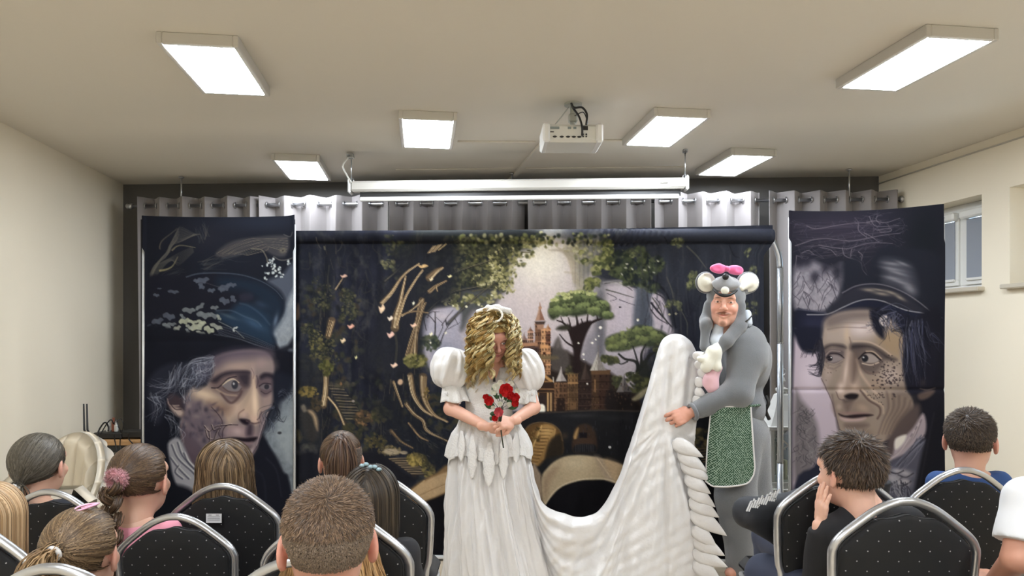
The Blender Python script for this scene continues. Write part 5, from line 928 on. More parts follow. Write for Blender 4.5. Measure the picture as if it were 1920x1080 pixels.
# ---------------------------------------------------------------- lantern on a white pedestal
lx = P(1466, 0, 4.62)[0]; ly = 4.62
pd = world_root('pedestal', (lx, ly, 0), 'white wooden pedestal under the white lantern behind the tube frame', 'pedestal')
m = MB(); m.box((lx, ly, .2), (.24, .24, .38), None, .006); m.obj('body', M_white, pd, False); m = MB(); m.box((lx, ly, .405), (.28, .28, .03), None, .006); m.obj('top', M_white, pd, False)
ln = world_root('lantern', (lx, ly, .42), 'tall white wooden lantern with a pitched roof between backdrop and right banner', 'lantern')
zb, zt2 = .42, .80; hw = .105
m = MB(); m.box((lx, ly, zb+.02), (.24, .24, .04), None, .005); m.obj('base', M_white, ln, False)
for sx in (-1, 1):
    for sy in (-1, 1): m = MB(); m.box((lx+sx*hw, ly+sy*hw, (zb+zt2)/2+.02), (.025, .025, zt2-zb-.04), None, .003); m.obj('post', M_white, ln, False)
for k in range(4):
    Rk = Rz(k*math.pi/2); m = MB(); m.box(np.array([lx, ly, (zb+zt2)/2])+Rk@[0, -hw, 0], (.18, .004, zt2-zb-.06), Rk); m.obj('pane', M_glass, ln, False)
    m = MB()
    for sgn in (-1, 1): m.box(np.array([lx, ly, .70])+Rk@[0, -hw-.006, 0], (.20, .008, .010), Rk@Ry(sgn*.7), .002)
    m.obj('lattice', M_white, ln, False)
m = MB(); m.box((lx, ly, zt2+.01), (.27, .27, .025), None, .004); m.obj('cornice', M_white, ln, False)
m = MB(); m.lathe([(.165, 0), (.10, .10), (.055, .2), (.03, .21), (.045, .225), (.045, .24), (.018, .25), (.012, .275), (.026, .29), (.02, .31), (.003, .33)], (lx, ly, zt2+.02), 4, Rz(math.pi/4)); m.obj('roof', M_white, ln, False)
m = MB(); m.torus((lx, ly, zt2+.37), .025, .004, 14, 6, Rx(math.pi/2)); m.obj('ring', M_steel, ln)
m = MB(); m.lathe([(.035, 0), (.035, .12), (.03, .125), (.002, .13)], (lx, ly, zb+.04), 16); m.obj('candle', mat('wax', (232, 224, 200), .5), ln)
m = MB(); m.box((lx+.012+hw*.6, ly-hw-.01, .62), (.028, .008, .03), None, .003); m.obj('latch', M_black, ln, False)
# ---------------------------------------------------------------- desk with router and cables, office chair, armchair
dy = 4.75; dx0, dx1 = P(163, 0, dy)[0], P(300, 0, dy)[0]; dz = P(0, 826, dy)[2]
dk = world_root('desk', ((dx0+dx1)/2, dy+.3, 0), 'small wooden topped desk against the left wall behind the armchair', 'desk')
m = MB(); m.box(((dx0+dx1)/2, dy+.28, dz-.018), (dx1-dx0, .56, .034), None, .004); m.obj('desk_top', M_wood, dk, False)
for x in (dx0+.03, dx1-.03):
    for y in (dy+.04, dy+.52): m = MB(); m.box((x, y, (dz-.035)/2), (.04, .04, dz-.036), None, .003); m.obj('leg', M_black, dk, False)
m = MB(); m.box(((dx0+dx1)/2, dy+.04, dz-.06), (dx1-dx0-.1, .02, .05)); m.obj('apron', M_black, dk, False)
def px_at(px, py, Y): return P(px, py, Y)
rt = world_root('router', (P(212, 0, dy)[0], dy+.12, dz), 'black router box with two tall antennas on the desk', 'router')
a = P(172, 824, dy+.05); b = P(226, 812, dy+.05); m = MB(); m.box(((a[0]+b[0])/2, dy+.14, dz+.022), (b[0]-a[0], .16, .042), None, .006); m.obj('body', M_black, rt, False)
for px in (158, 164):
    q = P(px, 0, dy+.16); m = MB(); m.tube([(q[0]+.012, dy+.16, dz+.03), (q[0], dy+.16, dz+.05), (q[0]-.004, dy+.16, dz+.235)], [.007, .007, .005], 8); m.obj('antenna', M_black, rt)
ps = world_root('power_strip', (P(240, 0, dy)[0], dy+.1, dz), 'black power strip crowded with plugs and looping cables on the desk', 'power strip')
a = P(224, 0, dy); b = P(270, 0, dy); m = MB(); m.box(((a[0]+b[0])/2-.01, dy+.12, dz+.03), (b[0]-a[0]+.04, .10, .05), None, .008); m.obj('body', M_black, ps, False)
M_wht = mat('white_plug', (206, 206, 200), .5); M_red = mat('brown_plug', (120, 66, 46), .5)
for px, mm, h in ((203, M_wht, .05), (213, M_red, .075), (218, M_wht, .05)): q = P(px, 0, dy+.1); m = MB(); m.box((q[0], dy+.1, dz+.046+h/2), (.022, .025, h), None, .005); m.tube([(q[0], dy+.1, dz+.04+h), (q[0], dy+.1, dz+.07+h)], .008, 8); m.obj('plug', mm, ps, False)
for pts, r in [([(181, 818), (188, 802), (197, 792), (203, 800), (203, 808)], .0055), ([(188, 815), (200, 795), (208, 787), (213, 795)], .004), ([(214, 794), (218, 787), (222, 800), (228, 812)], .003), ([(217, 792), (226, 785), (231, 796), (228, 814)], .0025), ([(213, 812), (216, 830), (219, 845), (222, 856)], .0035), ([(240, 812), (242, 824), (250, 833), (254, 836)], .004), ([(226, 818), (225, 834), (228, 850)], .0035)]:
    m = MB(); m.tube(curve([P(x, y, dy-.02+.02*(i % 2)) for i, (x, y) in enumerate(pts)], 6), r, 7); m.obj('cable', M_black, ps)
pp = world_root('paper_box', (P(252, 0, dy)[0], dy+.2, dz), 'flat white box lying on the desk beside the power strip', 'box')
a = P(238, 0, dy); b = P(268, 0, dy); m = MB(); m.box(((a[0]+b[0])/2+.02, dy+.28, dz+.012), (.14, .2, .022), None, .003); m.obj('lid', M_wht, pp, False)
oc = world_root('office_chair', (P(206, 0, 4.3)[0], 4.4, 0), 'black rounded office chair back in front of the desk', 'chair')
c = P(207, 880, 4.3); m = MB(); m.ell((c[0], 4.3, c[2]-.03), (.10, .03, .13), 20, 12); m.obj('backrest', M_black, oc); m = MB(); m.lathe([(.002, 0), (.2, .01), (.21, .04), (.18, .07), (.002, .08)], (c[0], 4.48, .42), 24); m.obj('seat', M_black, oc)
m = MB(); m.tube([(c[0], 4.48, .42), (c[0], 4.48, .08)], .025, 12); m.tube(curve([(c[0], 4.31, c[2]-.1), (c[0], 4.30, .5), (c[0], 4.36, .44), (c[0], 4.46, .43)]), .015, 8); m.obj('column', M_black, oc)
for k in range(5): t = k*2*math.pi/5; m = MB(); m.tube([(c[0], 4.48, .09), (c[0]+.25*math.cos(t), 4.48+.25*math.sin(t), .05)], [.022, .014], 8); m.ell((c[0]+.25*math.cos(t), 4.48+.25*math.sin(t), .025), (.025, .025, .025), 10, 8); m.obj('leg', M_black, oc)
# armchair with channelled back
M_arm = mat('beige_upholstery', (203, 192, 172), .8, bump=.2, bscale=500, sheen=.2)
ac = world_root('armchair', (-2.25, 3.45, 0), 'beige tub armchair with a vertically channelled curved back', 'armchair')
cx, cy = -2.42, 3.35; nth, nz = 241, 22; V = np.zeros((2, nth, nz, 3))
for i in range(nth):
    t = i/(nth-1); ang = rad(-35+250*t); top = .46+.44*math.exp(-((t-.42)/.27)**2)
    for j in range(nz):
        s = j/(nz-1); z = .20+(top-.20)*s; flare = .27+.10*s+.015*math.sin(math.pi*s); bul = .030*abs(math.sin(t*math.pi*15))**.45*min(1, s*3)
        for q in range(2):
            r = flare+(-.035 if q == 0 else .045)*math.cos(s*.5)+(-bul if q == 0 else bul)
            if j == nz-1: r = flare+(-.012 if q == 0 else .022)
            V[q, i, j] = (cx+r*math.cos(ang), cy+r*math.sin(ang), z)
nV = nth*nz; F = [tuple(f) for f in gridF(nth, nz)]+[tuple(x+nV for x in f[::-1]) for f in gridF(nth, nz)]
F += [(i*nz+nz-1, nV+i*nz+nz-1, nV+(i+1)*nz+nz-1, (i+1)*nz+nz-1) for i in range(nth-1)]+[(i*nz, (i+1)*nz, nV+(i+1)*nz, nV+i*nz) for i in range(nth-1)]
for i in (0, nth-1): F += [(i*nz+j, i*nz+j+1, nV+i*nz+j+1, nV+i*nz+j) for j in range(nz-1)]
mobj('backrest', V.reshape(-1, 3), F, M_arm, ac)
m = MB(); m.lathe([(.01, 0), (.27, .005), (.30, .03), (.30, .22), (.28, .25), (.01, .27)], (cx, cy, .17), 32); m.obj('seat', M_arm, ac)
q = P(128, 925, 3.1); m = MB(); m.box((-2.06, 3.02, .50), (.44, .20, .50), Rz(.12), .06); m.obj('armrest', M_arm, ac)
for k in range(4): t = k*math.pi/2+.7; m = MB(); m.tube([(cx+.2*math.cos(t), cy+.2*math.sin(t), 0), (cx+.18*math.cos(t), cy+.18*math.sin(t), .18)], [.011, .016], 8); m.obj('leg', M_wood, ac)
# ---------------------------------------------------------------- banquet chairs
M_frame = mat('silver_chair_frame', (186, 188, 192), .3, metal=.85, var=.04, vscale=30)
def dotted(name, scale=.042):
    m = bpy.data.materials.new(name); m.use_nodes = True; nt = m.node_tree; b = nt.nodes['Principled BSDF']; N = nt.nodes.new; Lk = nt.links.new
    tc = N('ShaderNodeTexCoord'); mp = N('ShaderNodeMapping'); mp.inputs['Rotation'].default_value = (0, rad(45), 0); mp.inputs['Scale'].default_value = (1/scale, 0.0001, 1/scale); Lk(tc.outputs['Object'], mp.inputs[0])
    v = N('ShaderNodeTexVoronoi'); v.inputs['Randomness'].default_value = 0; v.inputs['Scale'].default_value = 1; Lk(mp.outputs[0], v.inputs['Vector'])
    lt = N('ShaderNodeMath'); lt.operation = 'LESS_THAN'; lt.inputs[1].default_value = .048; Lk(v.outputs['Distance'], lt.inputs[0])
    mx = N('ShaderNodeMix'); mx.data_type = 'RGBA'; mx.inputs[6].default_value = (*lin((9, 9, 12)), 1); mx.inputs[7].default_value = (*lin((150, 150, 150)), 1); Lk(lt.outputs[0], mx.inputs[0]); Lk(mx.outputs[2], b.inputs['Base Color'])
    b.inputs['Roughness'].default_value = .85; b.inputs['Sheen Weight'].default_value = .05; return m
M_pad = dotted('black_dotted_fabric')
def back_outline(w, zt, zs, n=10):      # one half arch, from the seat up to the peak (x, z)
    h = w/2; pts = [(h*.86, .44), (h*.90, .56), (h*.955, zs-.14), (h, zs+.0), (h*.975, zs+.035), (h*.89, zs+.062), (h*.68, zs+.100), (h*.40, zs+.143), (h*.16, zs+.164), (0, zt-.002)]
    return pts
def make_chair():
    t = empty('banquet_chair', (0, 0, 0)); w, zt, zs = .42, .915, .745
    half = back_outline(w, zt, zs); full = half+[(-x, z) for x, z in half[-2::-1]]
    C = curve([(x, 0, z) for x, z in full], 5)
    lean = lambda z: -.02-(z-.45)*.10      # backrest leans back
    for p in C: p[1] = lean(p[2])
    m = MB(); m.tube(C, .0125, 10, up=(0, 1, 0), flat=1.15); m.obj('back_frame', M_frame, t)
    # backrest pad
    inner = [(x*(1-.042/max(.05, abs(x)+.02)*0)-.014*np.sign(x), z) for x, z in full]
    Ci = curve([(x, 0, z) for x, z in inner], 4)[:, [0, 2]]; out = []
    for x, z in Ci:
        x = np.clip(x, -w/2+.018, w/2-.018); zz = z-.012; dip = .026*math.exp(-(x/.075)**4) if z > .8 else 0
        out.append((x, max(.50, zz-dip)))
    out = np.array(out); c = np.array([0, .70]); V = []; F = []; n = len(out); rings = [(1.0, .012, 0), (.985, .022, 0), (.93, .030, 0), (.6, .036, 0), (.25, .038, 0)]
    for sgn in (-1, 1):
        base = len(V)
        for f, th, _ in rings:
            for x, z in out:
                q = c+(np.array([x, z])-c)*f; V.append((q[0], lean(q[1])+sgn*th*(.75 if sgn < 0 else 1), q[1]))
        V.append((c[0], lean(c[1])+sgn*.039*(.75 if sgn < 0 else 1), c[1]))
        for r in range(len(rings)-1):
            for i in range(n-0): F.append((base+r*n+i, base+r*n+(i+1) % n, base+(r+1)*n+(i+1) % n, base+(r+1)*n+i)[::sgn])
        for i in range(n): F.append((base+(len(rings)-1)*n+i, base+(len(rings)-1)*n+(i+1) % n, len(V)-1)[::sgn])
    half_n = len(rings)*n+1
    for i in range(n): F.append((i, half_n+i, half_n+(i+1) % n, (i+1) % n))
    mobj('backrest', V, F, M_pad, t)
    m = MB(); m.box((0, .21, .455), (.40, .41, .07), None, .03); m.obj('seat', M_pad, t)
    m = MB(); m.tube([(-.185, .02, .41), (.185, .02, .41), (.185, .40, .41), (-.185, .40, .41)], .011, 8, closed=True, up=(0, 0, 1)); m.obj('seat_frame', M_frame, t)
    for sx in (-1, 1):
        m = MB(); m.tube(curve([(sx*.181, -.02, .45), (sx*.183, -.03, .3), (sx*.19, -.09, .0)], 4), .0125, 10); m.obj('leg', M_frame, t)
        m = MB(); m.tube(curve([(sx*.185, .38, .41), (sx*.187, .40, .25), (sx*.19, .41, .0)], 4), .0125, 10); m.obj('leg', M_frame, t)
        m = MB(); m.tube([(sx*.187, -.055, .16), (sx*.188, .405, .16)], .008, 8, up=(0, 0, 1)); m.obj('stretcher', M_frame, t)
    return t
def dup(root, loc, rz, s, label, group=None):
    r = root.copy(); COL.objects.link(r); r.location = loc; r.rotation_euler = (0, 0, rz); r.scale = (s, s, s); r['label'] = label
    for ch in list(root.children): q = ch.copy(); COL.objects.link(q); q.parent = r
    return r
CH0 = make_chair(); tag(CH0, 'x', 'chair', 'silver framed banquet chairs in the audience'); first = True; CHAIRS = {}
def chair(key, px, topy, w, label, rz=0):
    global first
    D = topy-HY; r = D/w; s = 1.42/(.915+.445*r); Y = FPX*.445*s/w
    loc = ((px-960)/FPX*Y, Y+.06*s, 0)
    if first: o = CH0; o.location = loc; o.rotation_euler = (0, 0, rad(rz)); o.scale = (s, s, s); o['label'] = label; first = False
    else: o = dup(CH0, loc, rad(rz), s, label)
    CHAIRS[key] = (loc, s, Y, o); return o
chair('A', 1698, 938, 287, 'black padded banquet chair right behind the boy holding his face')
chair('B', 329, 967, 232, 'black padded banquet chair whose back shows a strip of pink shirt above it')
chair('C', 419, 910, 220, 'black padded banquet chair with a small white label on its back')
chair('D', 699, 892, 230, 'black padded banquet chair left of the wedding dress, seen by its right corner')
chair('E', 93, 921, 212, 'black padded banquet chair behind the girl with the low grey brown ponytail')
chair('F', 1575, 886, 245, 'black padded banquet chair beside the dark sleeve with white lettering')
chair('G', 1806, 880, 212, 'black padded banquet chair showing a blue collar above its back')
chair('H', 631, 962, 290, 'black padded banquet chair right behind the close boy with cropped hair')
chair('I', 560, 1050, 350, 'banquet chair whose frame shows at the left ear of the close cropped boy')
chair('J', -78, 978, 292, 'banquet chair cut by the left picture edge beside the blonde child')
chair('L', 100, 1063, 372, 'banquet chair showing only its silver arch under the girl with the pink clip')
chair('M', 2030, 1046, 340, 'banquet chair showing only its silver arch below the white T-shirt')
chair('N', 615, 1187, 560, 'banquet chair of the close cropped boy, hidden below the picture')
# white care label on chair C
l, s, Yc, oc_ = CHAIRS['C']; m = MB(); m.box((-.02, -.098, .80), (.058, .002, .034)); lb = m.obj('care_label', mat('label_white', (214, 214, 216), .6), oc_, False); lb['label'] = 'small white printed care label'
def txt(body, loc, size, m_, parent, rot=(math.pi/2, 0, 0), name='lettering', ext=.0004):
    cu = bpy.data.curves.new(name, 'FONT'); cu.body = body; cu.size = size; cu.extrude = ext; cu.align_x = 'CENTER'; cu.align_y = 'CENTER'; cu.materials.append(m_)
    o = bpy.data.objects.new(name, cu); COL.objects.link(o); o.parent = parent; o.location = loc; o.rotation_euler = rot; return o
for k in range(3):
    m = MB(); m.box((-.02, -.0995, .806-.006*k), (.046, .0006, .0018)); m.obj('print_line', mat('label_ink', (120, 120, 124), .6), lb, False)
for x in (-.034, -.006): m = MB(); m.box((x, -.0995, .8125), (.012, .0006, .003)); m.obj('print_line', MATS['label_ink'], lb, False)
# ---------------------------------------------------------------- bodies: one smooth continuous surface grown around joints
class SDF:
    """list of rounded bones / ellipsoids, blended smoothly; meshed as one closed surface"""
    def __init__(s): s.p = []
    def cone(s, a, b, r0, r1, k=.02, flat=None): s.p.append(('c', np.array(a, float), np.array(b, float), r0, r1, k, flat)); return s
    def ell(s, c, r, R=None, k=.02): s.p.append(('e', np.array(c, float), np.array(r, float), np.eye(3) if R is None else np.asarray(R), k)); return s
    def sub(s, c, r, R=None, k=.01): s.p.append(('s', np.array(c, float), np.array(r, float), np.eye(3) if R is None else np.asarray(R), k)); return s
    def cut(s, c, n): s.p.append(('k', np.array(c, float), nrm(n))); return s          # removes what lies beyond the plane
    def chain(s, pts, rs, k=.02):
        for i in range(len(pts)-1): s.cone(pts[i], pts[i+1], rs[i], rs[i+1], k)
        return s
    def mesh(s, h, noise=None):
        lo = np.full(3, 1e9); hi = -lo
        for p in s.p:
            if p[0] == 'c': q = [p[1]-p[3], p[1]+p[3], p[2]-p[4], p[2]+p[4]]
            elif p[0] == 'e': m = max(p[2]); q = [p[1]-m, p[1]+m]
            else: continue
            lo = np.minimum(lo, np.min(q, 0)); hi = np.maximum(hi, np.max(q, 0))
        lo -= 3*h+.012; hi += 3*h+.012; n = np.ceil((hi-lo)/h).astype(int)+1
        ax = [lo[i]+h*np.arange(n[i]) for i in range(3)]; D = np.full(n, .2, np.float32)
        for p in s.p:
            if p[0] == 'k':
                d = (ax[0][:, None, None]-p[1][0])*p[2][0]+(ax[1][None, :, None]-p[1][1])*p[2][1]+(ax[2][None, None, :]-p[1][2])*p[2][2]
                D = np.maximum(D, d.astype(np.float32)); continue
            k = p[5] if p[0] == 'c' else p[4]; pad = k+3*h
            if p[0] == 'c': l = np.minimum(p[1]-p[3], p[2]-p[4])-pad; u = np.maximum(p[1]+p[3], p[2]+p[4])+pad
            else: m = max(p[2]); l = p[1]-m-pad; u = p[1]+m+pad
            i0 = np.clip(((l-lo)/h).astype(int), 0, n); i1 = np.clip(((u-lo)/h).astype(int)+2, 0, n)
            sl = tuple(slice(a, b) for a, b in zip(i0, i1))
            if any(b <= a for a, b in zip(i0, i1)): continue
            X = np.stack(np.meshgrid(*[ax[i][sl[i]] for i in range(3)], indexing='ij'), -1).astype(np.float32)
            if p[0] == 'c':
                ba = p[2]-p[1]; L = ba@ba+1e-12; pa = X-p[1].astype(np.float32); t0 = (pa@ba.astype(np.float32))/L; t = np.clip(t0, 0, 1)
                d = np.sqrt(((pa-t[..., None]*ba.astype(np.float32))**2).sum(-1))-(p[3]+(p[4]-p[3])*t)
                if p[6] is not None: d = np.maximum(d, (t0-1)*math.sqrt(L) if p[6] > 0 else -t0*math.sqrt(L))
            else:
                q = (X-p[1].astype(np.float32))@p[3].astype(np.float32); r = p[2].astype(np.float32)
                k0 = np.sqrt(((q/r)**2).sum(-1)); k1 = np.sqrt(((q/(r*r))**2).sum(-1)); d = k0*(k0-1)/(k1+1e-6); d = np.where(k0 < 1e-3, -r.min(), d)
            A = D[sl]
            if p[0] == 's':
                d = -d; hh = np.maximum(k-np.abs(A-d), 0)/k; D[sl] = np.maximum(A, d)+hh*hh*k*.25
            else: hh = np.maximum(k-np.abs(A-d), 0)/k; D[sl] = np.minimum(A, d)-hh*hh*k*.25
        if noise is not None:
            X = np.stack(np.meshgrid(*ax, indexing='ij'), -1); D = D+noise(X)
        return surface_nets(D, lo, h)
def surface_nets(D, lo, h):
    ins = D < 0; c = [ins[a:ins.shape[0]-1+a, b:ins.shape[1]-1+b, e:ins.shape[2]-1+e] for a in (0, 1) for b in (0, 1) for e in (0, 1)]
    tot = sum(x.astype(np.int8) for x in c); act = (tot > 0) & (tot < 8); idx = np.full(act.shape, -1, np.int64); A = np.argwhere(act); idx[tuple(A.T)] = np.arange(len(A))
    acc = np.zeros((len(A), 3)); cnt = np.zeros(len(A))
    for a in range(8):
        for axn in range(3):
            o = np.array([(a >> 2) & 1, (a >> 1) & 1, a & 1])
            if o[axn]: continue
            o2 = o.copy(); o2[axn] = 1; i1 = A+o; i2 = A+o2; d1 = D[tuple(i1.T)]; d2 = D[tuple(i2.T)]; m = (d1 < 0) != (d2 < 0)
            t = np.where(m, d1/np.where(m, d1-d2, 1), 0); acc[m] += (i1+(i2-i1)*t[:, None])[m]; cnt[m] += 1
    V = lo+h*acc/cnt[:, None]; F = []
    for axn in range(3):
        u, v = (axn+1) % 3, (axn+2) % 3; s1 = [slice(None)]*3; s2 = [slice(None)]*3; s1[axn] = slice(0, -1); s2[axn] = slice(1, None)
        cr = np.argwhere(ins[tuple(s1)] != ins[tuple(s2)]); cr = cr[(cr[:, u] > 0) & (cr[:, v] > 0) & (cr[:, u] < D.shape[u]-1) & (cr[:, v] < D.shape[v]-1)]
        eu = np.eye(3, dtype=int)[u]; ev = np.eye(3, dtype=int)[v]
        q = np.stack([idx[tuple((cr-eu-ev).T)], idx[tuple((cr-ev).T)], idx[tuple(cr.T)], idx[tuple((cr-eu).T)]], 1)
        sg = ins[tuple(cr.T)]; q[~sg] = q[~sg][:, ::-1]; F.append(q)
    F = np.vstack(F); return V, F[(F >= 0).all(1)]
def join(parts):
    V = []; F = []; n = 0
    for v, f in parts: V.append(v); F.append(f+n); n += len(v)
    return np.vstack(V), np.vstack(F)
def folds(amp, f=18., seed=0):
    def fn(X):
        x, y, z = X[..., 0], X[..., 1], X[..., 2]
        return amp*(np.sin(f*(x*.7+z*1.1)+3*np.sin(f*.35*y+seed))+.6*np.sin(f*1.7*(z*.8-x*.6+y*.5)+2*np.sin(f*.5*x+seed)))
    return fn
# ---- head (face toward -Y, up +Z), adult size; s scales it
def make_head(h=.003, child=False, smile=False):
    s = SDF(); f = .9 if child else 1.0
    s.ell((0, .014, .032), (.0745, .094, .083), k=.03); s.ell((0, -.028, -.030), (.061, .060, .072), k=.035); s.ell((0, -.040, -.070*f), (.044, .042, .034), k=.03)
    s.ell((0, -.074, -.094*f), (.020, .016, .015), k=.02); s.ell((0, -.082, .038), (.046, .012, .02), k=.03)
    for q in (-1, 1):
        s.ell((q*.040, -.070, -.022), (.020, .018, .018), k=.022); s.sub((q*.031, -.098, .010), (.017, .013, .012), k=.012); s.ell((q*.031, -.079, .009), (.0125, .0125, .0105), k=.003)
        s.cone((q*.012, -.091, .027), (q*.044, -.080, .028), .006, .005, k=.012)
    s.cone((0, -.088, .018), (0, -.113, -.020), .007, .011, k=.012); s.ell((0, -.111, -.023), (.012, .010, .010), k=.008)
    for q in (-1, 1): s.ell((q*.012, -.101, -.026), (.008, .010, .008), k=.006)
    w = .034 if smile else .021; dz = .009 if smile else 0
    s.chain([(-w, -.082, -.054+dz), (-.009, -.094, -.051), (.009, -.094, -.051), (w, -.082, -.054+dz)], [.003, .0055, .0055, .003], k=.008)
    s.chain([(-w*.9, -.083, -.060+dz), (0, -.093, -.063), (w*.9, -.083, -.060+dz)], [.003, .006, .003], k=.008); s.sub((0, -.101, -.0565), (w, .008, .0014), k=.004)
    for q in (-1, 1):
        s.ell((q*.078, .012, -.004), (.0075, .017, .031), Rz(q*-.35)@Rx(.15), k=.008); s.sub((q*.087, .006, .0), (.006, .009, .017), Rz(q*-.35), k=.005); s.ell((q*.077, .008, -.030), (.006, .009, .009), k=.006)
    s.cone((0, .022, -.055), (0, .036, -.155), .054*f*.95, .052*f, k=.03)
    return s.mesh(h)
def face_cols(V, skin, lips=(186, 110, 104), brow=None, beard=None, flush=(214, 140, 124), squint=0):
    C = np.ones((len(V), 3))*lin(skin); x, y, z = np.abs(V[:, 0]), V[:, 1], V[:, 2]
    def blend(m, c): C[:] = C*(1-m[:, None])+lin(c)*m[:, None]
    g = lambda cx, cy, cz, r: np.exp(-((x-cx)**2+(y-cy)**2+(z-cz)**2)/r**2)
    blend(.45*g(.042, -.075, -.028, .022), flush); blend(.35*g(0, -.112, -.022, .016), flush); blend(.6*g(.080, .012, 0, .03)*(x > .068), flush)
    blend(.85*np.clip(1-((x/(.024+.011*squint))**2+((z+.057-squint*9*x*x)/(.0085-.0025*squint))**2), 0, 1)*(y < -.072), lips)
    ed = np.sqrt(((x-.031)/.0135)**2+((z-.009+squint*(.002-5*(x-.031)**2))/(.0055-.0034*squint))**2); fr = y < -.06
    blend(np.clip((1.15-ed)*3, 0, 1)*fr*.85, (236, 232, 226)); blend(np.clip((1-np.sqrt((x-.031)**2+(z-.009)**2)/.0055)*5, 0, 1)*fr, (60, 50, 46))
    blend(np.clip(1-np.abs(ed-1.25)*4, 0, 1)*fr*(z > .008)*.8, (70, 50, 44))
    if brow: blend(np.clip(1-((x-.030)/.019)**2-((z-.0285+(x-.03)**2*6)/.0042)**2, 0, 1)*fr*.95, brow)
    if beard:
        blend(.95*np.clip(1.8*(1-((x/.038)**2+((z+.044+x*.12)/.0095)**2)), 0, 1)*(y < -.060), beard)
        blend(.7*np.clip(1.2*(1-((x/.018)**2+((z+.095)/.016)**2)), 0, 1)*(y < -.055)*(z < -.076), beard); blend(.28*np.clip(1-np.abs(z+.075)/.045, 0, 1)*(y < .0)*(x > .02), beard)
    return C
# ---- hand: wrist at the origin, fingers toward +X, palm down (-Z), thumb on +Y
def make_hand(curl=(.35, .45, .5, .55), thumb=.4, h=.0028, spread=.06, s=1.0, tcurl=.4):
    S = SDF(); S.cone((-.03, 0, 0), (.01, 0, 0), .024, .022, k=.015); S.ell((.050, .002, -.001), (.048, .038, .014), k=.012); S.ell((.078, -.002, 0), (.020, .039, .0125), k=.01); S.ell((.032, .024, -.008), (.026, .017, .014), Rz(.5), k=.012)
    for i, (y, L, r) in enumerate([(.029, .070, .0088), (.009, .078, .0090), (-.011, .072, .0086), (-.030, .057, .0075)]):
        p = np.array([.088-.004*abs(i-1)-(.006 if i == 3 else 0), y, .001]); a = curl[i]; yaw = (1.3-i)*spread; segs = [L*.45, L*.31, L*.24]; pitch = 0; pts = [p-np.array([.02, 0, 0]), p]
        for j, l in enumerate(segs):
            pitch += a*(1.0 if j == 0 else 1.15 if j == 1 else .8)
            p = p+l*np.array([math.cos(pitch)*math.cos(yaw), math.cos(pitch)*math.sin(yaw), -math.sin(pitch)]); pts.append(p)
        S.chain(pts[1:], [r*1.05, r, r*.93, r*.8], k=.004); S.cone(pts[0], pts[1], r*1.0, r*1.08, k=.008)
    p = np.array([.022, .030, -.006]); d = nrm([.62, .70-.25*thumb, -.35-.5*thumb]); pts = [p]
    for j, l in enumerate([.036, .031, .026]):
        p = p+l*d; pts.append(p); d = nrm(d+np.array([.45*tcurl, -.55*tcurl, -.25*tcurl]))
    S.chain(pts, [.0135, .0110, .0100, .0080], k=.006)
    V, F = S.mesh(h); return V*s, F
HANDS = {}
def hand_at(wrist, fwd, palm, side, kind='rest', s=1.0):
    """side +1: thumb on the (palm x fwd) side"""
    if kind not in HANDS:
        HANDS[kind] = {'rest': lambda: make_hand((.28, .34, .4, .45), .3), 'grip': lambda: make_hand((.85, .95, 1.0, 1.0), .9, tcurl=.8), 'flat': lambda: make_hand((.08, .06, .08, .12), .25, spread=.03), 'pinch': lambda: make_hand((.5, .6, .75, .85), .8, tcurl=.5), 'child': lambda: make_hand((.5, .55, .6, .6), .4, h=.0045)}[kind]()
    V, F = HANDS[kind]; x = nrm(fwd); z = -nrm(np.array(palm)-x*(np.array(palm)@x)); y = np.cross(z, x)
    if side < 0: V = V*np.array([1, -1, 1]); F = F[:, ::-1]
    return V*s@np.stack([x, y, z])+np.array(wrist, float), F
HEAD_C = make_head(.0038, child=True); HEAD_A = make_head(.0028, smile=True)
M_skin = mat('skin', (226, 180, 156), .5, vcol=True, bump=.05, bscale=300)
M_skin.node_tree.nodes['Principled BSDF'].inputs['Subsurface Weight'].default_value = .12
M_skin.node_tree.nodes['Principled BSDF'].inputs['Subsurface Radius'].default_value = (.012, .005, .003)
M_hair = mat('hair', (90, 70, 50), .48, vcol=True, spec=.35)
def headR(yaw, pitch=0, roll=0): return Rz(rad(yaw))@Ry(rad(roll))@Rx(rad(pitch))
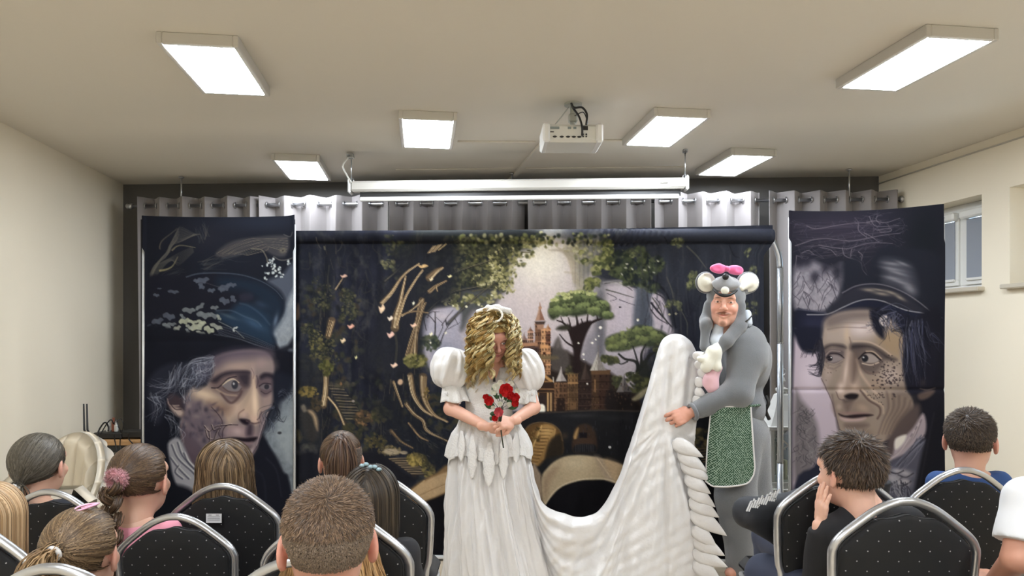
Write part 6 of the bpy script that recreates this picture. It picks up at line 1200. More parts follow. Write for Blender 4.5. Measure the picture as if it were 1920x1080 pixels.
# ---- hair made of fine flat locks laid over the skull
HC, HR = np.array([0, .014, .032]), np.array([.0775, .097, .0865])
def push_out(p, k=1.0):
    q = (p-HC)/HR; r = np.linalg.norm(q, axis=-1, keepdims=True); kk = np.broadcast_to(np.asarray(k, float), r.shape[:-1])[..., None] if np.ndim(k) else k
    return np.where(r < kk, HC+q/(r+1e-9)*kk*HR, p)
def roots(n, mask, rs):
    out = []
    while len(out) < n:
        d = nrm(rs.randn(n*2, 3)); out += [x for x in d[mask(d)]]
    return np.array(out[:n])
def ribbons(paths, w, base, var, rs, centre=None, jitter=.0):
    """paths (N,S,3) -> flat tapered locks; returns V, F, C"""
    N, S, _ = paths.shape; T = nrm(np.gradient(paths, axis=1)); c = HC if centre is None else centre
    nor = paths-c; nor = nor-(nor*T).sum(-1, keepdims=True)*T; nor = nrm(nor); side = np.cross(T, nor)
    if jitter: a = (rs.rand(N, 1, 1)-.5)*jitter; side = side*np.cos(a)+nor*np.sin(a)
    tp = np.interp(np.linspace(0, 1, S), [0, .15, .7, 1], [.8, 1, .9, .15])[None, :, None]; ww = w*(.6+.8*rs.rand(N, 1, 1))*tp*.5
    V = np.stack([paths-side*ww, paths+side*ww], 2).reshape(-1, 3); i = np.arange(N)[:, None]*S*2+np.arange(S-1)[None]*2
    F = np.stack([i, i+1, i+3, i+2], -1).reshape(-1, 4)
    b = np.array([lin(x) for x in base]); pick = b[rs.randint(len(b), size=N)]; C = pick*.72*(1+var*(rs.rand(N, 1)-.5)*2); C = np.repeat(C, S*2, 0)
    return V, F, C
def shell(mask, k, col, rs, n=(40, 60)):
    th = np.linspace(0, math.pi, n[0]); ph = np.linspace(0, 2*math.pi, n[1], endpoint=False)
    d = np.stack([np.sin(th)[:, None]*np.cos(ph), np.sin(th)[:, None]*np.sin(ph), np.cos(th)[:, None]*np.ones_like(ph)], -1)
    F = gridF(n[0], n[1], True); ok = mask(d.reshape(-1, 3)); F = F[ok[F].all(1)]; V = (HC+d*HR*k).reshape(-1, 3)
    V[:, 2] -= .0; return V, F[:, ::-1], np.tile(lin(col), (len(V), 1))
hairline = lambda d: ~((d[:, 1] < -.15) & (d[:, 2] < .42-.0*d[:, 1])) & (d[:, 2] > -.62) & ~((np.abs(d[:, 0]) > .80) & (d[:, 2] < -.22) & (d[:, 1] < .35))
def emit_hair(name, parts, R, C, s, parent, label=None, off=None, m=None):
    V = np.vstack([p[0] for p in parts]); n = 0; F = []
    for p in parts: F.append(p[1]+n); n += len(p[0])
    o = mobj(name, V*s@R.T+np.array(C), np.vstack(F), m or M_hair, parent, True, np.vstack([p[2] for p in parts]))
    o['kind'] = 'stuff'
    if label: o['label'] = label
    return o
def style_short(rs, cols, L=.016, n=5200, side_L=.006, crown=(.0, .55, .8), lift=.55, k=1.0, w=.0028, mask=hairline, fringe=0):
    d = roots(n, mask, rs); p0 = HC+d*HR*k; top = np.clip((d[:, 2]+.05)*1.6, 0, 1); ln = side_L+(L-side_L)*top; ln = ln*(.6+.7*rs.rand(n))
    cr = nrm(np.array(crown)); t = d-cr; t = nrm(t-(t*d).sum(1, keepdims=True)*d); sw = np.cross(d, t); fl = nrm(t+.5*sw*np.exp(-((d-cr)**2).sum(1, keepdims=True)*4)+.25*rs.randn(n, 3)+np.array([0, 0, -.35])*(1-top)[:, None]); S = 4; pts = [p0]
    for i in range(1, S):
        f = i/(S-1); dirv = nrm(d*lift*(1-.5*f)+fl*(.7+.6*f)); pts.append(push_out(pts[-1]+dirv*ln[:, None]/(S-1), k+.004))
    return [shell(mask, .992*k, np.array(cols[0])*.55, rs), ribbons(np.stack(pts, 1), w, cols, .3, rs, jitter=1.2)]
def style_pulled(rs, cols, tie, n=3600, mask=hairline, w=.0034, k=1.02, vol=.0):
    d = roots(n, mask, rs); p = HC+d*HR*k; T = np.array(tie); S = 12; pts = [p]; kk = k+.03*rs.rand(n)+vol
    for i in range(1, S):
        q = pts[-1]; q = q+(T-q)/(S-i)*1.0+rs.randn(n, 3)*.0012; pts.append(push_out(q, kk*(1-.0*i)) if i < S-1 else T+rs.randn(n, 3)*.006)
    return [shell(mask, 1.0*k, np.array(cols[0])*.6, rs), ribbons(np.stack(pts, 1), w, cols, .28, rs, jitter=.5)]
def tail(rs, cols, tie, down, out, L=.2, n=700, w=.004, bulge=.03, S=12, wave=0):
    T = np.array(tie); t = np.linspace(0, 1, S)[None, :, None]; r = rs.randn(n, 1, 3)*.007; sp = rs.randn(n, 1, 3)*bulge*np.array([1, .7, .4]); ln = L*(.75+.3*rs.rand(n, 1, 1)); dn = nrm(down); ou = nrm(out)
    pts = T+r+sp*np.sin(t*math.pi*.75)+ou*ln*.35*(1-np.exp(-t*4))*(1-.35*t)+dn*ln*(t**1.35); pts = pts+wave*np.sin(t*14+rs.rand(n, 1, 1)*6)*np.array([1, .6, 0])
    return [ribbons(pts, w, cols, .28, rs, centre=T-ou*.05, jitter=1)]
def style_long(rs, cols, L=.26, n=3600, part=(0, -.25, .95), mask=hairline, w=.0036, k=1.03, wave=0, down=(0, 0, -1), spread=1.0, flare=.0):
    d = roots(n, mask, rs); pr = nrm(np.array(part)); p = HC+d*HR*k; S = 18; pts = [p]; dn = nrm(down); ln = L*(.8+.3*rs.rand(n)); step = (ln+.05*d[:, 2])/(S-1); kk = k+.05*rs.rand(n); ph = rs.rand(n)*6
    for i in range(1, S):
        q = pts[-1]; c = (q-HC)/HR; nn = nrm(c/HR); away = nrm(np.stack([np.sign(d[:, 0]+1e-3)*.5, .25*np.ones(n), np.zeros(n)], 1)); g = dn+away*np.clip(c[:, 2:3], 0, 1)*.9*spread+np.array([d[0, 0]*0, 0, 0])
        g = g-nn*np.clip((g*nn).sum(1, keepdims=True), None, 0)*(c[:, 2:3] > -.55); q = q+nrm(g)*step[:, None]+flare*nrm(d*np.array([1, 1, 0]))*(c[:, 2:3] < -.3)*step[:, None]
        if wave: q = q+wave*np.stack([np.cos(ph+i*1.0), np.sin(ph+i*1.0), 0*ph], 1)
        pts.append(np.where(c[:, 2:3] > -.75, push_out(q, kk), q))
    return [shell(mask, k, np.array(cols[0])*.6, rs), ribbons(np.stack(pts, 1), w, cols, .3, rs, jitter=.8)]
# ---- seated child, hips at the origin's column, facing +Y (toward the stage); returns meshes scaled to s
def seated_parts(lean=0.0):
    b = SDF(); H = .47
    pel = np.array([0, 0, H+.07]); che = np.array([0, .01+lean*.6, H+.29]); nk = np.array([0, -.0+lean, H+.42])
    b.ell(pel, (.115, .09, .09), k=.05); b.cone(pel, che, .085, .09, k=.05); b.ell(che, (.115, .082, .12), k=.05); b.cone(nk-[0, 0, .05], nk+[0, 0, .07], .05, .042, k=.04)
    J = {}
    for q in (-1, 1):
        sh = np.array([q*.125, .0+lean, H+.375]); el = np.array([q*.165, .06+lean*.5, H+.17]); wr = np.array([q*.10, .21, H+.13])
        b.cone(nk-[0, 0, .02], sh, .045, .045, k=.04); b.chain([sh, el], [.042, .033], k=.02); b.chain([el, wr], [.033, .022], k=.015)
        hp = pel+[q*.065, .01, -.02]; kn = np.array([q*.085, .31, H+.04]); an = np.array([q*.085, .30, .10]); b.chain([hp, kn], [.075, .05], k=.03); b.chain([kn, an], [.05, .03], k=.015); b.cone(an-[0, .01, .045], an+[0, .12, -.06], .03, .024, k=.02)
        J[q] = (sh, el, wr, hp, kn, an)
    parts = [b.mesh(.009)]
    for q in (-1, 1):
        sh, el, wr, hp, kn, an = J[q]; parts.append(hand_at(wr, nrm(wr-el), (0, 0, -1), q*-1*-1, 'child', .78))
    body = join(parts)
    t = SDF(); t.ell(pel+[0, 0, .03], (.128, .102, .10), k=.05); t.cone(pel, che, .10, .104, k=.05); t.ell(che, (.128, .095, .128), k=.05)
    for q in (-1, 1):
        sh, el, wr, hp, kn, an = J[q]; t.cone(nk-[0, 0, .035], sh, .05, .055, k=.04); t.cone(sh, sh+(el-sh)*.78, .055, .05, k=.025, flat=1)
    t.cut(nk+[0, 0, .012], (0, 0, 1)); t.cut(pel-[0, 0, .07], (0, 0, -1)); top = t.mesh(.008, folds(.0022, 26))
    l = SDF(); 
    for q in (-1, 1):
        sh, el, wr, hp, kn, an = J[q]; l.chain([hp, kn], [.085, .062], k=.03); l.cone(kn, an, .062, .045, k=.015)
    l.ell(pel-[0, 0, .015], (.124, .1, .075), k=.04); l.cut((0, 0, .075), (0, 0, -1)); trs = l.mesh(.009, folds(.002, 24, 2))
    f = SDF(); 
    an = J[1][5]; f.cone(an-[0, .02, .055], an+[0, .13, -.062], .036, .034, k=.02); f.cut((0, 0, .004), (0, 0, -1)); shoe = f.mesh(.007)
    return body, top, trs, shoe, nk
SEAT = seated_parts()
M_denim = mat('dark_trousers', (52, 58, 78), .8, bump=.2, bscale=500); M_shoe = mat('shoe_rubber', (200, 198, 192), .6)
def child(px, py, Y, rel, label, hairfn, skin=(222, 176, 152), shirt=(40, 42, 48), pitch=0, roll=0, hs=1.0, seed=1, shirt_name='shirt', body_yaw=180, dz=0, hair_label=None, trousers=None):
    yaw = 180-math.degrees(math.atan((px-960)/FPX))-rel
    skin = tuple(int(v*.95) for v in skin); C = P(px, py, Y); s = (C[2]-.005)/1.0/1.02; s = min(max(s, .8), 1.12); R = headR(yaw, pitch, roll); by = rad(body_yaw-180)
    nk = SEAT[4]; neck_w = C-R@np.array([0, -.034, .115])*hs; base = neck_w-Rz(by)@(nk+[0, 0, .0])*s; base[2] = 0; zs = neck_w[2]/nk[2]
    root = world_root('person', (base[0], base[1], 0), label, 'person'); Sc = np.array([s, s, zs]); rz = Rz(by)
    tr = lambda V: V*Sc@rz.T+base
    hv, hf = HEAD_C; hc = face_cols(hv, skin, brow=(110, 86, 66)); bv = tr(SEAT[0][0]); V, F = join([(bv, SEAT[0][1]), (hv*hs@R.T+C, hf)])
    mobj('body', V, F, M_skin, root, True, np.vstack([np.tile(lin(skin), (len(bv), 1)), hc]))
    mobj(shirt_name, tr(SEAT[1][0]), SEAT[1][1], mat('shirt_%d_%d_%d' % tuple(shirt), shirt, .85, bump=.2, bscale=600), root)
    mobj('trousers', tr(SEAT[2][0]), SEAT[2][1], trousers or M_denim, root)
    v, f = SEAT[3]; mobj('shoe', tr(v), f, M_shoe, root); mobj('shoe', tr(v*np.array([-1, 1, 1])), f[:, ::-1], M_shoe, root)
    rs = np.random.RandomState(seed); emit_hair('hair', hairfn(rs, R), R, C, hs, root, hair_label)
    return root, R, C, hs
ldown = lambda R: R.T@np.array([0, 0, -1.])
BR = [(92, 70, 52), (74, 56, 42), (112, 88, 64)]; BL = [(168, 136, 98), (142, 112, 78), (190, 158, 116), (124, 98, 68)]; DB = [(56, 44, 36), (70, 56, 44), (44, 34, 28)]; ASH = [(96, 90, 80), (78, 72, 62), (112, 106, 94)]
DIRTY = [(128, 104, 76), (104, 82, 58), (150, 124, 92), (84, 66, 48)]
def ring(root, R, C, hs, at, axis, r, t, m_, name, fluffy=0, seed=0):
    T = C+R@np.array(at)*hs; a = nrm(R@np.array(axis)); u = nrm(np.cross(a, [0, 0, 1.])); v = np.cross(a, u); M3 = np.stack([u, v, a], 1)
    if not fluffy: m = MB(); m.torus(T, r, t, 20, 10, M3); return m.obj(name, m_, root)
    rs = np.random.RandomState(seed); m = MB(); m.torus(T, r, t, 24, 10, M3); V = np.vstack(m.V); n = 2600; i = rs.randint(len(V), size=n); tt = rs.rand(n)*6.283; c0 = T+(u*np.cos(tt)[:, None]+v*np.sin(tt)[:, None])*r; d = nrm(rs.randn(n, 3)); p0 = c0+d*t*.9; pts = np.stack([p0, p0+d*.006, p0+d*.012+rs.randn(n, 3)*.003], 1)
    rv, rf, rc = ribbons(pts, .0018, [(228, 170, 176), (240, 196, 198), (206, 146, 156)], .15, rs, centre=T)
    V2 = np.vstack([V, rv]); F2 = np.vstack([np.array([f for f in m.F if len(f) == 4]), rf+len(V)]); return mobj(name, V2, F2, M_hair, root, True, np.vstack([np.tile(lin((220, 160, 168)), (len(V), 1)), rc]))
M_wtie = mat('white_elastic', (222, 220, 218), .7); M_gtie = mat('blue_grey_glitter', (150, 176, 186), .4, metal=.4)
# K1 blonde child at the left edge
child(-18, 977, 2.14, 0, 'child with long straight blonde hair cut off by the left picture edge', lambda rs, R: style_long(rs, [(206, 170, 128), (184, 148, 106), (222, 188, 146)], .27, 3200, down=ldown(R)), seed=11, shirt=(60, 54, 56))
# K2 low ponytail, head turned right
tie = (.010, .106, -.040)
r_, R_, C_, h_ = child(73, 876, 2.73, 28, 'girl with grey brown low ponytail and white hair tie at far left', lambda rs, R: style_pulled(rs, ASH, tie, vol=.0)+tail(rs, ASH, tie, ldown(R), (.5, .8, 0), .105, 520, bulge=.016, w=.003), hs=1.12, seed=12, shirt=(30, 34, 44))
ring(r_, R_, C_, h_, (.012, .116, -.046), (.25, .6, -.6), .015, .006, M_wtie, 'hair_tie')
# K3 braid with fluffy scrunchie
tie3 = (.010, .110, .042)
def k3(rs, R):
    g = ldown(R); out = style_pulled(rs, BR, tie3, vol=.01, n=4600); T = np.array(tie3)+np.array([.014, .014, -.02]); side = nrm(np.cross(g, [0, 1, 0.]))
    L = .22; nb = 9
    for k in range(nb):                       # plaited lobes, left over right
        q = 1 if k % 2 else -1; c = T+g*(L*(k+.6)/nb)+side*q*.011*(1-.03*k); n = 170; w0 = .021*(1-.045*k)
        t = np.linspace(0, 1, 7)[None, :, None]; r = rs.randn(n, 1, 3)*.0045; a = c+side*q*w0*.5-g*.022; b = c-side*q*w0*.75+g*.016; pts = a*(1-t)+b*t+r+np.array([0, .012, 0])*np.sin(t*math.pi)+side*q*.010*np.sin(t*math.pi)
        out.append(ribbons(pts, .0032, BR, .3, rs, centre=c-np.array([0, .05, 0]), jitter=.8))
    out += tail(rs, BR, T+g*L, g, (0, 1, 0), .07, 200, bulge=.006, w=.003)
    return out
r_, R_, C_, h_ = child(263, 905, 2.46, 24, 'girl with a brown braid and fluffy pink scrunchie, in pink', k3, hs=1.15, seed=13, shirt=(226, 150, 168))
ring(r_, R_, C_, h_, (.012, .122, .036), (.15, .8, -.3), .021, .012, None, 'scrunchie', 1)
# K4 straight dark blonde hair
child(421, 888, 2.71, -4, 'child with straight dark blonde hair in front of the left portrait banner', lambda rs, R: style_long(rs, DIRTY, .25, 4200, part=(.1, .2, 1), down=ldown(R), spread=.7, k=1.04, wave=.0016, flare=.12), hs=1.13, seed=14, shirt=(40, 38, 40))
# K5 pink clip, ponytail
tie5 = (.010, .110, .040)
r_, R_, C_, h_ = child(153, 1044, 1.74, 22, 'girl with a pink snap clip and white tied ponytail in the nearest left row', lambda rs, R: style_pulled(rs, DIRTY, tie5, vol=.01, n=6000, w=.0028)+tail(rs, BL, tie5, ldown(R), (.5, .8, .2), .20, 900, bulge=.018), hs=1.03, seed=15, shirt=(60, 60, 70), pitch=4)
ring(r_, R_, C_, h_, (.012, .121, .036), (.15, .8, -.3), .015, .006, M_wtie, 'hair_tie')
q = C_+R_@(np.array([-.018, .030, .124])*h_); m = MB(); Rc = R_@Rx(-.45)@Rz(.5)
lp = curve([q+Rc@np.array(p) for p in [(-.026, 0, 0), (-.008, .007, .002), (.016, .008, .001), (.025, 0, -.002), (.016, -.008, .001), (-.008, -.006, .002)]], 5, True); m.tube(lp, .0024, 8, closed=True); m.tube([q+Rc@np.array([-.03, 0, 0]), q+Rc@np.array([.01, 0, .001])], .002, 6); m.obj('hair_clip', mat('pink_clip', (236, 176, 206), .3), r_)
# K6 undercut with half ponytail, front row
def k6(rs, R):
    up = lambda d: hairline(d) & (d[:, 2] > .34-.9*np.clip(d[:, 0], 0, 1)); lo = lambda d: hairline(d) & ~up(d); g = ldown(R); T = (.012, .080, .100)
    return style_short(rs, [(126, 110, 98), (112, 98, 88)], .004, 3000, .003, mask=lo, w=.002)+style_pulled(rs, BR, T, 2000, up)+tail(rs, [(96, 70, 56), (80, 58, 46), (120, 92, 70)], T, g, (0, 1, .1), .19, 700, bulge=.018)
r_, R_, C_, h_ = child(639, 866, 2.72, -6, 'child with shaved nape under a long thin ponytail, before the forest backdrop', k6, hs=1.02, seed=16, shirt=(50, 46, 48)); ring(r_, R_, C_, h_, (.012, .087, .106), (0, .7, .6), .012, .005, M_black, 'hair_tie')
# K7 dark hair with a glittering clip
r_, R_, C_, h_ = child(696, 942, 2.18, 12, 'girl with dark brown hair and a pale glittery clip behind the cropped boy', lambda rs, R: style_long(rs, [(66, 56, 46), (54, 46, 38), (84, 72, 58)], .19, 3800, part=(-.2, -.1, 1), down=ldown(R), spread=.8), hs=1.0, seed=17, shirt=(36, 36, 40))
m = MB(); pts = [C_+R_@(push_out(np.array([x, .055, .128-abs(x-.01)*.3]), 1.10)*h_) for x in (-.035, -.022, -.01, .004, .016)]
for i, p in enumerate(pts): m.ell(p+[0, 0, (i % 2)*.004], (.009, .006, .006), 10, 6)
m.obj('hair_clip', M_gtie, r_)
# K8 blonde behind the cropped boy
child(622, 1002, 1.80, -3, 'child with wavy blonde hair almost hidden behind the cropped boy', lambda rs, R: style_long(rs, [(196, 150, 96), (168, 124, 76), (212, 170, 120)], .24, 3200, down=ldown(R), wave=.002, flare=.35), hs=1.06, seed=18, shirt=(60, 50, 50))
# K11 the close boy
M8 = lambda d: hairline(d) & (d[:, 2] > -.66)
def k_boy(rs, R):
    top = lambda d: M8(d) & (d[:, 2] > .05); side = lambda d: M8(d) & (d[:, 2] <= .12)
    a = style_short(rs, [(122, 98, 76), (104, 82, 64), (142, 116, 92), (86, 68, 54)], .010, 14000, .005, crown=(.05, .6, .75), lift=.32, w=.0013, mask=top, k=1.02); b = style_short(rs, [(132, 114, 96), (118, 100, 84)], .005, 8000, .003, lift=.5, w=.0016, mask=side, k=1.0); return a+b
child(615, 1020, 1.29, -2, 'boy with close cropped brown hair and visible ears, largest head in the front', k_boy, skin=(214, 160, 138), hs=1.04, seed=19, shirt=(70, 74, 84))
# right hand boys
def k_right(rs, R):
    return style_short(rs, [(74, 60, 48), (58, 46, 38), (92, 76, 60)], .016, 9000, .006, crown=(.1, .6, .8), lift=.5, w=.0018, k=1.03)
child(1819, 828, 2.90, 2, 'boy with short dark brown hair and bare neck before the pale right wall', k_right, hs=1.14, seed=20, shirt=(40, 70, 120), skin=(216, 168, 146))
# special figures with their own pose -------------------------------------------------
def figure(label, C, R, hs, skin, joints, radii, clothes, hands, hairfn, seed, head=None, hair_label=None, h=.008, cols=None):
    """joints: dict name->pos; builds one body mesh from torso and limbs, plus clothing meshes"""
    base = joints['pelvis']; root = world_root('person', (base[0], base[1], 0), label, 'person'); b = SDF(); s = radii
    pe, ch, nk = joints['pelvis'], joints['chest'], joints['neck']; Rt = joints.get('Rt', np.eye(3))
    b.ell(pe, (.125*s, .095*s, .10*s), Rt, k=.05); b.cone(pe, ch, .092*s, .10*s, k=.05); b.ell(ch, (.125*s, .088*s, .13*s), Rt, k=.05); b.cone(nk-np.array([0, 0, .05]), nk+(C-nk)*.45, .052*s, .046*s, k=.04)
    for q in ('L', 'R'):
        sh, el, wr = (joints[k+q] for k in ('sh', 'el', 'wr')); b.cone(nk-np.array([0, 0, .03]), sh, .045*s, .048*s, k=.04); b.chain([sh, el, wr], [.046*s, .036*s, .025*s], k=.015)
        hp, kn, an = (joints[k+q] for k in ('hp', 'kn', 'an')); b.chain([hp, kn, an], [.082*s, .055*s, .034*s], k=.03); toe = joints.get('toe'+q, an+np.array([0, -.14, -.06])); b.cone(an+[0, 0, -.03], toe, .034*s, .026*s, k=.02)
    parts = [b.mesh(h)]
    for (w, f, p, sd, kd, hsz) in hands: parts.append(hand_at(w, f, p, sd, kd, hsz))
    bv, bf = join(parts); hv, hf = head or HEAD_C; hc = cols if cols is not None else face_cols(hv, skin, brow=(100, 76, 58)); V, F = join([(bv, bf), (hv*hs@R.T+C, hf)])
    mobj('body', V, F, M_skin, root, True, np.vstack([np.tile(lin(skin), (len(bv), 1)), hc]))
    for (nm, sdf, hh, mt, amp) in clothes: v, f = sdf.mesh(hh, folds(amp, 24, seed) if amp else None); mobj(nm, v, f, mt, root)
    if hairfn: rs = np.random.RandomState(seed); emit_hair('hair', hairfn(rs, R), R, C, hs, root, hair_label)
    return root
M_blackcloth = mat('black_shirt', (22, 22, 26), .85, bump=.25, bscale=500)
def simple_clothes(J, s, top_m, leg_m, sleeve=1.0, amp=.002, top='shirt', legs='trousers'):
    t = SDF(); pe, ch, nk = J['pelvis'], J['chest'], J['neck']; Rt = J.get('Rt', np.eye(3)); t.ell(pe+[0, 0, .03], (.14*s, .11*s, .11*s), Rt, k=.05); t.cone(pe, ch, .108*s, .115*s, k=.05); t.ell(ch, (.14*s, .102*s, .14*s), Rt, k=.05)
    for q in ('L', 'R'):
        sh, el, wr = (J[k+q] for k in ('sh', 'el', 'wr')); t.cone(nk-np.array([0, 0, .03]), sh, .052*s, .060*s, k=.04)
        if sleeve >= 1: t.cone(sh, el, .060*s, .05*s, k=.02); t.cone(el, wr-(wr-el)*.06, .05*s, .036*s, k=.015, flat=1)
        else: t.cone(sh, sh+(el-sh)*sleeve, .062*s, .062*s, k=.02, flat=1)
    t.cut(nk+[0, 0, .02], (0, 0, 1)); l = SDF(); l.ell(pe-[0, 0, .015], (.135*s, .108*s, .085*s), Rt, k=.04)
    for q in ('L', 'R'): hp, kn, an = (J[k+q] for k in ('hp', 'kn', 'an')); l.chain([hp, kn], [.092*s, .068*s], k=.03); l.cone(kn, an, .068*s, .048*s, k=.015, flat=1)
    return [(top, t, .007, top_m, amp), (legs, l, .009, leg_m, amp)]
def seated_joints(x, y, s, lean=(0, 0), yaw=0, H=.47):
    Rt = Rz(rad(yaw)); o = np.array([x, y, 0]); f = lambda p: o+Rt@(np.array(p, float)*[s, s, 1]); J = {'Rt': Rt, 'pelvis': f((0, 0, H+.07)), 'chest': f((lean[0]*.6, lean[1]*.6, H+.32*s)), 'neck': f((lean[0], lean[1], H+.47*s))}
    for n, q in (('L', -1), ('R', 1)):
        J['sh'+n] = J['neck']+Rt@np.array([q*.14*s, 0, -.055*s]); J['el'+n] = J['sh'+n]+Rt@np.array([q*.03, .08, -.22*s]); J['wr'+n] = f((q*.10, .28, H+.14)); J['hp'+n] = f((q*.07, .01, H+.05)); J['kn'+n] = f((q*.09, .40, H+.05)); J['an'+n] = f((q*.09, .41, .10)); J['toe'+n] = J['an'+n]+Rt@np.array([0, .13, -.06])
    return J
# K9 boy with a hand to his face, turned left
C = P(1594, 888, 2.28); R = headR(198, 6, 0); hs = 1.05
J = seated_joints(P(1640, 0, 2.24)[0], 2.26, 1.0, (-.06, .02), 20); J['neck'] = P(1624, 946, 2.26); J['shL'] = P(1570, 1005, 2.24); J['shR'] = P(1700, 985, 2.32); J['chest'] = P(1640, 1060, 2.26)
J['wrL'] = P(1538, 985, 2.26); J['elL'] = P(1535, 1090, 2.30)
def k9(rs, R): return style_short(rs, [(88, 70, 56), (70, 54, 44), (108, 88, 70), (60, 46, 38)], .034, 12000, .020, crown=(.1, .50, .88), lift=.12, w=.0022, k=1.06)
cl = simple_clothes(J, 1.05, M_blackcloth, M_denim); figure('boy in a black shirt holding a hand to his face', C, R, hs, (224, 178, 156), J, 1.0, cl, [(J['wrL'], P(1543, 925, 2.26)-J['wrL'], (.9, .1, 0), 1, 'flat', .82), (J['wrR'], (0, 1, 0), (0, 0, -1), 1, 'child', .8)], k9, 21)
# K10 person in a dark jacket, elbow stuck out over chair F
C = P(1598, 868, 2.64); J = seated_joints(P(1565, 0, 2.66)[0], 2.66, 1.05, (0, 0), 0); J['neck'] = P(1590, 915, 2.64); J['shL'] = P(1515, 950, 2.62); J['elL'] = P(1400, 960, 2.55); J['wrL'] = P(1482, 1015, 2.68); J['chest'] = P(1585, 1010, 2.66)
M_jack = mat('dark_jacket', (34, 37, 44), .7, bump=.2, bscale=400)
t10 = SDF(); t10.ell(J['chest'], (.15, .11, .17), k=.05); t10.ell(J['pelvis'], (.15, .12, .12), k=.05); t10.cone(J['chest'], J['pelvis'], .12, .12, k=.05)
t10.cone(J['neck']-[0, 0, .03], J['shL'], .055, .066, k=.04); t10.cone(J['neck']-[0, 0, .03], J['shR'], .055, .066, k=.04); t10.cone(J['shL'], J['elL'], .068, .046, k=.03); t10.cone(J['elL'], J['wrL'], .050, .05, k=.03); t10.cone(J['shR'], J['elR'], .066, .05, k=.02); t10.cone(J['elR'], J['wrR'], .05, .038, k=.02, flat=1); t10.cut(J['neck']+[0, 0, .02], (0, 0, 1))
l10 = simple_clothes(J, 1.05, M_blackcloth, M_denim)[1]
r10 = figure('person in a dark jacket with white lettered sleeve leaning an elbow past the chair', C, headR(182), .98, (222, 176, 152), J, 1.0, [('jacket', t10, .007, M_jack, .0025), l10], [(J['wrL'], (.5, .8, -.2), (0, 0, -1), -1, 'child', .85), (J['wrR'], (0, 1, 0), (0, 0, -1), 1, 'child', .85)], lambda rs, R: style_short(rs, DB, .02, 3500, .01, k=1.02), 22)
# white lettering along the sleeve (unreadable strokes as in the photo)
rs = np.random.RandomState(5); Mw = mat('white_print', (206, 208, 210), .7)
a0 = P(1404, 946, 2.482); a1 = P(1456, 925, 2.482)
for i in range(11):
    t = i/10; c = a0*(1-t)+a1*t; H_ = .040+.012*math.sin(i*2.1); m = MB(); m.box(c+[0, 0, -.006], (.0048, .003, H_), Ry(rad(24))@np.eye(3)); 
    if i % 2: m.box(c+[.004, 0, rs.choice([-.014, .006])], (.012, .003, .0045), Ry(rad(24)))
    o = m.obj('lettering', Mw, r10, False); o['kind'] = 'stuff'
# K12 white T-shirt at the right edge
C = P(2010, 838, 1.98); J = seated_joints(P(1995, 0, 1.98)[0], 1.98, 1.05, (0, .02), 14); J['neck'] = P(1995, 900, 1.98); J['shL'] = P(1926, 938, 1.96); J['shR'] = P(2080, 940, 1.98); J['elL'] = P(1906, 1048, 1.92); J['wrL'] = P(1866, 1088, 2.08); J['chest'] = P(1995, 1000, 1.98)
M_wt = mat('white_cotton', (226, 228, 232), .85, bump=.2, bscale=500); cl = simple_clothes(J, 1.0, M_wt, mat('navy_shorts', (44, 52, 78), .8), .72, .0018, 'tee_shirt', 'shorts')
figure('person in a white T-shirt and navy shorts at the right picture edge', C, headR(196), 1.05, (206, 150, 126), J, 1.0, cl, [(J['wrL'], (-.3, .9, -.1), (0, 0, -1), -1, 'child', .85), (J['wrR'], (0, 1, 0), (0, 0, -1), 1, 'child', .85)], lambda rs, R: style_short(rs, BR, .03, 3500, .015, k=1.03), 23)
# ---------------------------------------------------------------- person in the wedding dress
M_satin = mat('white_satin', (224, 222, 221), .27, sheen=.1, bump=.5, bscale=18, bdist=.012, spec=.7)
M_lace = mat('white_lace', (226, 224, 221), .55, bump=1.0, bscale=110, bdist=.006, sheen=.3)
SK = (222, 172, 150)
C = P(926, 634, 3.80); R = headR(16, 26, -4); HS = 1.0; YB = 3.92
J = {'Rt': np.eye(3), 'pelvis': P(915, 850, YB+.02), 'chest': P(918, 728, YB+.02), 'neck': P(920, 680, YB), 'shL': P(866, 692, YB), 'shR': P(972, 692, YB), 'elL': P(845, 766, 3.84), 'elR': P(1000, 764, 3.84), 'wrL': P(912, 800, 3.63), 'wrR': P(962, 789, 3.65),
     'hpL': P(895, 870, YB), 'hpR': P(937, 870, YB), 'knL': P(893, 980, YB-.02), 'knR': P(940, 980, YB-.02)}
J['anL'] = J['knL']*[1, 1, 0]+[0, 0, .09]; J['anR'] = J['knR']*[1, 1, 0]+[0, 0, .09]
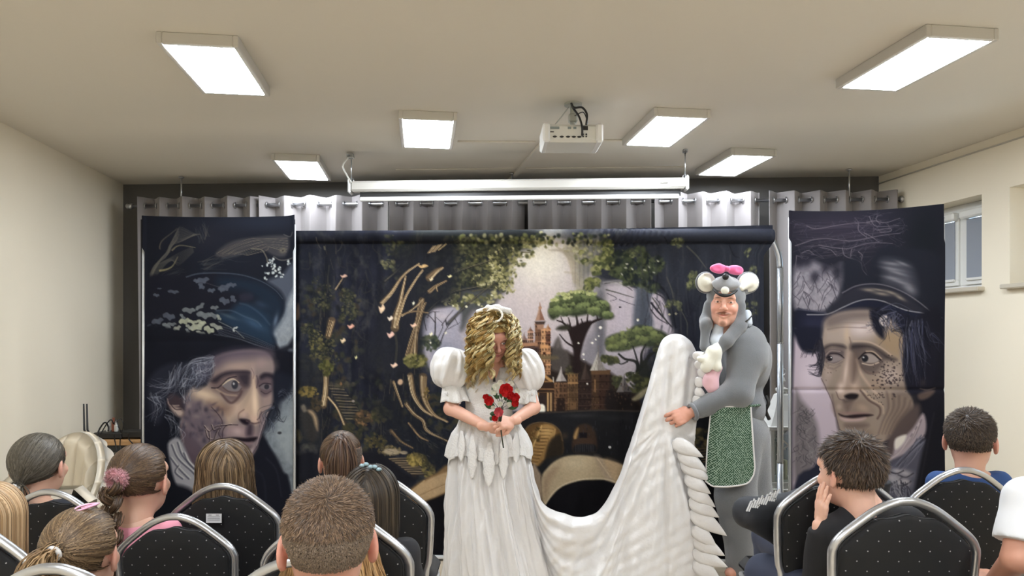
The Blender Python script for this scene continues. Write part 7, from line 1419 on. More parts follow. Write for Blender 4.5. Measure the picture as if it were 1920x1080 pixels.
def wig(rs, R):
    g = ldown(R); gold = [(250, 222, 156), (228, 190, 118), (255, 246, 200), (190, 150, 88), (252, 234, 176)]; mask = lambda d: hairline(d) | ((d[:, 2] > .3) & (np.abs(d[:, 0]) > .05))
    out = [shell(hairline, 1.12, (170, 136, 76), rs)]; nl = 330; d = roots(nl, lambda d: hairline(d) & ~((d[:, 1] < -.25) & (d[:, 2] < .72) & (d[:, 0] > -.25) & (d[:, 0] < .62)), rs); S = 26
    for i in range(nl):
        p = HC+d[i]*HR*1.1; L = .21+.12*rs.rand(); q = p.copy(); pts = [q]; kk = 1.25+.42*rs.rand(); sd = np.sign(d[i, 0]-.12)
        for j in range(1, S):
            c = (q-HC)/HR; nn = nrm(c/HR); v = g+np.array([sd*(.95 if d[i, 1] < 0 else .6), .05, 0])*max(0, 1.2-j/7)+nn*.25*(j < 5); v = v-nn*min(0, v@nn)*(np.linalg.norm(c) < kk)
            q = q+nrm(v)*L/(S-1); q = push_out(q[None], kk*min(1, .85+j*.03))[0] if (q-HC)@g < .06 else q; pts.append(q)
        pts = np.array(pts); a = nrm(np.cross(g, [0, 1, 0.1])); b = np.cross(g, a); ph = rs.rand()*6.28; t = np.linspace(0, 1, S); w = (3.2+1.8*rs.rand())*math.pi*t*1.6; A = .005+.015*np.clip(t*2.4, 0, 1)
        hel = (a*np.cos(w+ph)[:, None]+b*np.sin(w+ph)[:, None])*A[:, None]; n = 18; off = rs.randn(n, 1, 3)*.0028*np.interp(t, [0, .3, 1], [1.6, 1, 1.2])[None, :, None]
        sub = np.clip(rs.randn(n, 1, 1)*.12+1, .7, 1.3); out.append(ribbons(pts[None]+hel[None]*sub+off, .0042, [gold[rs.randint(5)], gold[rs.randint(5)]], .2, rs, centre=pts.mean(0)-np.array([0, 0, 0]), jitter=.6))
    return out
bride = figure('performer in a white wedding dress and curly blonde wig looking down at flowers', C, R, HS, SK, J, 1.06, [], [(J['wrL'], P(945, 804, 3.60)-J['wrL'], (.35, .75, .55), -1, 'grip', 1.0), (J['wrR'], P(930, 793, 3.58)-J['wrR'], (-.2, .8, -.55), 1, 'grip', 1.0)], wig, 31, head=HEAD_A, hair_label='long curly golden wig', cols=face_cols(HEAD_A[0], (206, 150, 132), brow=(110, 80, 60), lips=(170, 90, 90)))
# headband of pearls and a scrap of veil
hb = MB(); n = 26; c0 = P(927, 591, 3.715)
for i in range(n):
    t = 2*math.pi*i/n; hb.ell(c0+np.array([.042*math.cos(t), .016*math.sin(t), .036*math.sin(t)]), (.0065,)*3, 8, 6)
o = hb.obj('pearl_headband', mat('pearl', (238, 234, 224), .3), bride); o['kind'] = 'stuff'; o['label'] = 'ring of white pearls'
v = SDF(); [v.cone(P(x0, y0, 3.76), P(x1, y1, 3.76), .012, .016, k=.012) for x0, y0, x1, y1 in [(898, 585, 915, 578), (915, 578, 935, 577), (935, 577, 955, 583), (915, 578, 912, 590)]]
vv, vf = v.mesh(.005, folds(.004, 60)); mobj('veil', vv, vf, M_lace, bride)
# bodice
b = SDF(); ch = J['chest']; b.ell(ch+[0, 0, .01], (.155, .118, .11), k=.05); b.ell(ch+[-.055, -.055, -.005], (.072, .07, .066), k=.03); b.ell(ch+[.065, -.055, -.005], (.072, .07, .066), k=.03)
b.cone(ch, P(916, 800, YB), .125, .138, k=.05); b.cone(P(880, 690, YB), P(960, 690, YB), .062, .062, k=.04); b.cut(P(920, 683, YB), (0, -.25, 1)); b.cut(P(916, 803, YB), (0, 0, -1)); b.sub(P(924, 692, YB-.13), (.045, .09, .075), k=.02)
bv, bf = b.mesh(.006, folds(.0016, 60, 3)); mobj('bodice', bv, bf, M_lace, bride)
m = MB(); m.tube([P(926, 702, 3.745), P(927, 716, 3.742)], .007, 8); m.obj('pendant', M_black, bride)
# puff sleeves
def puff(c, rx, rz, tilt, seed, hem):
    rs = np.random.RandomState(seed); nu, nv = 70, 40; th = np.linspace(.06, math.pi-.02, nv)[:, None]; ph = np.linspace(0, 2*math.pi, nu, endpoint=False)[None]
    pl = sum(a*np.sin(k*ph+p+q*np.sin(th*2+p)) for k, a, p, q in [(7, .05, 1, .9), (11, .045, 2.1, .8), (17, .03, .4, .6), (5, .045, 4, 1.2)]); ends = (np.abs(np.cos(th)))**1.5
    r = 1+pl*(.85+.8*ends)+.02*np.sin(th*9+ph*3)*np.sin(ph*2); x = np.sin(th)**.8*np.cos(ph)*r*rx; y = np.sin(th)**.8*np.sin(ph)*r*rx*.92; z = np.cos(th)*np.ones_like(ph)*rz
    V = np.stack([x, y, z], -1).reshape(-1, 3)@Ry(tilt).T+c; mobj('puff_sleeve', V, gridF(nv, nu, True)[:, ::-1], M_satin, bride)
    # flounce under the gathered band
    h0, h1 = hem; nv = 10; t = np.linspace(0, 1, nv)[:, None]; rr = .062+.022*t+.010*np.sin(9*ph+1)*t; d = h1-h0
    V = np.stack([h0[0]+d[0]*t+rr*np.cos(ph), h0[1]+d[1]*t+rr*np.sin(ph)*.9, h0[2]+d[2]*t+.006*np.sin(5*ph)*t], -1).reshape(-1, 3); solid(mobj('sleeve_flounce', V, gridF(nv, nu, True), M_lace, bride), .002)
puff(P(846, 691, YB-.03), .114, .118, .25, 1, (P(850, 722, YB-.04), P(856, 752, YB-.06))); puff(P(985, 696, YB-.03), .103, .126, -.35, 2, (P(985, 728, YB-.04), P(979, 754, YB-.06)))
for px, py in ((838, 742), (862, 758), (998, 742)): m = MB(); m.lathe([(.003, 0), (.007, .006), (.005, .016), (.002, .022)], P(px, py, 3.80), 8); m.obj('tassel', M_satin, bride)
# skirt
ys = [786, 800, 815, 840, 870, 900, 940, 980, 1020, 1060, 1101]; xl_ = [866, 862, 852, 845, 840, 838, 837, 835, 834, 833, 832]; xr_ = [968, 972, 981, 990, 994, 998, 1008, 1020, 1034, 1050, 1066]
nv, nu = 90, 360; yy = np.linspace(786, 1101, nv); XL = np.interp(yy, ys, xl_); XR = np.interp(yy, ys, xr_); ph = np.linspace(0, 2*math.pi, nu, endpoint=False); V = np.zeros((nv, nu, 3)); rs = np.random.RandomState(8)
comps = [(9, 1.0, .3, 1.2), (14, .8, 2.0, .9), (21, .55, 4.1, 1.4), (33, .3, 1.1, 2.0), (5, .8, 5.0, .6)]
for i in range(nv):
    t = i/(nv-1); c = P((XL[i]+XR[i])/2, yy[i], YB+.02); hw = (XR[i]-XL[i])/2/FPX*YB; amp = .003+.034*min(1, t*2.2)
    f = sum(a*np.sin(k*ph+p+w*math.sin(t*3.1+p)+.6*np.sin(ph*2+t*2)) for k, a, p, w in comps)/2.2; f = f+.16*np.sin(47*ph+3*np.sin(t*4+ph*3))+.12*np.sin(61*ph+t*5)
    wr = .004*np.sin(ph*26+yy[i]*.11)*np.sin(yy[i]*.045+ph*4)
    r = hw*(1-.0)+amp*f+wr*min(1, t*3)-.008; V[i] = np.stack([c[0]+r*np.cos(ph), c[1]-.0+r*.86*np.sin(ph), np.full(nu, c[2])], 1)
V[-1, :, 2] = .006
sk = mobj('skirt', V.reshape(-1, 3), gridF(nv, nu, True)[:, ::-1], M_satin, bride)
# gathered overskirt and lace appliques
nv2 = 26; yy2 = np.linspace(788, 868, nv2); W2 = np.zeros((nv2, nu, 3))
for i in range(nv2):
    t = i/(nv2-1); e = 788+(yy2[i]-788); X0, X1 = np.interp(e, ys, xl_), np.interp(e, ys, xr_); hw = (X1-X0)/2/FPX*YB+.006+.008*math.sin(t*math.pi*.8); drop = .14*np.abs(np.sin(ph*2.5+.6))**.7*t
    c = P((X0+X1)/2, e, YB+.02); r = hw+.007*np.sin(ph*19+2*t)+.004*np.sin(ph*31); W2[i] = np.stack([c[0]+r*np.cos(ph), c[1]+r*.86*np.sin(ph), c[2]+drop*t*.5], 1)
solid(mobj('overskirt', W2.reshape(-1, 3), gridF(nv2, nu, True)[:, ::-1], M_lace, bride), .003)
def on_skirt(px, py, out=.006):
    X0, X1 = np.interp(py, ys, xl_), np.interp(py, ys, xr_); hw = (X1-X0)/2/FPX*YB; c = P((X0+X1)/2, py, YB+.02); x = (px-960)/FPX*(YB-.25); u = np.clip((x-c[0])/hw, -.98, .98); return np.array([c[0]+hw*u, c[1]-hw*.86*math.sqrt(1-u*u)-out-.016, P(px, py, YB-.2)[2]])
for (px, y0, y1, w) in [(884, 815, 900, 9), (916, 830, 912, 11), (944, 815, 900, 9), (862, 812, 868, 8), (968, 815, 872, 8)]:
    nt = 16; rows = []
    for i in range(nt):
        t = i/(nt-1); y = y0+(y1-y0)*t; ww = w*(math.sin(math.pi*(.12+.88*t)**1.3)**.7)*(1+.12*math.sin(t*30)); rows.append([on_skirt(px+ww*q, y, .008+.004*(1-q*q)) for q in (-1, -.5, 0, .5, 1)])
    solid(mobj('lace_panel', np.array(rows).reshape(-1, 3), gridF(nt, 5), M_lace, bride), .003)
# bow-like gather at the right hip
# train swept up to the other performer's hands
top = [(992, 872, 3.86), (1002, 915, 3.82), (1022, 950, 3.80), (1058, 967, 3.80), (1098, 971, 3.81), (1128, 957, 3.83), (1158, 905, 3.86), (1188, 822, 3.89), (1212, 745, 3.91), (1230, 680, 3.93), (1243, 640, 3.94), (1262, 627, 3.95), (1284, 630, 3.95), (1303, 648, 3.95), (1312, 680, 3.94), (1308, 730, 3.92), (1296, 790, 3.90), (1292, 840, 3.88), (1304, 880, 3.88), (1316, 930, 3.88), (1326, 985, 3.88), (1335, 1050, 3.88)]
bot = [(1030, 1101, 3.86), (1045, 1101, 3.80), (1062, 1101, 3.74), (1080, 1101, 3.72), (1100, 1101, 3.70), (1120, 1101, 3.70), (1140, 1101, 3.70), (1160, 1101, 3.70), (1178, 1101, 3.70), (1195, 1101, 3.70), (1210, 1101, 3.70), (1225, 1101, 3.71), (1240, 1101, 3.72), (1255, 1101, 3.74), (1268, 1101, 3.76), (1280, 1101, 3.78), (1292, 1101, 3.80), (1304, 1101, 3.82), (1314, 1101, 3.83), (1323, 1101, 3.84), (1331, 1101, 3.85), (1340, 1101, 3.86)]
nu3, nv3 = 330, 130
top = [(a, b, c-.08) for a, b, c in top]; bot = [(a, b, c-.04) for a, b, c in bot]
def interp3(pts, n): A = curve(pts, 16); s = np.r_[0, np.cumsum(np.linalg.norm(np.diff(np.array(A)[:, :2], axis=0), axis=1))]; s /= s[-1]; u = np.linspace(0, 1, n); return np.stack([np.interp(u, s, A[:, k]) for k in range(3)], 1), s
TA, sT = interp3(top, nu3)
# bottom points follow the same index spacing as the top
Aidx = curve([(i, 0, 0) for i in range(len(top))], 16)[:, 0]; uT = np.interp(np.linspace(0, 1, nu3), sT, Aidx); BA = np.stack([np.interp(uT, range(len(bot)), [q[k] for q in bot]) for k in range(3)], 1)
vv = np.linspace(0, 1, nv3)[None, :]; u = np.linspace(0, 1, nu3)[:, None]; uu = uT[:, None]/21
X = TA[:, 0:1]+(BA[:, 0:1]-TA[:, 0:1])*vv**1.15; Yp = TA[:, 1:2]+(BA[:, 1:2]-TA[:, 1:2])*vv; D = TA[:, 2:3]+(BA[:, 2:3]-TA[:, 2:3])*vv
# gather at the gripping hand: cloth pulled in around (1246, 795) with folds fanning down from it
gx, gy = 1246., 795.; dx = X-gx; dy_ = Yp-gy; ang = np.arctan2(dx, np.maximum(dy_, 1)); dist = np.sqrt(dx*dx+dy_*dy_); below = 1/(1+np.exp(-(dy_-0)/14)); fan = (np.sin(ang*21+.5)+.6*np.sin(ang*37+1)+.5*np.sin(ang*13+2))*np.clip(dist/150, .12, 1)*.013*below*np.exp(-(ang/1.1)**4)
up = 1-below; vf = (np.sin(X*.145+.012*Yp)+.5*np.sin(X*.31+.03*Yp+1))*.012*up*np.clip(vv*6, 0, 1)
# swoop folds parallel to the upper edge, between skirt and middle
dep = (Yp-TA[:, 1:2]); sw = np.clip((1190-X)/90, 0, 1)*np.clip(dep/18, 0, 1); swf = (np.sin(dep*.085+X*.012+.5)*.016+.006*np.sin(dep*.21+X*.03+2))*sw*np.exp(-dep/170)
ver = (np.sin(X*.09+Yp*.015)+.6*np.sin(X*.17+2-Yp*.01))*.010*np.clip((Yp-960)/100, 0, 1)*np.clip((1220-X)/60, 0, 1)
wr = .004*np.sin(X*.21+Yp*.13+2*np.sin(Yp*.03))*np.sin(X*.06-Yp*.09)
seam = -.03*np.exp(-((X-(1252+(Yp-800)*.02))/9)**2)*np.clip((Yp-800)/30, 0, 1)
edge = .045*np.exp(-dep/10.)-.035*(np.exp(-((dep-16)/14.)**2))*np.clip((1240-X)/60, 0, 1)
Dm = D+fan+vf+swf+ver+wr+seam+edge*1.0-.02*np.exp(-((X-1262)/40)**2)*up
fl = CH-(Yp-HY)/FPX*Dm
W3 = np.stack([(X-960)/FPX*D, Dm, CH-(Yp-HY)/FPX*D], -1); W3[:, :, 2] = np.maximum(W3[:, :, 2], .008)
solid(mobj('train', W3.reshape(-1, 3), gridF(nu3, nv3), M_satin, bride), .004)['label'] = 'long satin train held up at its far end'
# leaf shaped ruffles along the edge of the train
def petal(p, d, L, w, droop, nm='ruffle'):
    d = nrm(d); s = nrm(np.cross(d, [0, -1, 0])); nt, nw = 12, 7; rows = []
    for i in range(nt):
        t = i/(nt-1); ww = w*math.sin(math.pi*min(1, t**.62*.96+.04))**.9+.0004; rows.append([p+d*L*t+s*ww*q+np.array([0, -.018*math.sin(t*3.1)+.009*q*q*math.sin(t*math.pi), -droop*t*t]) for q in np.linspace(-1, 1, nw)])
    solid(mobj(nm, np.array(rows).reshape(-1, 3), gridF(nt, nw), M_satin, bride), .002)
for (px, py, ex, ey, w) in [(1272, 832, 1302, 846, 12), (1282, 850, 1310, 872, 12), (1288, 872, 1318, 890, 11), (1296, 896, 1318, 914, 12), (1302, 918, 1326, 938, 12), (1304, 940, 1332, 958, 13), (1306, 962, 1344, 990, 14), (1310, 992, 1330, 1014, 12), (1312, 1014, 1342, 1030, 13), (1310, 1038, 1346, 1052, 13), (1312, 1056, 1338, 1080, 14)]:
    a = P(px-12, py-4, 3.765); e = P(ex+5, ey+2, 3.745); petal(a, e-a, np.linalg.norm(e-a)*1.25, w*1.15/FPX*3.84, .012)
for (px, py, ex, ey, w) in [(1305, 690, 1322, 674, 10), (1308, 702, 1326, 696, 10), (1302, 716, 1322, 716, 10), (1302, 732, 1320, 738, 9), (1298, 748, 1318, 752, 9), (1300, 672, 1318, 660, 9), (1296, 762, 1312, 770, 8)]:
    a = P(px, py, 3.80); e = P(ex, ey, 3.79); petal(a, e-a, np.linalg.norm(e-a)*1.2, w/FPX*3.84, .01)
# ---------------------------------------------------------------- bouquet
bq = world_root('bouquet', P(938, 800, 3.575), 'small bouquet of red and white flowers held at the waist of the dress', 'bouquet')
M_red = mat('red_petal', (200, 36, 38), .55, var=.2, vscale=90); M_pinkp = mat('pink_petal', (214, 96, 104), .55, var=.15, vscale=90); M_whp = mat('white_petal', (232, 230, 216), .6); M_leaf = mat('green_leaf', (44, 82, 46), .5, var=.25, vscale=60); M_stem = mat('dark_stem', (40, 50, 36), .6)
YQ = 3.575
def flower(px, py, r, m_, seed):
    rs = np.random.RandomState(seed); c = P(px, py, YQ-.01*rs.rand()); m = MB(); r = r/FPX*YQ
    for ringn, (k, rr, tl) in enumerate([(6, 1.0, 1.25), (5, .72, .9), (4, .45, .5)]):
        for i in range(k):
            t = 2*math.pi*(i+ringn*.5)/k+rs.rand()*.4; dirv = np.array([math.cos(t), -.25-.35*ringn, math.sin(t)]); sd = nrm(np.cross(dirv, [0, -1, 0])); nt, nw = 5, 4; V = []
            for a in range(nt):
                f = a/(nt-1); w = r*.55*rr*math.sin(math.pi*(.15+.7*f)); 
                for b in range(nw): q = b/(nw-1)*2-1; V.append(c+dirv*r*rr*f+sd*w*q+np.array([0, -r*.35*f*f-r*.25*ringn+.25*r*q*q*-1, 0]))
            m.add(V, gridF(nt, nw))
    m.ell(c+[0, -r*.4, 0], (r*.3,)*3, 8, 6)
    t = m.obj('flower', m_, bq); return t
for i, (px, py, r, mm) in enumerate([(949, 731, 13, M_red), (957, 741, 8, M_red), (917, 751, 9, M_red), (966, 745, 9, M_red), (966, 756, 7, M_red), (911, 744, 6, M_red), (935, 772, 9, M_pinkp), (928, 784, 6, M_red), (930, 725, 7, M_whp), (938, 718, 6, M_whp), (926, 735, 6, M_whp), (958, 720, 6, M_whp), (955, 758, 5, M_whp), (970, 733, 5, M_whp), (938, 757, 5, M_whp), (924, 764, 4, M_whp)]): flower(px, py, r, mm, i)
for i, (px, py, ex, ey) in enumerate([(935, 770, 908, 758), (935, 765, 912, 738), (938, 762, 922, 725), (940, 762, 940, 722), (942, 762, 962, 724), (944, 764, 976, 744), (942, 768, 972, 762), (936, 776, 918, 776), (938, 750, 930, 742), (942, 750, 950, 746), (932, 762, 920, 760), (944, 756, 960, 750), (930, 790, 918, 782), (936, 742, 944, 738)]):
    a = P(px, py, YQ+.012); e = P(ex, ey, YQ+.006); d = e-a; L = np.linalg.norm(d); d = d/L; s = nrm(np.cross(d, [0, -1, 0])); rows = [[a+d*L*(.35+.65*t)+s*.013*math.sin(math.pi*t)*q+np.array([0, -.006*(1-abs(q)), 0]) for q in (-1, 0, 1)] for t in np.linspace(0, 1, 6)]
    solid(mobj('leaf', np.array(rows).reshape(-1, 3), gridF(6, 3), M_leaf, bq), .001); m = MB(); m.tube([P(937, 806, YQ+.012), a, a+d*L*.4], .0014, 5); m.obj('twig', M_stem, bq)
m = MB(); m.tube([P(938, 790, YQ+.012), P(940, 812, YQ+.01), P(944, 840, YQ-.0)], .0035, 7); m.obj('stem', M_stem, bq)
# ---------------------------------------------------------------- performer in the mouse costume
P_world = P
P = lambda px, py, Y: P_world(px, py, Y-.12)
M_flc = mat('grey_fleece', (116, 119, 123), .95, sheen=.6, bump=.8, bscale=420, bdist=.004, var=.05, vscale=40); M_cream = mat('cream_plush', (232, 230, 216), .95, sheen=.5, bump=.6, bscale=300, bdist=.003)
C = P(1359, 573, 3.98); Rm = headR(-19, -3, 4); HM = 1.12; YM = 4.05
J = {'Rt': Rz(rad(-60)), 'pelvis': P(1390, 800, 4.08), 'chest': P(1390, 690, 4.08), 'neck': P(1370, 622, 4.04), 'shL': P(1402, 650, 3.95), 'shR': P(1352, 655, 4.16), 'elL': P(1385, 735, 3.88), 'wrL': P(1298, 772, 3.90), 'elR': P(1312, 735, 4.16), 'wrR': P(1284, 690, 4.04),
     'hpL': P(1382, 830, 4.0), 'hpR': P(1400, 830, 4.14), 'knL': P(1384, 940, 4.0), 'knR': P(1410, 940, 4.14), 'anL': P(1392, 1058, 4.05), 'anR': P(1432, 1036, 4.17), 'toeL': P(1368, 1074, 3.98), 'toeR': P(1450, 1052, 4.12)}
suit = SDF(); suit.ell(P(1392, 682, 4.08), (.150, .155, .21), k=.06); suit.ell(P(1388, 762, 4.08), (.145, .15, .13), k=.05); suit.cone(P(1378, 632, 4.06), P(1395, 665, 4.08), .085, .14, k=.05)
suit.cone(P(1405, 640, 3.99), P(1404, 668, 3.95), .09, .10, k=.04); suit.cone(J['shL'], J['elL'], .098, .082, k=.035); suit.cone(J['elL'], P(1312, 768, 3.90), .080, .052, k=.03); suit.cone(J['shR'], J['elR'], .09, .075, k=.04); suit.cone(J['elR'], J['wrR'], .07, .05, k=.02)
suit.cut(P(1300, 773, 3.74), nrm(np.array([-.96, -.1, -.25])) ) if False else None
suit.cut(P(1370, 616, 4.04), (-.2, 0, 1))
sv, sf = suit.mesh(.0075, folds(.0035, 17, 4))
legs = SDF(); legs.ell(P(1388, 806, 4.08), (.150, .145, .13), k=.05); legs.cone(P(1384, 815, 4.0), P(1380, 930, 4.0), .128, .112, k=.05); legs.cone(P(1380, 930, 4.0), P(1392, 1068, 4.04), .110, .086, k=.03, flat=1); legs.cone(P(1402, 815, 4.12), P(1416, 930, 4.13), .115, .095, k=.05); legs.cone(P(1416, 930, 4.13), P(1434, 1040, 4.17), .095, .072, k=.03, flat=1)
legs.cut(P(1390, 752, 4.08), (0, 0, 1)); lv, lf = legs.mesh(.0085, folds(.004, 13, 1))
mc = face_cols(HEAD_A[0], (228, 174, 152), brow=(92, 62, 46), beard=(116, 76, 54), lips=(184, 104, 98), flush=(214, 130, 116), squint=1)
man = figure('performer in a grey mouse costume with green apron holding up the train', C, Rm, HM, (214, 156, 134), J, 1.05, [], [(P(1297, 774, 3.90), P(1262, 786, 3.885)-P(1297, 774, 3.90), (.3, 1, -.25), -1, 'pinch', 1.12), (J['wrR'], (-.2, -.1, 1), (0, .6, 0), 1, 'pinch', 1.0)], None, 41, head=HEAD_A, cols=mc)
mobj('fleece_top', sv, sf, M_flc, man); mobj('fleece_trousers', lv, lf, M_flc, man)
# hood with ears, snout, bow
hd = SDF(); T = lambda p: C+Rm@(np.array(p)*HM)
hd.ell(T((0, .022, .052)), np.array((.094, .108, .098))*HM, Rm, k=.03); hd.ell(T((0, .03, -.04)), np.array((.088, .085, .10))*HM, Rm, k=.03)
hd.cone(T((-.080, -.010, .0)), T((-.088, -.012, -.09)), .022, .026, k=.02); hd.cone(T((.080, -.010, .0)), T((.080, -.020, -.09)), .022, .03, k=.02)
hd.sub(T((0, -.105, -.048)), np.array((.060, .095, .082))*HM, Rm, k=.012); hd.sub(T((0, -.03, -.10)), np.array((.055, .10, .08))*HM, Rm, k=.01)
for pts, rr in [([T((-.088, -.012, -.08)), P(1324, 610, 3.94), P(1320, 650, 3.92)], [.032, .032, .022]), ([T((.082, -.02, -.08)), P(1386, 612, 3.92), P(1362, 640, 3.89), P(1338, 668, 3.89)], [.034, .036, .034, .026])]: hd.chain(pts, rr, k=.02)
hv, hf = hd.mesh(.0055, folds(.002, 26, 7)); mobj('hood', hv, hf, M_flc, man)
hoodo = man
for q, px, py in ((-1, 1323, 530), (1, 1402, 530)):
    c = P(px, py, 3.965); e = SDF(); e.ell(c, (.062, .014, .062), Rz(rad(-10*q))); e.cone(c, T((q*.072, .01, .075)), .03, .03, k=.02); ev, ef = e.mesh(.005); mobj('ear', ev, ef, M_flc, man)
    e = SDF(); e.ell(c+[0, -.016, 0], (.054, .010, .054), Rz(rad(-10*q))); e.cone(c+[0, -.018, 0], T((q*.072, -.035, .085)), .026, .016, k=.02); ev, ef = e.mesh(.004); mobj('ear_lining', ev, ef, M_cream, man)
s = SDF(); f0 = T((0, -.085, .088)); s.ell(f0, (.050, .045, .034), Rm, k=.02); s.ell(T((-.034, -.082, .098)), (.034, .028, .026), Rm, k=.02); s.ell(T((.034, -.082, .098)), (.034, .028, .026), Rm, k=.02); s.ell(T((0, -.095, .118)), (.03, .03, .028), Rm, k=.02); svv, svf = s.mesh(.005, folds(.001, 60)); mobj('snout', svv, svf, mat('pale_grey_plush', (156, 158, 162), .95, sheen=.5, bump=.5, bscale=300), man)
m = MB(); m.ell(T((-.002, -.124, .128)), (.018, .016, .018), 16, 10); m.obj('nose', M_black, man)
pts = [T((x, -.108+abs(x)*.25-.02*(1-(x/.06)**2), .070-.034*(1-(x/.058)**2))) for x in np.linspace(-.056, .056, 13)]; m = MB(); m.tube(pts, [.004+.005*math.sin(math.pi*i/12) for i in range(13)], 8); m.obj('mouth', M_black, man)
s = SDF(); s.ell(T((0, -.121, .062)), (.022, .012, .022), Rm); a_, b_ = s.mesh(.003); mobj('tooth', a_, b_, M_cream, man)
M_bow = mat('pink_plush', (238, 108, 158), .9, sheen=.5, bump=.4, bscale=300)
bw = SDF(); c = P(1363, 505, 3.92); bw.ell(c+[-.046, 0, .004], (.046, .022, .027), Ry(.12), k=.012); bw.ell(c+[.046, 0, -.004], (.046, .022, .028), Ry(.1), k=.012); bw.ell(c+[0, -.008, 0], (.013, .02, .016), k=.006)
bw.sub(c+[-.062, -.024, .004], (.018, .010, .012), k=.01); bw.sub(c+[.062, -.024, -.004], (.018, .010, .012), k=.01); bv, bf = bw.mesh(.004, folds(.0016, 70)); mobj('bow', bv, bf, M_bow, man)
# pale shirt at the neck and on the shoulder
s = SDF(); s.chain([P(1348, 612, 3.95), P(1344, 640, 3.93), P(1340, 668, 3.93)], [.03, .034, .028], k=.02); a_, b_ = s.mesh(.006, folds(.003, 40)); mobj('collar', a_, b_, mat('pale_blue_cloth', (206, 214, 224), .85, bump=.3, bscale=200), man)
s = SDF(); s.cone(P(1401, 588, 3.96), P(1404, 606, 3.94), .022, .020, k=.01); a_, b_ = s.mesh(.005); mobj('collar', a_, b_, MATS['pale_blue_cloth'], man)
m = MB(); m.tube(curve([P(1394, 606, 3.90), P(1402, 600, 3.895), P(1411, 591, 3.92)]), .0035, 8); m.obj('strap', M_black, man)
s = SDF(); s.chain([P(1346, 650, 3.90), P(1338, 664, 3.88), P(1324, 690, 3.87)], [.030, .036, .028], k=.02); s.cone(P(1338, 662, 3.88), P(1346, 688, 3.87), .032, .024, k=.02); s.cone(P(1330, 668, 3.88), P(1312, 672, 3.87), .022, .016, k=.02); a_, b_ = s.mesh(.0055, folds(.003, 45, 3)); mobj('plush_cuff', a_, b_, M_cream, man)
s = SDF(); s.cone(P(1343, 690, 3.89), P(1334, 726, 3.885), .028, .034, k=.02); s.cone(P(1338, 690, 3.90), P(1324, 720, 3.89), .022, .026, k=.02); a_, b_ = s.mesh(.0055, folds(.004, 50, 5)); mobj('satin_lining', a_, b_, mat('pink_satin', (226, 182, 190), .4, sheen=.3), man)
# cuff opening at the wrist
m = MB(); m.torus(P(1300, 772, 3.90), .040, .012, 20, 10, Rz(rad(8))@Ry(rad(72))); m.obj('cuff', M_flc, man)
# apron
M_apr = bpy.data.materials.new('green_knit'); M_apr.use_nodes = True; nt = M_apr.node_tree; bs = nt.nodes['Principled BSDF']; N = nt.nodes.new; Lk = nt.links.new; bs.inputs['Roughness'].default_value = .9
uvn = N('ShaderNodeTexCoord'); mp = N('ShaderNodeMapping'); mp.inputs['Scale'].default_value = (1, .3, 1); Lk(uvn.outputs['Object'], mp.inputs[0]); mp2 = N('ShaderNodeMapping'); mp2.inputs['Rotation'].default_value = (0, rad(45), 0); mp2.inputs['Scale'].default_value = (105, 1, 105); Lk(mp.outputs[0], mp2.inputs[0])
vo = N('ShaderNodeTexVoronoi'); vo.inputs['Scale'].default_value = 1; vo.inputs['Randomness'].default_value = .25; Lk(mp2.outputs[0], vo.inputs['Vector']); lt = N('ShaderNodeMath'); lt.operation = 'GREATER_THAN'; lt.inputs[1].default_value = .50; Lk(vo.outputs['Distance'], lt.inputs[0]); mx = N('ShaderNodeMix'); mx.data_type = 'RGBA'; mx.inputs[6].default_value = (*lin((40, 72, 50)), 1); mx.inputs[7].default_value = (*lin((150, 170, 152)), 1); Lk(lt.outputs[0], mx.inputs[0]); Lk(mx.outputs[2], bs.inputs['Base Color'])
bp = N('ShaderNodeBump'); bp.inputs['Strength'].default_value = .5; bp.inputs['Distance'].default_value = .002; Lk(vo.outputs['Distance'], bp.inputs['Height']); Lk(bp.outputs[0], bs.inputs['Normal'])
def apx(u, v):      # u across 0..1, v down 0..1
    lx = np.interp(v, [0, .5, 1], [1334, 1327, 1323]); rx = np.interp(v, [0, .5, 1], [1407, 1411, 1415]); r = min(1, max(0, (u-.80)/.20)); bl = 910+6*math.sin(u*3.0)-u*8-26*(1-math.sqrt(max(0, 1-r*r)))+(-8*max(0, 1-u/.14))
    tp = 763-2*u; px = lx+(rx-lx)*u; py = tp+(bl-tp)*v; Yd = 3.885-.035*math.sin(math.pi*min(1, u*1.1))+.07*max(0, (u-.75))+.10*max(0, .18-u)-.02*v+.006*math.sin(u*16+v*2)*v; return P(px, py, Yd-.03*max(0, u-.6)-.02)
nu4, nv4 = 40, 44; V = np.array([apx(i/(nu4-1), j/(nv4-1)) for i in range(nu4) for j in range(nv4)]); ap = solid(mobj('apron', V, gridF(nu4, nv4), M_apr, man), .006); ap['label'] = 'green patterned apron with white piping'
edge = [apx(i/39, 0) for i in range(0, 40, 3)]+[apx(1, j/43) for j in range(1, 44, 2)]+[apx(1-i/39, 1) for i in range(1, 40, 2)]+[apx(0, 1-j/43) for j in range(1, 43, 3)]
m = MB(); m.tube(np.array(edge), .0055, 8, closed=True); mo = mobj('piping', np.vstack(m.V), m.F, M_wtie, man)
m = MB(); m.tube(curve([apx(.02, 0), apx(.5, -.03)+[0, -.004, 0], apx(1, 0), P(1425, 760, 3.96), P(1438, 764, 4.05)]), .007, 8); m.obj('apron_tie', M_apr, man)
m = MB(); m.tube(curve([P(1436, 742, 4.0), P(1441, 756, 3.99), P(1436, 770, 4.0), P(1442, 786, 4.02)]), .010, 8); m.obj('belt_tail', M_black, man)
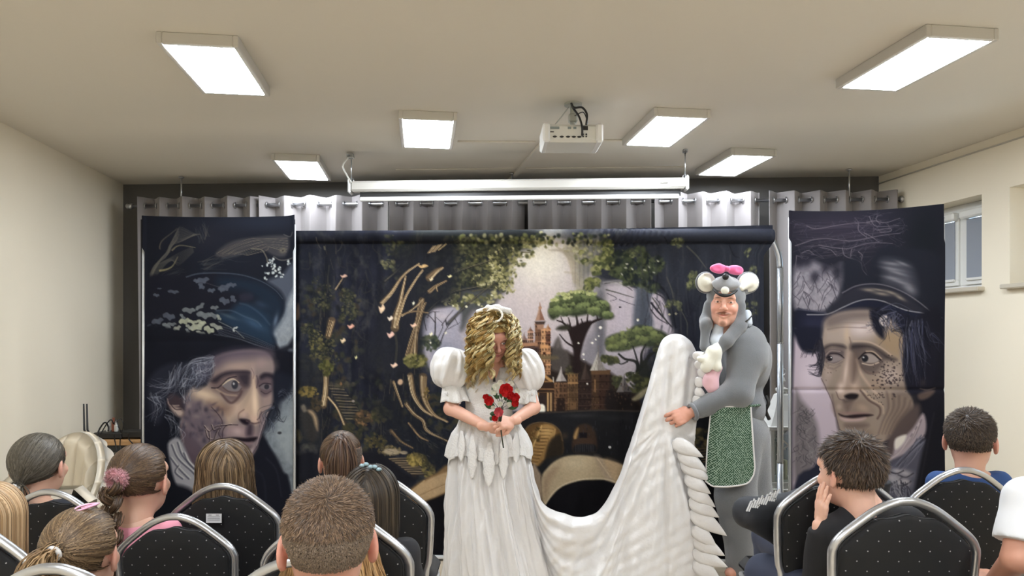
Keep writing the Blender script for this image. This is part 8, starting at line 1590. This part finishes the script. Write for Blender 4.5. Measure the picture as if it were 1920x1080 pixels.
# slippers
for (a, e) in ((J['anL'], J['toeL']), (J['anR'], J['toeR'])):
    a = a*np.array([1, 1, 0])+[0, 0, .035]; e = np.array([e[0], e[1], .03]); s = SDF(); s.cone(a, e, .046, .038, k=.02); s.cut((0, 0, .002), (0, 0, -1)); a_, b_ = s.mesh(.006); a_ = a_; mobj('slipper', a_, b_, mat('beige_slipper', (214, 186, 160), .8), man)
P = P_world
# ---------------------------------------------------------------- pieces that belong to a part hang under that part
def stem_(o): return o.name.split('.')[0]
def nest(root, parent_kind, kinds):
    ps = [c for c in root.children if stem_(c) == parent_kind]
    if not ps: return
    for c in list(root.children):
        if stem_(c) in kinds:
            if len(ps) == 1: p = ps[0]
            else:
                cc = np.mean([v.co for v in c.data.vertices], 0) if len(c.data.vertices) < 400 else np.array(c.data.vertices[0].co)
                p = min(ps, key=lambda q: np.linalg.norm(np.array([v.co for v in q.data.vertices][::7]).mean(0)-cc))
            c.parent = p
for r in [o for o in COL.objects if o.parent is None]:
    k = stem_(r)
    if k == 'person':
        nest(r, 'snout', ('nose', 'mouth', 'tooth')); nest(r, 'ear', ('ear_lining',)); nest(r, 'apron', ('piping', 'apron_tie')); nest(r, 'hair', ('hair_tie', 'scrunchie', 'hair_clip', 'pearl_headband')); nest(r, 'skirt', ('lace_panel', 'overskirt')); nest(r, 'train', ('ruffle',)); nest(r, 'puff_sleeve', ('sleeve_flounce', 'tassel')); nest(r, 'jacket', ('lettering',))
    elif k == 'projector': nest(r, 'body', ('vent', 'power_socket', 'slot', 'connector', 'jack'))
    elif k.startswith('window'): nest(r, 'sash', ('pane', 'blind', 'blind_cassette', 'blind_bar')); nest(r, 'window_frame', ('window_handle',))
    elif k == 'router': nest(r, 'body', ('antenna',))
    elif k == 'power_strip': nest(r, 'body', ('plug',))
    elif k == 'projection_screen': nest(r, 'case', ('end_cap', 'badge', 'hook'))
    elif k == 'curtain': nest(r, 'cloth', ('eyelet',))
for r in list(COL.objects):
    if '_w' in r: del r['_w']
